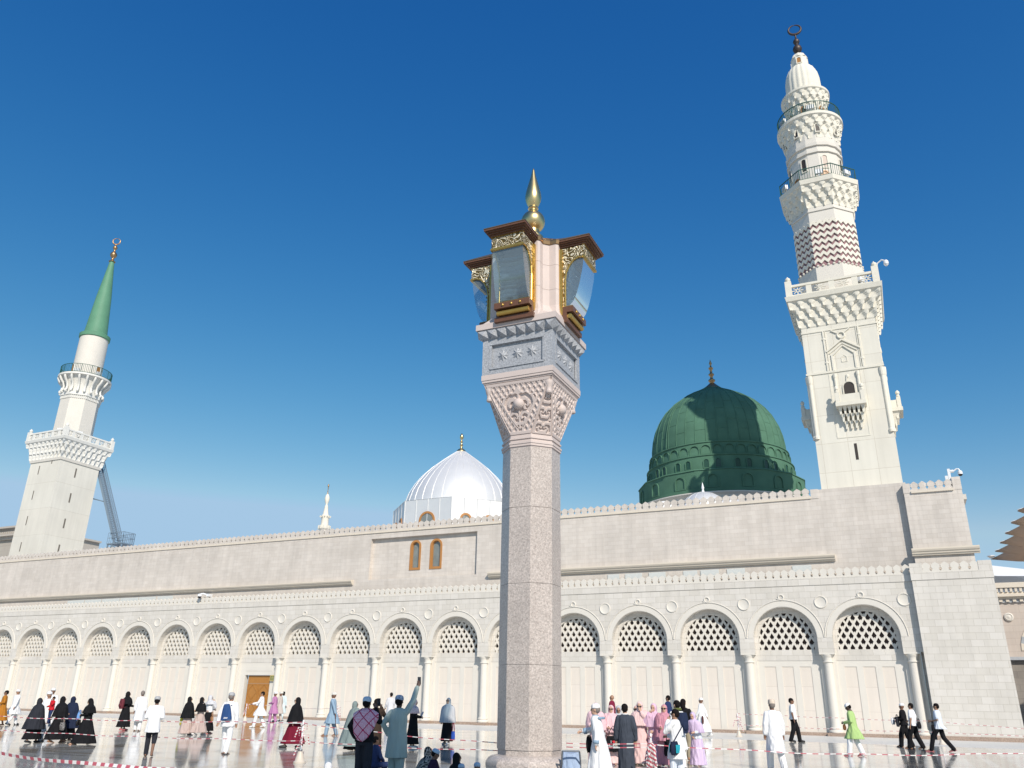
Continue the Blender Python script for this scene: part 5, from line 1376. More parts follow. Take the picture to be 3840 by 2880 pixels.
SKIN = {'light': (0.50, 0.31, 0.215), 'mid': (0.34, 0.19, 0.12), 'brown': (0.20, 0.105, 0.065), 'dark': (0.075, 0.042, 0.03)}
def skin(k): return plain('skin_'+k, SKIN[k], .55, noise=.05, scale=12)
ARMS = {'down': ((.235, .02, 1.12), (.245, -.03, .88)), 'swf': ((.225, -.06, 1.13), (.225, -.20, .93)), 'swb': ((.235, .12, 1.13), (.235, .18, .90)),
        'bent': ((.245, .04, 1.13), (.10, -.25, 1.07)), 'clasp': ((.24, .03, 1.13), (.05, -.22, .95)), 'phone': ((.23, -.20, 1.24), (.07, -.34, 1.48)),
        'raise': ((.26, -.12, 1.61), (.285, -.26, 1.89)), 'mouth': ((.23, -.17, 1.17), (.06, -.165, 1.43)), 'behind': ((.27, .10, 1.13), (.06, .18, .96)),
        'reach': ((.22, -.13, 1.17), (.19, -.38, 1.12)), 'pocket': ((.31, .08, 1.15), (.215, -.02, .94)), 'carry': ((.24, .05, 1.13), (.20, -.20, 1.04)), 'lap': ((.27, -.06, 1.12), (.10, -.26, 1.0))}
def ring(cx, cy, z, rx, ry, n=40, fold=0.0, kf=7, ph=0.0, front=1.0):
    out = []
    for i in range(n):
        t = 2*PI*i/n; f = 1+fold*(math.sin(kf*t+ph)+.5*math.sin((kf*2-3)*t+ph*2.3))
        out.append((cx+rx*f*math.cos(t), cy+ry*f*math.sin(t)*(front if math.sin(t) < 0 else 1), z))
    return out
def remesh(o, v, smooth=2):
    m = o.modifiers.new('union', 'REMESH'); m.mode = 'VOXEL'; m.voxel_size = v; m.use_smooth_shade = True
    s = o.modifiers.new('soften', 'SMOOTH'); s.factor = .5; s.iterations = smooth
    return o
PEOPLE = {}
def person(key, pos, h, phi, label, skin_tone='mid', arms=('down', 'down'), stride=0.0, wear=(), seat=False, turn=0.0, nod=0.0, z=0.0, lean=0.0, near=False, group='people on the plaza', girth=1.0):
    d = Vector(pos)-CAMXY; bearing = math.degrees(math.atan2(d.x, d.y))
    rz = R_(180-(bearing+phi))
    k = h/1.70 if not seat else h/.95
    root = thing('person', label, 'person', (pos[0], pos[1], z), rz, group); root.scale = (k, k, k)
    PEOPLE[key] = (root, Matrix.Translation((pos[0], pos[1], z)) @ Matrix.Rotation(rz, 4, 'Z') @ Matrix.Scale(k, 4))
    dz = -.75 if seat else 0.0
    vx = .0115 if near else .0145
    rnd = random.Random(str(key))
    SK = skin(skin_tone)
    def sh(p): return (p[0], p[1]+lean*(p[2]-.9) if p[2] > .9 else p[1], p[2]+dz)       # lean forward = negative
    Hm = Matrix.Translation(sh((0, 0, 1.47))) @ Matrix.Rotation(R_(turn), 4, 'Z') @ Matrix.Rotation(R_(nod), 4, 'X') @ Matrix.Translation((0, 0, -1.47))
    # ---- body
    b = MB()
    b.loft([ring(*sh((0, 0, z_))[:2], z_+dz, rx, ry, 18) for z_, rx, ry in ((.84, .13, .10), (.92, .155, .115), (1.05, .135, .10), (1.2, .15, .11), (1.34, .17, .115), (1.41, .145, .09), (1.46, .06, .055))])
    m0 = len(b.v)
    b.tube([(0, .012, 1.42), (0, .005, 1.53)], [.062, .052], n=12)
    b.ellipsoid((0, .012, 1.605), (.077, .095, .10), 18, 12); b.ellipsoid((0, -.022, 1.535), (.058, .066, .062), 14, 9)
    b.ellipsoid((0, -.093, 1.585), (.013, .022, .026), 8, 6); b.ellipsoid((0, -.075, 1.625), (.05, .018, .012), 10, 6); b.ellipsoid((0, -.083, 1.542), (.026, .010, .010), 8, 5)
    for sx in (-1, 1): b.ellipsoid((sx*.078, .012, 1.59), (.012, .022, .032), 8, 6)
    b.xform(Hm, m0)
    wr = []
    for sx, pose in ((1, arms[0]), (-1, arms[1])):
        E_, W_ = ARMS[pose] if isinstance(pose, str) else pose
        S_ = Vector(sh((sx*.165, 0, 1.385))); E_ = Vector(sh((sx*E_[0], E_[1], E_[2]))); W_ = Vector(sh((sx*W_[0], W_[1], W_[2])))
        b.tube([S_, E_, W_], [.052, .043, .029], n=10, round_ends=True)
        dr_ = (W_-E_).normalized(); side = dr_.cross(Vector((0, 1, 0.2))).normalized(); up_ = side.cross(dr_).normalized()
        b.tube([W_, W_+dr_*.045, W_+dr_*.088], [.027, .036, .033], n=10, flat=.62, round_ends=True)
        for q, (off, ln_) in enumerate(((-.027, .068), (-.009, .080), (.009, .075), (.027, .058))):
            f0 = W_+dr_*.082+side*off; f1 = f0+dr_*ln_*.5+up_*.006; f2 = f0+dr_*ln_*.85+up_*.026
            b.tube([f0, f1, f2], [.0105, .0100, .0085], n=6, round_ends=True)
        t0 = W_+dr_*.025+side*(.030*(-sx)); b.tube([t0, t0+dr_*.03+side*(-sx*.022), t0+dr_*.062+side*(-sx*.03)], [.013, .0115, .0095], n=6, round_ends=True)
        wr.append((S_, E_, W_, dr_))
    legs = []
    if seat:
        for sx in (-1, 1): legs.append(((sx*.10, .02, .13), (sx*.36, -.26, .17), (-sx*.08, -.36, .07)))
    else:
        f = stride/2
        legs = [((.09, 0, .90), (.098, -f*.62-.02, .50), (.10, -f, .085)), ((-.09, 0, .90), (-.098, f*.25-.015, .49), (-.10, f, .085+.10*min(1, f)))]
    for (a_, kn, an) in legs:
        b.tube([a_, kn, an], [.083, .058, .040], n=12, round_ends=True)
        if seat: b.tube([an, (an[0]*.2, an[1]-.05, .05)], [.04, .03], n=8, round_ends=True)
        else:
            lift = an[2]-.085
            b.tube([(an[0], an[1]+.045, .040+lift*1.35), (an[0], an[1]-.06, .042+lift*.6), (an[0]*1.1, an[1]-.165, .026)], [.037, .040, .026], n=10, round_ends=True)
    body = remesh(b.build('body', SK, root, fix=False), vx, 1)
    if phi % 360 > 40 or near:
        e = MB()
        for sx in (-1, 1): e.ellipsoid((sx*.030, -.083, 1.607), (.013, .008, .008), 8, 6)
        e.xform(Hm); e.build('eyes', plain('dark_eyes', (.02, .015, .012), .25), root, smooth=180)
    vc = .016 if near else .020
    # ---- clothes
    for w_ in wear:
        kind, mat = w_[0], w_[1]; o = w_[2] if len(w_) > 2 else {}
        b = MB(); f = stride/2
        if kind == 'robe':
            hem = o.get('hem', .5); fl = o.get('flare', .04); fd = o.get('fold', .05); ph = rnd.random()*6; g_ = girth
            Z = [(1.475, .070, .068, 0), (1.455, .11, .088, 0), (1.43, .150, .102, 0), (1.37, .188, .124, .01), (1.24, .190*g_, .138*g_, .02), (1.06, .180*g_, .142*g_, .035), (.94, .192*g_, .154*g_, fd*.6)]
            Z = [q for q in Z if q[0] > hem-.001]
            nlow = max(1, int((.9-hem)/.14)+1) if hem < .9 else 0
            for i in range(1, nlow+1):
                t = i/nlow; q_ = t*min(1, (.94-hem)/.40); Z.append((.94+(hem-.94)*t, .192*g_+fl*q_, .156*g_+fl*q_+f*.62*q_**.8, fd*(.6+.7*t)))
            if hem >= .9: Z.append((hem, .20*g_, .158*g_, fd*.6))
            rings_ = [ring(*sh((0, 0, z_))[:2], z_+dz, rx, ry, 44, fo, 6+rnd.randint(0, 3), ph) for z_, rx, ry, fo in Z]
            b.loft(rings_)
            sl = o.get('sleeve', 'long'); sr = o.get('sr', 1.0)
            for S_, E_, W_, dr_ in wr:
                if sl == 'long': b.tube([S_-Vector((0, 0, .005)), S_.lerp(E_, .55), E_, E_.lerp(W_, .5), W_-dr_*.01], [.068*sr, .068*sr, .063*sr, .058*sr, .053*sr], n=14, round_ends=True)
                else: b.tube([S_-Vector((0, 0, .005)), S_.lerp(E_, .72)], [.068, .072], n=14, round_ends=True)
            remesh(b.build('robe' if hem < .75 else 'shirt', mat, root, fix=False), vc, 2)
            if o.get('collar'):
                c_ = MB(); c_.tube([(.066*math.cos(t)+sh((0, 0, 1.47))[0], .062*math.sin(t)+sh((0, 0, 1.47))[1]+.004, 1.472+dz) for t in np.linspace(0, 2*PI, 17)[:-1]], .017, n=6, closed=True); c_.build('collar', o['collar'], root, smooth=180)
            if o.get('cuff'):
                c_ = MB()
                for S_, E_, W_, dr_ in wr: c_.tube([W_-dr_*.075, W_-dr_*.005], [.064*sr, .062*sr], n=12)
                c_.tube([(.04*0+x, y_, 1.42) for x, y_ in ((-.12, .02), (-.06, .105), (.06, .105), (.12, .02))], .028, n=8, round_ends=True)
                c_.build('cuff', o['cuff'], root, smooth=180)
        elif kind == 'trousers':
            wd = o.get('wide', 1.0); cut = o.get('cut', 0.0)
            if seat:
                b.ellipsoid((0, .04, .14), (.24, .20, .14), 16, 9)
            else: b.loft([ring(0, 0, z_, rx, ry, 24) for z_, rx, ry in ((.80, .17, .13), (.90, .185, .145), (1.0, .165, .13))])
            for i, (a_, kn, an) in enumerate(legs):
                a_, kn, an = Vector(a_), Vector(kn), Vector(an)
                end = kn.lerp(an, .25) if (cut and i == cut-1) else an+Vector((0, 0, -.02 if not seat else 0))
                mid = kn.lerp(end, .5)
                b.tube([a_, a_.lerp(kn, .5)+Vector((0, 0, 0)), kn, mid, end], [.098, .092*(1+(wd-1)*.5), .080*wd, .074*wd, .070*wd], n=14, round_ends=True)
            remesh(b.build('trousers', mat, root, fix=False), vc, 2)
        elif kind == 'skirt':
            hem = o.get('hem', .07); ph = rnd.random()*6; top = o.get('top', 1.0); rings_ = []
            for i in range(8):
                t = i/7; z_ = top+(hem-top)*t
                rings_.append(ring(0, 0, z_, .165*girth+(.085+o.get('flare', 0))*t**.8, .135*girth+(.075+f*.75+o.get('flare', 0))*t, 44, .055*t, 7+rnd.randint(0, 2), ph))
            b.loft(rings_); remesh(b.build('skirt', mat, root, fix=False), vc, 2)
        elif kind == 'khimar':
            zl = o.get('to', 1.2); ph = rnd.random()*6; fl = o.get('flare', .0)
            m0 = len(b.v); b.ellipsoid((0, .034, 1.605), (.098, .104, .122), 20, 12, 0.0); b.tube([(0, .045, 1.56), (0, .03, 1.43)], [.098, .088], n=18); b.xform(Hm, m0)
            # throat and shoulders, then the free-falling cape
            Z = [(1.49, .075, .075), (1.45, .158, .124), (1.40, .245, .170), (1.32, .290, .200)]
            n_ = max(1, int((1.32-zl)/.13))
            for i in range(1, n_+1):
                t = i/n_; L_ = (1.32-zl); Z.append((1.32-L_*t, 0.298+(.08+fl)*L_*t*1.05, .21+(.15+fl)*L_*t+f*.25*t*L_))
            rings_ = [ring(sh((0, 0, z_))[0], sh((0, 0, z_))[1]+.01, z_+dz, rx, ry, 48, .05*max(0, (1.36-z_))/max(.2, 1.36-zl), 8, ph) for z_, rx, ry in Z]
            b.loft(rings_)
            for S_, E_, W_, dr_ in wr:
                if W_.z > zl+dz+.1 and (W_-Vector((0, 0, 0))).y < -.1: b.tube([S_, E_, E_.lerp(W_, .8)], [.10, .095, .075], n=12, round_ends=True)
            remesh(b.build('headscarf', mat, root, fix=False), vc, 2)
            if o.get('trim'):
                c_ = MB(); z_, rx, ry = Z[-1]; rr_ = ring(0, .01, z_+.012, rx*1.015, ry*1.015, 40, .05, 8, ph); c_.tube(rr_, .012, n=5, closed=True); c_.build('hem_trim', o['trim'], root)
        elif kind == 'cap':
            st_ = o.get('style', 'kufi'); m0 = 0
            if st_ == 'tall': b.lathe([(.090, 1.625), (.094, 1.64), (.092, 1.70), (.086, 1.735), (.05, 1.745), (.004, 1.746)], n=24)
            else: b.lathe([(.090, 1.625), (.093, 1.645), (.090, 1.68), (.074, 1.712), (.044, 1.730), (.004, 1.734)], n=24)
            for i, v in enumerate(b.v): b.v[i] = (v[0], v[1]*1.14+.016, v[2]+.05*v[1])
            b.xform(Hm); b.build('cap', mat, root, smooth=180)
        elif kind == 'turban':
            for q in range(3): b.tube([((.088+.004*q)*math.cos(t), .016+(.102)*math.sin(t), 1.645+q*.03+.012*math.sin(t+q*2)) for t in np.linspace(0, 2*PI, 19)[:-1]], .024, n=8, closed=True)
            b.ellipsoid((0, .016, 1.68), (.085, .10, .05), 14, 8); b.xform(Hm); b.build('cap', mat, root, smooth=180)
        elif kind == 'hair':
            b.ellipsoid((0, .020, 1.638), (.086, .103, .088), 20, 12); b.ellipsoid((0, .050, 1.60), (.083, .075, .085), 16, 10)
            if o.get('long'): b.tube([(0, .06, 1.62), (0, .075, 1.48)], [.085, .08], n=14, round_ends=True)
            b.xform(Hm); remesh(b.build('hair', mat, root, fix=False), .010, 1)
        elif kind in ('shoes', 'sandals'):
            for (a_, kn, an) in legs:
                lift = an[2]-.085; b = MB()
                if kind == 'shoes': b.tube([(an[0], an[1]+.050, .045+lift*1.35), (an[0], an[1]-.06, .048+lift*.6), (an[0]*1.1, an[1]-.170, .034)], [.045, .048, .036], n=10, round_ends=True)
                else: b.beam((an[0], an[1]+.09, .008+lift*1.4), (an[0]*1.1, an[1]-.20, .010), .088, .016); b.tube([(an[0]-.045, an[1]-.08, .01+lift*.5), (an[0], an[1]-.10, .085+lift*.5), (an[0]+.045, an[1]-.08, .01+lift*.5)], .012, n=5)
                b.build('shoe' if kind == 'shoes' else 'sandal', mat, root, smooth=60)
        elif kind == 'sunglasses':
            for sx in (-1, 1): b.ellipsoid((sx*.034, -.093, 1.603), (.030, .010, .022), 12, 7); b.tube([(sx*.06, -.085, 1.61), (sx*.09, -.01, 1.61)], .006, n=5)
            b.tube([(-.01, -.098, 1.61), (.01, -.098, 1.61)], .006, n=5); b.xform(Hm); b.build('sunglasses', M_BLACKP, root, smooth=180)
        elif kind == 'shawl':          # square scarf folded over the shoulders, a corner down the back
            rows = []
            for j in range(9):
                t = j/8; z_ = 1.50-.08*t; row = []
                for i in range(33):
                    a = PI*(-.18)+PI*1.36*i/32
                    back = max(0, math.sin(a)); drop = t*(.16+.42*back**1.5); r_ = .085+.16*min(1, t*2.2)
                    row.append((r_*1.12*math.cos(a), .02+r_*(.70+.04*math.sin(9*a)*t)*math.sin(a), 1.505-.05*t-drop+.010*math.sin(14*a)*t))
                rows.append(row)
            b.loft(rows, cap=False, closed=False); s_ = b.build('shawl', mat, root, smooth=180, fix=False); sm = s_.modifiers.new('thickness', 'SOLIDIFY'); sm.thickness = .02; sm.offset = 1
        elif kind == 'lanyard':
            b.tube([(-.06, .0, 1.48), (-.07, -.15, 1.36), (-.01, -.215, 1.12)], .010, n=5); b.tube([(.06, .0, 1.48), (.06, -.15, 1.36), (.01, -.215, 1.12)], .010, n=5); b.box(-.045, .045, -.235, -.225, .98, 1.12); b.build('lanyard', mat, root)
        elif kind == 'scarf':
            b.tube([(.095*math.cos(t), .02+.085*math.sin(t), 1.475+.02*math.sin(t)) for t in np.linspace(0, 2*PI, 15)[:-1]], .038, n=8, closed=True); b.build('scarf', mat, root, smooth=180)
    return root
def at(key, p): return PEOPLE[key][1] @ Vector(p)
def rot_of(key): return PEOPLE[key][0].rotation_euler.z
def sheet_bag(name, label, cat, key, p, mat, w=.30, hgt=.30, dp=.10, strap=.25, mat2=None, taper=.8, rz=0.0, group=None):
    """soft bag hanging from p (its handle) in the person's frame"""
    P = at(key, p); t = thing(name, label, cat, (P.x, P.y, P.z), rot_of(key)+rz, group)
    b = MB(); rows = []
    for tt in (0, .12, .35, .65, .88, 1.0):
        z_ = -strap-hgt*tt; s_ = (taper+(1-taper)*min(1, tt*1.6))*(1 if tt < .9 else .86); d_ = dp*(.35+.65*math.sin(PI*min(.92, .15+tt*.75)))
        rows.append([(s_*w/2*math.copysign(abs(math.cos(a))**.6, math.cos(a)), d_/2*math.copysign(abs(math.sin(a))**.8, math.sin(a)), z_+.012*math.sin(5*a)) for a in np.linspace(0, 2*PI, 25)[:-1]])
    b.loft(rows); b.build('pouch', mat, t, smooth=50)
    if strap > 0:
        b = MB()
        for dy in (-dp*.18, dp*.18): b.tube([(-w*.28, dy, -strap-.01), (-w*.16, dy, -strap*.35), (0, dy*.3, 0), (w*.16, dy, -strap*.35), (w*.28, dy, -strap-.01)], .009, n=6)
        b.build('strap', mat2 or mat, t, smooth=180)
    return t
def backpack(name, label, key, mat, w=.30, hgt=.42, zc=1.22, y=.24, tilt=0, mat2=None, soft=False):
    P = at(key, (0, y, zc)); t = thing(name, label, 'backpack', (P.x, P.y, P.z), rot_of(key))
    b = MB(); rows = []
    for tt in np.linspace(0, 1, 8):
        z_ = hgt*(tt-.5); s_ = math.sin(PI*(.12+.76*tt))**(.4 if not soft else .7)
        if soft: s_ = .45+.55*(1-tt)**.6
        rows.append([(w/2*s_*math.copysign(abs(math.cos(a))**.7, math.cos(a)), .085*(s_**.8)*math.copysign(abs(math.sin(a))**.8, math.sin(a)), z_) for a in np.linspace(0, 2*PI, 25)[:-1]])
    b.loft(rows); b.xform(Matrix.Rotation(R_(tilt), 4, 'Y')); b.build('bag', mat, t, smooth=60)
    b = MB()
    for sx in (-1, 1): b.tube([(sx*.09, -.06, hgt*.42), (sx*.11, -.22, hgt*.50), (sx*.13, -.37, hgt*.2), (sx*.14, -.30, -hgt*.25), (sx*.10, -.06, -hgt*.4)], .018, n=6, flat=.5)
    b.build('strap', mat2 or mat, t, smooth=180)
    if not soft:
        b = MB(); b.ellipsoid((0, .085, -hgt*.14), (w*.33, .035, hgt*.2), 14, 9); b.build('front_pocket', mat, t, smooth=180)
    return t
def phone(key, p, label, tiltx=0, rz=0.0):
    P = at(key, p); t = thing('smartphone', label, 'phone', P, rot_of(key)+rz); t.rotation_euler = (R_(tiltx), 0, rot_of(key)+rz)
    b = MB(); b.box(-.037, .037, -.0045, .0045, -.075, .075); o = b.build('case', M_BLACKP, t); bv = o.modifiers.new('round', 'BEVEL'); bv.width = .004; bv.segments = 2
    b = MB(); b.box(-.033, .033, .0048, .0056, -.069, .069); b.build('screen', plain('dark_phone_screen', (.03, .035, .045), .08), t)
    return t

WHITE = cloth('white_cotton', (.80, .80, .80), .02); CREAMC = cloth('off_white_cotton', (.72, .69, .63), .03); BLACK = cloth('black_cloth', (.012, .012, .014), .2)
CHAR = cloth('charcoal_cloth', (.028, .03, .038), .15); NAVY = cloth('navy_cloth', (.018, .026, .055), .12); BROWNK = cloth('dark_brown_cloth', (.045, .03, .022), .15)
GREYH = cloth('pale_grey_cloth', (.50, .51, .53)); SAGE = cloth('grey_green_cloth', (.20, .25, .245)); MINT = cloth('mint_grey_cotton', (.42, .50, .455), .03); BEIGE = cloth('rosy_beige_cloth', (.50, .39, .35))
BURG = cloth('burgundy_cloth', (.16, .012, .03)); PINKC = cloth('pale_pink_cloth', (.74, .50, .53), .03); PINKD = cloth('blush_pink_cloth', (.76, .54, .52), .03); LILP = cloth('lilac_pink_cloth', (.70, .47, .60), .03); ROSE = cloth('dusty_rose_cloth', (.58, .27, .33), .05)
LILAC = cloth('lilac_cloth', (.62, .50, .68), .03); DENIM = cloth('slate_denim', (.055, .065, .085), .15); MAROONC = cloth('maroon_cotton', (.20, .02, .05)); BLUES = cloth('navy_shirt_cotton', (.025, .04, .11)); GREENK = cloth('lime_green_cotton', (.40, .56, .22), .04)
STEELB = cloth('steel_blue_cotton', (.26, .37, .48), .04); MAUVE = cloth('mauve_cotton', (.44, .20, .37), .05); PALEB = cloth('pale_aqua_cotton', (.58, .68, .70), .03); ORANGE = cloth('ochre_orange_cotton', (.42, .17, .025), .1); TAN = cloth('tan_cotton', (.50, .44, .40), .04)
GREYC = cloth('grey_knit', (.40, .41, .42)); ICE = cloth('ice_blue_knit', (.48, .60, .72), .04); LGREY = cloth('light_grey_cotton', (.60, .60, .62), .03); DPURP = cloth('dark_purple_cloth', (.035, .015, .04), .15); REDC = cloth('red_cotton', (.55, .02, .03)); PALEW = cloth('pale_blue_white_cotton', (.66, .71, .78), .03)
HAIRB = plain('black_hair', (.010, .008, .008), .75, noise=.2, scale=40, bump=.4, spec=.12); HAIRG = plain('cropped_grey_hair', (.20, .17, .15), .7, noise=.2, scale=40)
SH_W = plain('white_shoe', (.72, .70, .68), .6); SH_B = plain('black_shoe', (.02, .02, .022), .5); SH_R = plain('pink_sandal', (.55, .16, .18), .6); SH_T = plain('tan_sandal', (.34, .17, .09), .6); SH_D = plain('brown_sandal', (.09, .045, .03), .6)
def check_mat():
    m, nt, ln, p = nmat('red_white_check_scarf')
    tc = nt.new('ShaderNodeTexCoord'); mp = nt.new('ShaderNodeMapping'); mp.inputs['Rotation'].default_value = (0, R_(40), 0); ln.new(tc.outputs['Object'], mp.inputs[0])
    ck = nt.new('ShaderNodeTexChecker'); ck.inputs['Scale'].default_value = 70; ck.inputs['Color1'].default_value = (.62, .10, .20, 1); ck.inputs['Color2'].default_value = (.74, .68, .74, 1); ln.new(mp.outputs[0], ck.inputs[0])
    wv = nt.new('ShaderNodeTexBrick'); wv.inputs['Scale'].default_value = 1; wv.inputs['Brick Width'].default_value = .17; wv.inputs['Row Height'].default_value = .17; wv.offset = 0; wv.inputs['Mortar Size'].default_value = .010
    mp2 = nt.new('ShaderNodeMapping'); mp2.inputs['Rotation'].default_value = (R_(90), 0, 0); ln.new(mp.outputs[0], mp2.inputs[0]); ln.new(mp2.outputs[0], wv.inputs[0])
    ln.new(ck.outputs[0], wv.inputs['Color1']); ln.new(ck.outputs[0], wv.inputs['Color2']); wv.inputs['Mortar'].default_value = (.42, .03, .10, 1)
    ln.new(wv.outputs['Color'], p.inputs['Base Color']); p.inputs['Roughness'].default_value = .9
    return m
def spots_mat(name, dark, light, scale):
    m, nt, ln, p = nmat(name)
    tc = nt.new('ShaderNodeTexCoord'); v = nt.new('ShaderNodeTexNoise'); v.inputs['Scale'].default_value = scale; v.inputs['Detail'].default_value = 0; v.inputs['Distortion'].default_value = .8; ln.new(tc.outputs['Object'], v.inputs['Vector'])
    ma = nt.new('ShaderNodeMath'); ma.operation = 'MULTIPLY'; ma.inputs[1].default_value = 26; ln.new(v.outputs['Fac'], ma.inputs[0]); s = nt.new('ShaderNodeMath'); s.operation = 'SINE'; ln.new(ma.outputs[0], s.inputs[0])
    g_ = nt.new('ShaderNodeMath'); g_.operation = 'GREATER_THAN'; g_.inputs[1].default_value = .15; ln.new(s.outputs[0], g_.inputs[0])
    ln.new(ramp_mix(nt, ln, g_.outputs[0], dark, light), p.inputs['Base Color']); p.inputs['Roughness'].default_value = .9
    return m
CHECK = check_mat(); LEOP = spots_mat('leopard_print', (.02, .02, .02), (.50, .44, .38), 9); CAPB = spots_mat('blue_patterned_knit', (.10, .16, .30), (.62, .68, .74), 22); PINKF = spots_mat('pink_flowered_cloth', (.62, .40, .42), (.78, .70, .66), 14)

W, D = 'walk', 'down'
person(1, (33.1, -23.1), 1.63, 275, 'man in an ochre orange robe cut by the left edge, far from the camera', 'brown', ('bent', 'down'), .3, [('robe', ORANGE, dict(hem=.25, flare=.08)), ('hair', HAIRB), ('sandals', SH_D)])
person(2, (32.45, -22.0), 1.67, 55, 'man in a white robe and white cap walking alone near the left edge', 'mid', ('swf', 'swb'), .62, [('robe', WHITE, dict(hem=.52, flare=.07)), ('trousers', WHITE), ('cap', WHITE), ('shoes', SH_B)])
person(3, (47.2, -31.6), 1.40, 60, 'woman in a long charcoal grey veil, leftmost of the black clad women', 'mid', ('down', 'down'), .5, [('khimar', CHAR, dict(to=.52, flare=.06)), ('skirt', BLACK, dict(hem=.14)), ('shoes', SH_B)], lean=-.06)
person(4, (47.6, -31.0), 1.46, 60, 'woman in a black abaya carrying a child in red', 'mid', ('bent', 'down'), .6, [('robe', BLACK, dict(hem=.12, flare=.12)), ('khimar', BLACK, dict(to=.95)), ('sandals', SH_T)])
person('4c', (47.45, -31.28), .86, 235, 'small child in a red shirt carried by a woman in black', 'brown', ('mouth', 'bent'), .25, [('robe', REDC, dict(hem=.85)), ('trousers', BLUES), ('hair', HAIRB)], z=.60)
person(5, (46.63, -30.84), 1.60, 40, 'white capped man in white, mostly hidden behind a child in red', 'mid', ('down', 'down'), .3, [('robe', WHITE, dict(hem=.35)), ('trousers', WHITE), ('cap', WHITE)])
person(51, (40.78, -26.31), 1.74, 10, 'farther white capped man in white whose head rises above the child in red', 'brown', ('down', 'down'), .2, [('robe', WHITE, dict(hem=.35)), ('cap', WHITE), ('trousers', WHITE)])
person(6, (47.1, -30.2), 1.46, 50, 'woman in a pleated navy veil, behind a woman in a black abaya', 'mid', ('bent', 'bent'), .45, [('khimar', NAVY, dict(to=.50, flare=.07)), ('skirt', BLACK, dict(hem=.10))])
person(7, (49.1, -31.1), 1.42, 292, 'woman in a black abaya facing left with a black handbag, looking down at her hands', 'light', ('bent', 'bent'), .6, [('robe', BLACK, dict(hem=.04, flare=.14)), ('khimar', BLACK, dict(to=1.15)), ('sandals', SH_T)], nod=22)
person(8, (41.2, -22.7), 1.67, 62, 'woman in black with a maroon backpack and pink shoes', 'mid', ('bent', 'bent'), .25, [('robe', BLACK, dict(hem=.16, flare=.08)), ('khimar', BLACK, dict(to=1.15)), ('shoes', SH_R)])
person(9, (42.0, -22.6), 1.71, 12, 'bareheaded man in a white robe seen from behind, next to a maroon backpack', 'brown', ('down', 'down'), .2, [('robe', WHITE, dict(hem=.42, flare=.05)), ('trousers', WHITE, dict(wide=1.1)), ('hair', HAIRG), ('sandals', SH_D)])
person(10, (55.0, -33.75), 1.52, 8, 'barefoot man in a white shirt and rolled black trousers with a grey cap', 'brown', ('bent', 'bent'), .22, [('robe', WHITE, dict(hem=.68, flare=.05, sr=1.15)), ('trousers', CHAR, dict(cut=2)), ('cap', GREYC), ('hair', HAIRB)], near=True)
person(11, (46.3, -23.9), 1.50, 72, 'woman in a long black veil and beige skirt with a yellow bag', 'light', ('bent', 'down'), .4, [('khimar', BLACK, dict(to=.75)), ('skirt', BEIGE), ('shoes', SH_W)])
person(12, (46.7, -23.6), 1.49, 72, 'woman in a rosy beige dress with a short black veil, holding her bag', 'light', ('bent', 'bent'), .5, [('robe', BEIGE, dict(hem=.12, flare=.11, fold=.07)), ('khimar', BLACK, dict(to=1.05)), ('shoes', SH_W)])
person(13, (46.0, -22.4), 1.57, 62, 'woman in a white blouse and black skirt raising a hand to her face', 'light', ('bent', 'mouth'), .35, [('robe', WHITE, dict(hem=.95)), ('skirt', BLACK, dict(hem=.13, top=1.04)), ('khimar', LGREY, dict(to=1.3)), ('sandals', SH_R)])
person(14, (55.9, -31.8), 1.66, 28, 'man all in white with a blue drawstring bag on his back and a grey cap', 'mid', ('swb', 'down'), .30, [('robe', WHITE, dict(hem=.76, flare=.04, sr=1.15)), ('trousers', WHITE, dict(wide=1.15)), ('cap', GREYC), ('hair', HAIRG), ('sandals', SH_D)], near=True)
person(15, (42.3, -14.8), 1.79, 278, 'man in a white robe reaching out in front of the wooden door', 'mid', ('reach', 'bent'), .5, [('robe', WHITE, dict(hem=.55, flare=.06)), ('trousers', WHITE, dict(wide=1.2)), ('hair', HAIRB), ('shoes', SH_W)])
person(16, (37.2, -7.7), 1.80, 300, 'man in a mauve pink robe and white turban right of the wooden door', 'brown', ('bent', 'down'), .3, [('robe', MAUVE, dict(hem=.5, flare=.06)), ('trousers', MAUVE, dict(wide=1.2)), ('turban', WHITE), ('shoes', SH_B)])
person(17, (35.9, -5.6), 1.82, 300, 'man in a beige robe half hidden behind a mauve robed man', 'brown', ('down', 'down'), .3, [('robe', TAN, dict(hem=.45)), ('trousers', TAN), ('turban', CREAMC), ('shoes', SH_B)])
person(18, (34.9, -4.1), 1.86, 40, 'man in a pale aqua robe, rightmost of the three near the wooden door', 'dark', ('down', 'down'), .35, [('robe', PALEB, dict(hem=.45)), ('trousers', PALEB, dict(wide=1.2)), ('hair', HAIRB)])
person(19, (55.3, -28.0), 1.56, 275, 'woman in a burgundy skirt and black cape with a white lanyard', 'light', ('down', 'down'), .55, [('skirt', BURG, dict(hem=.13, flare=.03)), ('khimar', BLACK, dict(to=.82, trim=WHITE)), ('lanyard', WHITE), ('sunglasses', BLACK), ('shoes', SH_B)], near=True)
person(20, (51.0, -20.1), 1.76, 288, 'man in a steel blue robe and white cap walking left with a stick', 'brown', ('swb', 'swf'), .40, [('robe', STEELB, dict(hem=.48, flare=.06, collar=WHITE)), ('trousers', STEELB, dict(wide=1.15)), ('cap', CREAMC), ('sandals', SH_T)], lean=-.05)
person(21, (57.68, -27.95), 1.47, 62, 'woman in a full length grey green veil seen from behind', 'mid', ('bent', 'bent'), .4, [('khimar', SAGE, dict(to=.16, flare=.10)), ('skirt', BLACK, dict(hem=.05))], near=True)
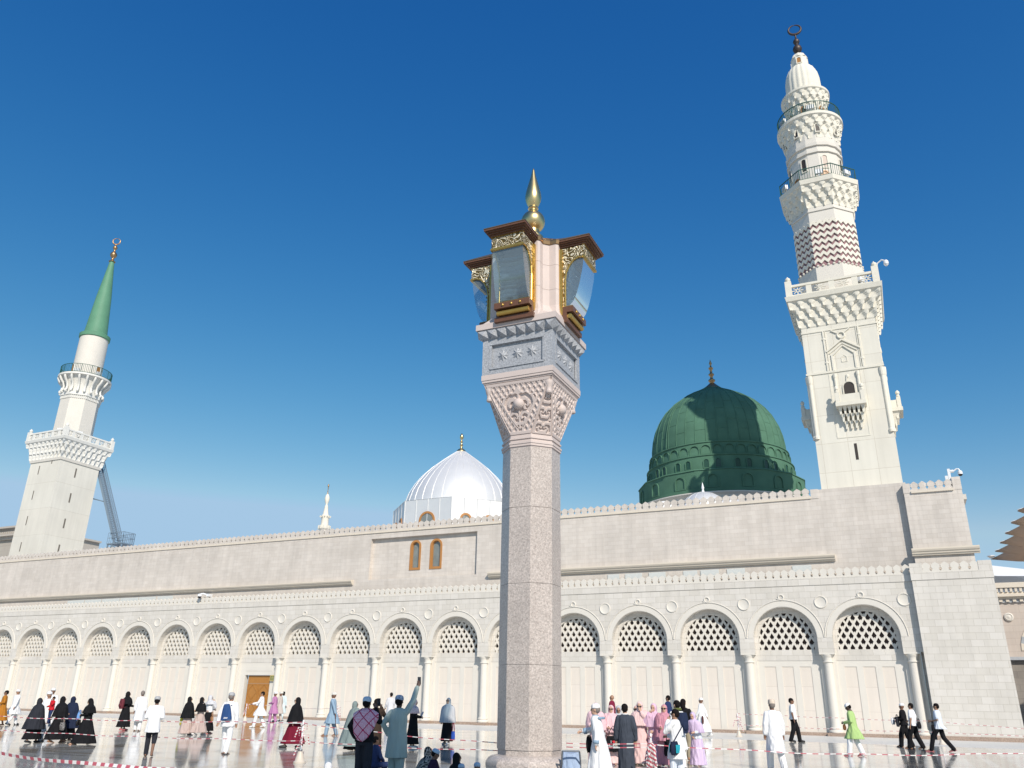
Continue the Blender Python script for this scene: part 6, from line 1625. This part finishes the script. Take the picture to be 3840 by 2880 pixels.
person(22, (64.59, -37.43), 1.60, 22, 'man with a red and white checked scarf over a black shirt holding up a phone', 'brown', ('pocket', 'phone'), .1, [('robe', BLACK, dict(hem=.86)), ('trousers', CHAR, dict(wide=1.15)), ('shawl', CHECK), ('cap', ICE), ('hair', HAIRB), ('shoes', SH_B)], near=True)
person(23, (60.98, -31.67), 1.56, 12, 'person in dark brown clothes raising a phone, beside the man in the checked scarf', 'dark', ('phone', 'phone'), .1, [('robe', BROWNK, dict(hem=.25)), ('trousers', BLACK), ('hair', HAIRB)], near=True)
person(24, (62.4, -33.72), .72, 60, 'child in navy sitting cross legged, right behind the man in the checked scarf', 'brown', ('lap', 'lap'), 0, [('robe', BLUES, dict(hem=.85)), ('trousers', BLUES), ('hair', HAIRB)], seat=True, near=True)
person(25, (64.69, -36.41), 1.64, 22, 'tall man in a mint grey robe raising a phone high in his right hand', 'dark', ('pocket', 'raise'), .12, [('robe', MINT, dict(hem=.50, flare=.03, fold=.035)), ('trousers', MINT, dict(wide=1.25)), ('cap', CAPB), ('hair', HAIRB), ('sandals', SH_D)], near=True, girth=1.06)
person(26, (58.5, -25.6), 1.57, 75, 'woman in black with a pink flowered scarf reading a booklet, behind the mint robed man', 'light', ('bent', 'bent'), .15, [('robe', BLACK, dict(hem=.14)), ('khimar', PINKF, dict(to=1.2)), ('shoes', SH_W)], nod=15)
person(27, (45.3, -6.6), 1.88, 335, 'bareheaded man in a light grey robe walking near the wall', 'mid', ('swf', 'swb'), .4, [('robe', LGREY, dict(hem=.5, flare=.05)), ('trousers', LGREY), ('hair', HAIRB), ('shoes', SH_W)])
person(28, (58.25, -22.7), 1.62, 208, 'woman in a pale grey veil and black skirt facing the camera with sunglasses', 'light', ('down', 'down'), .05, [('skirt', BLACK, dict(hem=.12)), ('robe', BLACK, dict(hem=.9)), ('khimar', GREYH, dict(to=.80)), ('sunglasses', BLACK), ('shoes', SH_W)])
person(29, (65.32, -36.46), .70, 70, 'woman in a leopard print headscarf sitting at the bottom edge', 'mid', ('lap', 'lap'), 0, [('khimar', LEOP, dict(to=.95)), ('robe', LEOP, dict(hem=.82, flare=.1))], seat=True, near=True, lean=-.35)
person(30, (65.89, -36.97), .70, 80, 'man in dark purple with an ice blue cap sitting at the bottom edge', 'brown', ('lap', 'lap'), 0, [('robe', DPURP, dict(hem=.82)), ('trousers', DPURP), ('cap', ICE), ('hair', HAIRB)], seat=True, near=True, nod=20, girth=1.25)
person(31, (66.52, -37.19), .67, 70, 'woman in a black headscarf sitting left of the lamp post base', 'brown', ('lap', 'lap'), 0, [('robe', BLACK, dict(hem=.82)), ('khimar', BLACK, dict(to=1.1))], seat=True, near=True)
person(32, (67.2, -38.3), .57, 20, 'seated person whose small ice blue cap just shows at the bottom edge', 'brown', ('lap', 'lap'), 0, [('robe', CHAR, dict(hem=.82)), ('cap', ICE)], seat=True)
person(33, (67.45, -38.2), .595, 20, 'seated person with a rounded ice blue cap at the bottom edge beside the lamp post', 'brown', ('lap', 'lap'), 0, [('robe', NAVY, dict(hem=.82)), ('cap', ICE)], seat=True)
person(34, (65.4, -39.6), .595, 20, 'person at the bottom edge of whom only a white head cover shows', 'mid', ('lap', 'lap'), 0, [('robe', WHITE, dict(hem=.82)), ('khimar', WHITE, dict(to=1.2))], seat=True)
person(35, (68.32, -34.34), 1.54, 282, 'white capped man in profile in a white robe with steel blue cuffs', 'light', ('down', 'reach'), .35, [('robe', WHITE, dict(hem=.10, flare=.07, collar=STEELB, cuff=STEELB, sr=1.1)), ('cap', WHITE), ('hair', HAIRG), ('shoes', SH_B)], near=True, lean=-.16)
person(36, (66.35, -28.9), 1.55, 196, 'pink veiled woman in sunglasses right behind the white capped man', 'light', ('bent', 'bent'), 0, [('robe', PINKD, dict(hem=.05, flare=.06)), ('khimar', PINKC, dict(to=.95)), ('sunglasses', BLACK)], near=True)
person(37, (66.7, -28.6), 1.50, 183, 'smiling pink veiled woman in sunglasses holding a black lettered tote bag', 'light', ('down', 'bent'), 0, [('robe', PINKD, dict(hem=.05, flare=.07)), ('khimar', PINKC, dict(to=.92)), ('sunglasses', BLACK)], near=True)
person(38, (66.6, -27.6), 1.49, 182, 'woman in a grey headscarf and pink dress looking down among the pink group', 'mid', ('clasp', 'clasp'), 0, [('robe', PINKC, dict(hem=.05, flare=.06)), ('khimar', GREYH, dict(to=1.1))], nod=22, near=True)
person(39, (68.22, -32.2), 1.55, 4, 'black haired man in a dark slate robe seen from behind, facing the pink group', 'light', ('down', 'down'), .08, [('robe', DENIM, dict(hem=.10, flare=.02, fold=.03, collar=WHITE, sr=1.12)), ('hair', HAIRB), ('shoes', SH_B)], near=True)
person(40, (67.16, -27.71), 1.50, 205, 'pink veiled woman in sunglasses looking left, just right of the slate robed man', 'light', ('down', 'down'), 0, [('robe', PINKC, dict(hem=.05, flare=.06)), ('khimar', PINKC, dict(to=.98)), ('sunglasses', BLACK)], near=True)
person(41, (67.35, -28.0), 1.60, 188, 'tallest pink veiled woman, in sunglasses, covering her mouth with one hand', 'light', ('mouth', 'down'), 0, [('robe', PINKD, dict(hem=.04, flare=.07)), ('khimar', PINKD, dict(to=1.05)), ('sunglasses', BLACK)], near=True, nod=10)
person(42, (67.75, -28.0), 1.56, 200, 'lilac pink veiled woman without sunglasses holding a hand to her face', 'light', ('clasp', 'mouth'), 0, [('robe', LILP, dict(hem=.04, flare=.07)), ('khimar', LILP, dict(to=1.05))], near=True, nod=8)
person(43, (68.1, -28.2), 1.54, 190, 'woman in a dusty rose veil and sunglasses beside the pink veiled women', 'light', ('down', 'bent'), 0, [('robe', ROSE, dict(hem=.05, flare=.06)), ('khimar', ROSE, dict(to=.70)), ('sunglasses', BLACK)], near=True)
person(44, (63.7, -10.7), 1.90, 295, 'bearded man in a navy shirt standing behind the pink group', 'brown', ('down', 'down'), .3, [('robe', BLUES, dict(hem=.8)), ('trousers', CHAR), ('hair', HAIRB), ('shoes', SH_B)])
person(45, (61.1, -11.4), 1.89, 290, 'man with a shaved head in a maroon shirt behind the pink group', 'mid', ('down', 'down'), .3, [('robe', MAROONC, dict(hem=.8)), ('trousers', CHAR), ('shoes', SH_B)])
person(46, (69.53, -32.73), 1.46, 295, 'man in a white tunic and sunglasses with a turquoise fronted shoulder bag', 'mid', ('mouth', 'bent'), .15, [('robe', WHITE, dict(hem=.55, flare=.05, sr=1.2)), ('trousers', PALEW, dict(wide=1.2)), ('hair', HAIRB), ('sunglasses', BLACK), ('shoes', SH_B)], near=True)
person(47, (68.75, -29.4), 1.65, 320, 'black haired man in white with a navy backpack and green scarf', 'light', ('bent', 'down'), .1, [('robe', WHITE, dict(hem=.5)), ('trousers', WHITE), ('hair', HAIRB), ('scarf', cloth('olive_scarf', (.13, .15, .05), .2)), ('shoes', SH_B)], near=True)
person(48, (67.95, -25.3), 1.70, 15, 'long haired person in a black shirt behind the navy backpack', 'light', ('down', 'down'), .1, [('robe', BLACK, dict(hem=.8)), ('trousers', cloth('khaki_twill', (.34, .29, .20))), ('hair', HAIRB, dict(long=1)), ('shoes', SH_T)], near=True)
person(49, (68.8, -27.5), 1.36, 205, 'woman in a lilac veil and dress bending forward, right of the pink group', 'light', ('bent', 'clasp'), .1, [('skirt', LILAC, dict(hem=.04, flare=.04)), ('robe', PALEW, dict(hem=.85)), ('khimar', LILAC, dict(to=1.05))], near=True, lean=-.35, nod=20)
person(50, (64.5, -7.1), 1.82, 285, 'man in a white robe and cap walking left by the wall behind the pink group', 'brown', ('swf', 'swb'), .7, [('robe', WHITE, dict(hem=.22, flare=.08)), ('trousers', WHITE), ('cap', WHITE), ('shoes', SH_W)])
person(52, (70.9, -27.6), 1.69, 342, 'man in a long white shirt and cream embroidered cap walking away', 'brown', ('down', 'down'), .50, [('robe', WHITE, dict(hem=.42, flare=.05, fold=.03, sr=1.05)), ('trousers', WHITE, dict(wide=1.25)), ('cap', cloth('cream_embroidered_cap', (.66, .56, .46), .12), dict(style='tall')), ('hair', HAIRG), ('sandals', SH_D)], near=True)
person(53, (69.3, -9.7), 1.86, 92, 'man in a white T-shirt and black trousers walking right along the wall', 'brown', ('down', 'down'), .35, [('robe', WHITE, dict(hem=.88, sleeve='short')), ('trousers', BLACK, dict(wide=1.2)), ('hair', HAIRB), ('shoes', SH_B)])
person(54, (72.4, -19.4), 1.66, 285, 'man in a lime green tunic and white cap looking down as he walks', 'dark', ('bent', 'down'), .40, [('robe', GREENK, dict(hem=.55, flare=.06)), ('trousers', WHITE, dict(wide=1.2)), ('cap', WHITE), ('hair', HAIRB), ('sandals', SH_R)], nod=28, lean=-.06, near=True)
person(55, (74.3, -12.1), 1.72, 290, 'bareheaded man in a white T-shirt and wide black trousers walking left', 'mid', ('down', 'carry'), .45, [('robe', WHITE, dict(hem=.85, sleeve='short')), ('trousers', BLACK, dict(wide=1.3)), ('hair', HAIRB), ('sandals', SH_T)], near=True)
person(56, (73.95, -11.0), 1.70, 285, 'man in black with a white cap, half hidden behind a man in a white T-shirt', 'brown', ('carry', 'reach'), .4, [('robe', BLACK, dict(hem=.85)), ('trousers', BLACK, dict(wide=1.3)), ('cap', WHITE), ('sandals', SH_T)])
person(57, (75.2, -14.0), 1.72, 283, 'man in a pale blue tunic and black trousers striding left, rightmost of all', 'mid', ('bent', 'bent'), .75, [('robe', PALEW, dict(hem=.80, sleeve='short')), ('trousers', BLACK, dict(wide=1.1)), ('hair', HAIRB), ('sandals', SH_R)], near=True)

# ------------------------------------------------------------------ things they carry
phone(25, (-.30, -.33, 2.03), 'dark phone held high by the mint robed man', -8)
phone(22, (-.10, -.40, 1.62), 'dark phone held up by the man in the checked scarf', -5)
phone(23, (.02, -.42, 1.60), 'dark phone held up by the person in dark brown', -5)
backpack('drawstring_bag', 'blue drawstring bag on the back of a man in white, with a small white print', 14, cloth('blue_nylon', (.03, .075, .20)), .34, .44, 1.17, .20, 6, soft=True)
ds = [o for o in scene.objects if o.name.startswith('drawstring_bag')][0]
b = MB(); b.box(-.10, .02, .079, .083, -.155, -.142); b.box(-.09, .03, .079, .083, -.178, -.165); b.build('print', WHITE, ds)
backpack('backpack', 'maroon backpack worn by a woman in black', 8, cloth('maroon_nylon', (.15, .035, .045)), .32, .44, 1.17, .25)
backpack('backpack', 'navy backpack on the back of a black haired man in white', 47, cloth('navy_nylon', (.02, .03, .065)), .30, .50, 1.16, .24)
sheet_bag('plastic_bag', 'yellow bag hanging beside a long black veil', 'bag', 11, (.30, .16, .88), cloth('yellow_plastic', (.74, .60, .05)), .26, .36, .14, .06)
sheet_bag('handbag', 'small brown handbag of the woman in the white blouse', 'handbag', 13, (-.26, -.05, 1.0), cloth('tan_leather', (.38, .20, .10)), .22, .22, .10, .22)
sheet_bag('handbag', 'black handbag at the hip of a black clad woman looking down', 'handbag', 7, (.05, -.32, .96), cloth('black_leather', (.014, .014, .016), rough=.4), .30, .17, .10, .05)
sheet_bag('plastic_bag', 'pale bag with a blue lower half held between two black clad women', 'bag', 7, (.0, -.36, 1.27), cloth('blue_white_plastic', (.16, .32, .62)), .18, .30, .12, .08)
sheet_bag('handbag', 'grey patterned handbag of the woman carrying a child', 'handbag', 4, (-.30, .02, .98), spots_mat('grey_weave', (.05, .05, .05), (.30, .29, .28), 18), .28, .24, .12, .20)
sheet_bag('drawstring_bag', 'blue and red pouch hanging on a long strap beside a pale grey veil', 'bag', 28, (.30, -.05, .86), cloth('royal_blue_nylon', (.04, .10, .45)), .16, .28, .10, .36, cloth('crimson_strap', (.35, .03, .10)))
sheet_bag('handbag', 'brown bag in the hand of a man in white walking by the wall', 'bag', 50, (.24, .1, .92), cloth('brown_leather', (.10, .04, .04)), .16, .34, .10, .03)
sheet_bag('handbag', 'black shoulder bag behind the hip of a man in a white T-shirt', 'bag', 55, (.02, .24, 1.14), BLACK, .30, .24, .12, .14)
sheet_bag('handbag', 'black shoulder bag at the front of the man in the pale blue tunic', 'bag', 57, (.14, -.18, 1.10), BLACK, .30, .24, .12, .16)
sheet_bag('plastic_bag', 'white plastic bag in the hands of a man in black with a white cap', 'bag', 56, (.02, -.42, 1.16), WHITE, .32, .24, .14, .04)
sheet_bag('handbag', 'black shoulder bag hanging in front of a man in black with a white cap', 'bag', 56, (.16, -.20, 1.28), CHAR, .32, .38, .12, .10)
sheet_bag('handbag', 'brown pouch in the hand of the lime green tunic wearer', 'bag', 54, (.12, -.26, 1.02), cloth('brown_pouch', (.16, .07, .03)), .16, .16, .10, .02)
sheet_bag('handbag', 'black bag with a white loop hanging from a woman in dusty rose', 'bag', 43, (.16, -.26, .86), BLACK, .32, .40, .10, .10)
sheet_bag('plastic_bag', 'lime green bag by the feet of a pink veiled woman with a black tote', 'bag', 37, (.26, -.1, .62), cloth('lime_plastic', (.30, .46, .10)), .14, .30, .10, .04)
sheet_bag('handbag', 'black bag under the forearm of the white capped man in profile', 'bag', 35, (-.16, -.28, 1.04), BLACK, .24, .30, .12, .03)
cr = sheet_bag('shoulder_bag', 'dark shoulder bag with a turquoise front on a man in white', 'bag', 46, (.24, .06, .96), NAVY, .30, .26, .14, .0)
b = MB(); b.box(-.10, .10, -.084, -.076, -.22, -.06); b.build('front', cloth('turquoise_print', (.03, .38, .46)), cr, (0, 0, 0)); b = MB(); b.box(-.10, .10, .076, .084, -.22, -.06); 
for i, hh in enumerate((.05, .07, .06)): b.box(-.06+i*.045, -.04+i*.045, .085, .089, -.19, -.19+hh)
b.build('front', cloth('turquoise_print', (.03, .38, .46)), cr)
b = MB(); b.tube([(-.1, 0, 0), (-.05, -.10, .28), (-.30, -.14, .50), (-.36, -.05, .50), (-.22, .10, .30), (.08, .02, 0)], .014, n=6); b.build('strap', NAVY, cr)
b = MB(); b.tube([(0, 0, 0), (.02, .16, -.92)], .012, n=7); b.tube([(0, 0, 0), (.0, -.07, .02)], .014, n=7)
P = at(20, (.24, .18, .88)); wsx = thing('walking_stick', 'thin dark walking stick trailing behind the man in steel blue', 'walking stick', P, rot_of(20)); b.build('stick', M_WOODD, wsx)
P = at(26, (0, -.33, 1.10)); bk_ = thing('booklet', 'open white booklet held by the woman with the pink flowered scarf', 'booklet', P, rot_of(26))
b = MB()
for sx in (-1, 1): b.add([(0, 0, 0), (sx*.11, .03, .02), (sx*.11, -.03, .16), (0, -.06, .14), (0, .008, .003), (sx*.11, .038, .023), (sx*.11, -.022, .163), (0, -.052, .143)], [(0, 1, 2, 3), (7, 6, 5, 4), (0, 4, 5, 1), (1, 5, 6, 2), (2, 6, 7, 3)])
b.build('pages', WHITE, bk_)
# black tote with its lettering
tb = sheet_bag('tote_bag', 'black tote bag lettered I heart Madinah in front of a smiling pink veiled woman', 'tote bag', 37, (.06, -.33, 1.12), BLACK, .46, .38, .10, .26, taper=.72)
def text_mesh(txt, size, name, mat, parent, loc, rx=R_(90), rz=0.0, shear=0.0):
    cu_ = bpy.data.curves.new(name, 'FONT'); cu_.body = txt; cu_.size = size; cu_.extrude = .002; cu_.align_x = 'CENTER'; cu_.shear = shear
    cu_.materials.append(mat); o = bpy.data.objects.new(name, cu_); COL.objects.link(o)
    me = bpy.data.meshes.new_from_object(o.evaluated_get(bpy.context.evaluated_depsgraph_get())); bpy.data.objects.remove(o)
    q = link(name, me, parent, loc); q.rotation_euler = (rx, 0, rz); return q
WTX = plain('white_print', (.82, .82, .82), .6, noise=.01)
text_mesh('Madinah', .115, 'lettering', WTX, tb, (0, -.066, -.54), shear=.3)
text_mesh('I', .10, 'lettering', WTX, tb, (-.055, -.064, -.43))
b = MB(); pts = [(.042*(16*math.sin(t)**3)/16, .042*(13*math.cos(t)-5*math.cos(2*t)-2*math.cos(3*t)-math.cos(4*t))/16) for t in np.linspace(0, 2*PI, 29)[:-1]]
b.prism([(x+.02, z_-.395) for x, z_ in pts], 'y', -.066, -.060); b.build('heart', plain('red_print', (.62, .02, .04), .6), tb)

# pale blue pushchair beside the white robed man
pc = thing('pushchair', 'pushchair with a pale blue fabric hood and grey frame, right of the lamp post base', 'pushchair', (67.70, -34.38, 0), R_(200))
pc.scale = (.80, .80, .66)
b = MB(); rows = []
for j in range(9):
    t = j/8; a = -0.2+1.75*t
    rows.append([(.24*math.cos(u)*(1 if j else .9), .05-.10*t+.10*math.sin(u)*(.6+.4*math.sin(a)), .40+.52*t+(.03*math.cos(2*u) if j > 6 else 0)) for u in np.linspace(0, 2*PI, 25)[:-1]])
b.loft(rows); b.build('seat', cloth('pale_blue_canvas', (.34, .43, .58), .04), pc, smooth=60)
b = MB()
for sx in (-1, 1): b.tube([(sx*.22, .30, .98), (sx*.24, .12, .70), (sx*.24, -.10, .40), (sx*.24, -.32, .14)], .022, n=8); b.tube([(sx*.24, -.05, .45), (sx*.24, .28, .12)], .02, n=8)
b.tube([(-.22, .30, .98), (.22, .30, .98)], .026, n=8); b.tube([(-.24, .28, .12), (.24, .28, .12)], .018, n=8); b.tube([(-.3, -.42, .36), (.26, -.38, .36)], .03, n=10)
b.build('frame', plain('grey_tube', (.25, .27, .29), .4, metal=.4), pc, smooth=60)
wh = MB(); wh.tube([(0, .10*math.cos(t), .11+.10*math.sin(t)) for t in np.linspace(0, 2*PI, 19)[:-1]], .022, n=8, closed=True)
for q in range(3): wh.beam((0, .09*math.cos(q*PI/3), .11+.09*math.sin(q*PI/3)), (0, -.09*math.cos(q*PI/3), .11-.09*math.sin(q*PI/3)), .014)
me_wh = wh.mesh('wheel', M_BLACKP, 60)
for x, y_ in ((-.27, .28), (.27, .28), (-.27, -.32), (.27, -.32)): link('wheel', me_wh, pc, (x, y_, 0))

# ================================================================== BARRIER POSTS AND TAPES
def tape_mat():
    m, nt, ln, p = nmat('red_white_barrier_tape')
    uv = nt.new('ShaderNodeUVMap'); sp = nt.new('ShaderNodeSeparateXYZ'); ln.new(uv.outputs[0], sp.inputs[0])
    fr = nt.new('ShaderNodeMath'); fr.operation = 'FRACT'; ln.new(sp.outputs[0], fr.inputs[0]); lt = nt.new('ShaderNodeMath'); lt.operation = 'LESS_THAN'; lt.inputs[1].default_value = .5; ln.new(fr.outputs[0], lt.inputs[0])
    ln.new(ramp_mix(nt, ln, lt.outputs[0], (.72, .70, .68), (.46, .10, .13)), p.inputs['Base Color']); p.inputs['Roughness'].default_value = .35
    return m
M_TAPE = tape_mat()
def tape(label, a, b_, sag=.05, w=.019, per=.30, name='barrier_tape', twist=0.0):
    a, b_ = Vector(a), Vector(b_); n = max(12, int((b_-a).length/.18)); v = []; uvs = []
    L_ = (b_-a).length; d = (b_-a).normalized(); nrm = Vector((d.y, -d.x, 0)).normalized()
    for i in range(n+1):
        t = i/n; p = a.lerp(b_, t); p.z -= sag*4*t*(1-t)+.012*math.sin(t*L_*2.1)
        tw = twist*math.sin(t*L_*1.3+.5); u = Vector((0, 0, 1))*math.cos(tw)+nrm*math.sin(tw)
        v += [p+u*w/2, p-u*w/2]
    f = [(2*i, 2*i+1, 2*i+3, 2*i+2) for i in range(n)]
    me = bpy.data.meshes.new(name); me.from_pydata([tuple(x) for x in v], [], f); uvl = me.uv_layers.new(name='UVMap')
    for pl_ in me.polygons:
        for li in pl_.loop_indices:
            i = me.loops[li].vertex_index//2; uvl.data[li].uv = (i/n*L_/per, me.loops[li].vertex_index % 2)
    me.materials.append(M_TAPE); o = link(name, me); s = o.modifiers.new('thickness', 'SOLIDIFY'); s.thickness = .003
    tag(o, label, 'barrier tape', 'red and white barrier tapes'); return o
M_CONE = plain('cream_plastic_cone', (.60, .53, .44), .5)
me_base = MB(); me_base.lathe([(.16, 0), (.16, .025), (.125, .05), (.085, .20), (.06, .27), (.03, .28)], n=24); me_base = me_base.mesh('base', M_CONE, 40)
me_pole = MB(); me_pole.lathe([(.022, .30), (.022, 1.02), (.02, 1.03)], n=10); me_pole = me_pole.mesh('pole', M_WHITEP, 60)
def wrap_mesh(seed):
    r = random.Random(seed); b = MB(); v = []; uvs = []
    pts = [(.035*math.cos(i*.9), .035*math.sin(i*.9), .34+.66*i/30+.02*r.random()) for i in range(31)]
    b.tube(pts, .011, n=4, flat=1.8)
    for q in range(7):
        a = r.random()*6.3; z_ = .38+.62*r.random(); l_ = .10+.16*r.random()
        b.tube([(.03*math.cos(a), .03*math.sin(a), z_), ((.06+l_*.4)*math.cos(a), (.06+l_*.4)*math.sin(a), z_+.02), ((.05+l_*.7)*math.cos(a+.3), (.05+l_*.7)*math.sin(a+.3), z_-l_)], .009, n=4, flat=1.8)
    me = b.mesh('tape_wrap', M_TAPE); uvl = me.uv_layers.new(name='UVMap')
    for pl_ in me.polygons:
        for li in pl_.loop_indices:
            c = me.vertices[me.loops[li].vertex_index].co; uvl.data[li].uv = (c.z*14+math.atan2(c.y, c.x)*.5, 0)
    return me
def post(pos, label, seed, s=1.0):
    t = thing('barrier_post', label, 'barrier post', (pos[0], pos[1], 0), seed, 'barrier posts with tape'); t.scale = (s, s, s)
    link('base', me_base, t); link('pole', me_pole, t); link('tape_wrap', wrap_mesh(seed), t); return t
post((59.69, -33.12), 'barrier post wrapped in tape just right of the burgundy skirted woman', 1)
post((66.09, -5.9), 'barrier post wrapped in tape near the wall, between two columns right of the pink group', 2, 1.1)
post((33.5, -6.1), 'thin barrier post in front of the wooden door', 3, 1.05)
post((44.9, -11.4), 'barrier post wrapped in tape behind the man in steel blue', 4, 1.15)
post((69.05, -33.05), 'barrier post with a thick bunch of tape in front of the dusty rose shawl', 5, .95)
post((75.4, -6.9), 'barrier post near the corner block, behind the man in the pale blue tunic', 6)
# loose bunch of tape on the near post
b = MB(); r_ = random.Random(3)
for q in range(20):
    a = r_.random()*6.3; l_ = .15+.55*r_.random(); x0 = .03*math.cos(a); y0 = .03*math.sin(a)
    b.tube([(x0, y0, .78+.05*r_.random()), (x0+.04*math.cos(a), y0+.04*math.sin(a), .74), (x0+.07*math.cos(a+.2), y0+.07*math.sin(a+.2), .72-l_*.6), (x0+.05*math.cos(a+.4), y0+.05*math.sin(a+.4), .72-l_)], .010, n=4, flat=2.0)
me = b.mesh('tape_bunch', M_TAPE); uvl = me.uv_layers.new(name='UVMap')
for pl_ in me.polygons:
    for li in pl_.loop_indices:
        c = me.vertices[me.loops[li].vertex_index].co; uvl.data[li].uv = (c.z*10+.5*math.atan2(c.y, c.x), 0)
pb = [o for o in scene.objects if o.name.startswith('barrier_post') and abs(o.location.x-69.05) < .01][0]
link('tape_bunch', me, pb)
P1 = (59.69, -33.12); P5 = (69.05, -33.05)
tape('upper tape on the left, passing in front of the black clad women', (46.0, -33.6, .88), (P1[0], P1[1], .97), .06)
tape('lower tape on the left, below another tape, in front of the black clad women', (46.0, -33.6, .48), (P1[0], P1[1], .52), .05)
tape('upper tape running from the burgundy skirted woman to the lamp post', (P1[0], P1[1], .95), (66.05, -33.35, .66), .05)
tape('lower tape running from the burgundy skirted woman to the lamp post', (P1[0], P1[1], .52), (66.0, -33.4, .52), .03)
tape('upper tape in front of the slate robe and the pink group', (66.9, -33.4, .74), (P5[0], P5[1], .76), .01)
tape('lower tape in front of the slate robe and the pink group', (66.9, -33.4, .66), (P5[0], P5[1], .69), .01)
tape('long tape from the pink group across to the right edge', (P5[0], P5[1], .76), (76.8, -27.0, .62), .12)
tape('low tape near the bottom edge, right of the white tunic', (P5[0], P5[1], .42), (70.9, -35.1, .22), .02)
tape('wide near tape crossing the bottom left corner', (60.73, -42.22, .70), (64.58, -42.11, .62), .05, .05, .17, twist=.5)
tape('upper tape along the wall from the thin post to the corner block', (66.09, -5.9, 1.12), (75.4, -6.9, .98), .03)
tape('lower tape along the wall from the thin post to the corner block', (66.09, -5.9, .60), (75.4, -6.9, .52), .04)
tape('upper tape in front of the corner block at the right edge', (75.4, -6.9, .98), (79.8, -6.4, .72), .03)
tape('lower tape in front of the corner block at the right edge', (75.4, -6.9, .52), (79.8, -6.4, .45), .02)
tape('short tape in front of the wooden door', (33.5, -6.1, 1.05), (36.6, -5.2, .98), .03)
tape('long tape behind the steel blue robe, between post and thin door post', (36.6, -5.2, .9), (44.9, -11.4, 1.0), .06)
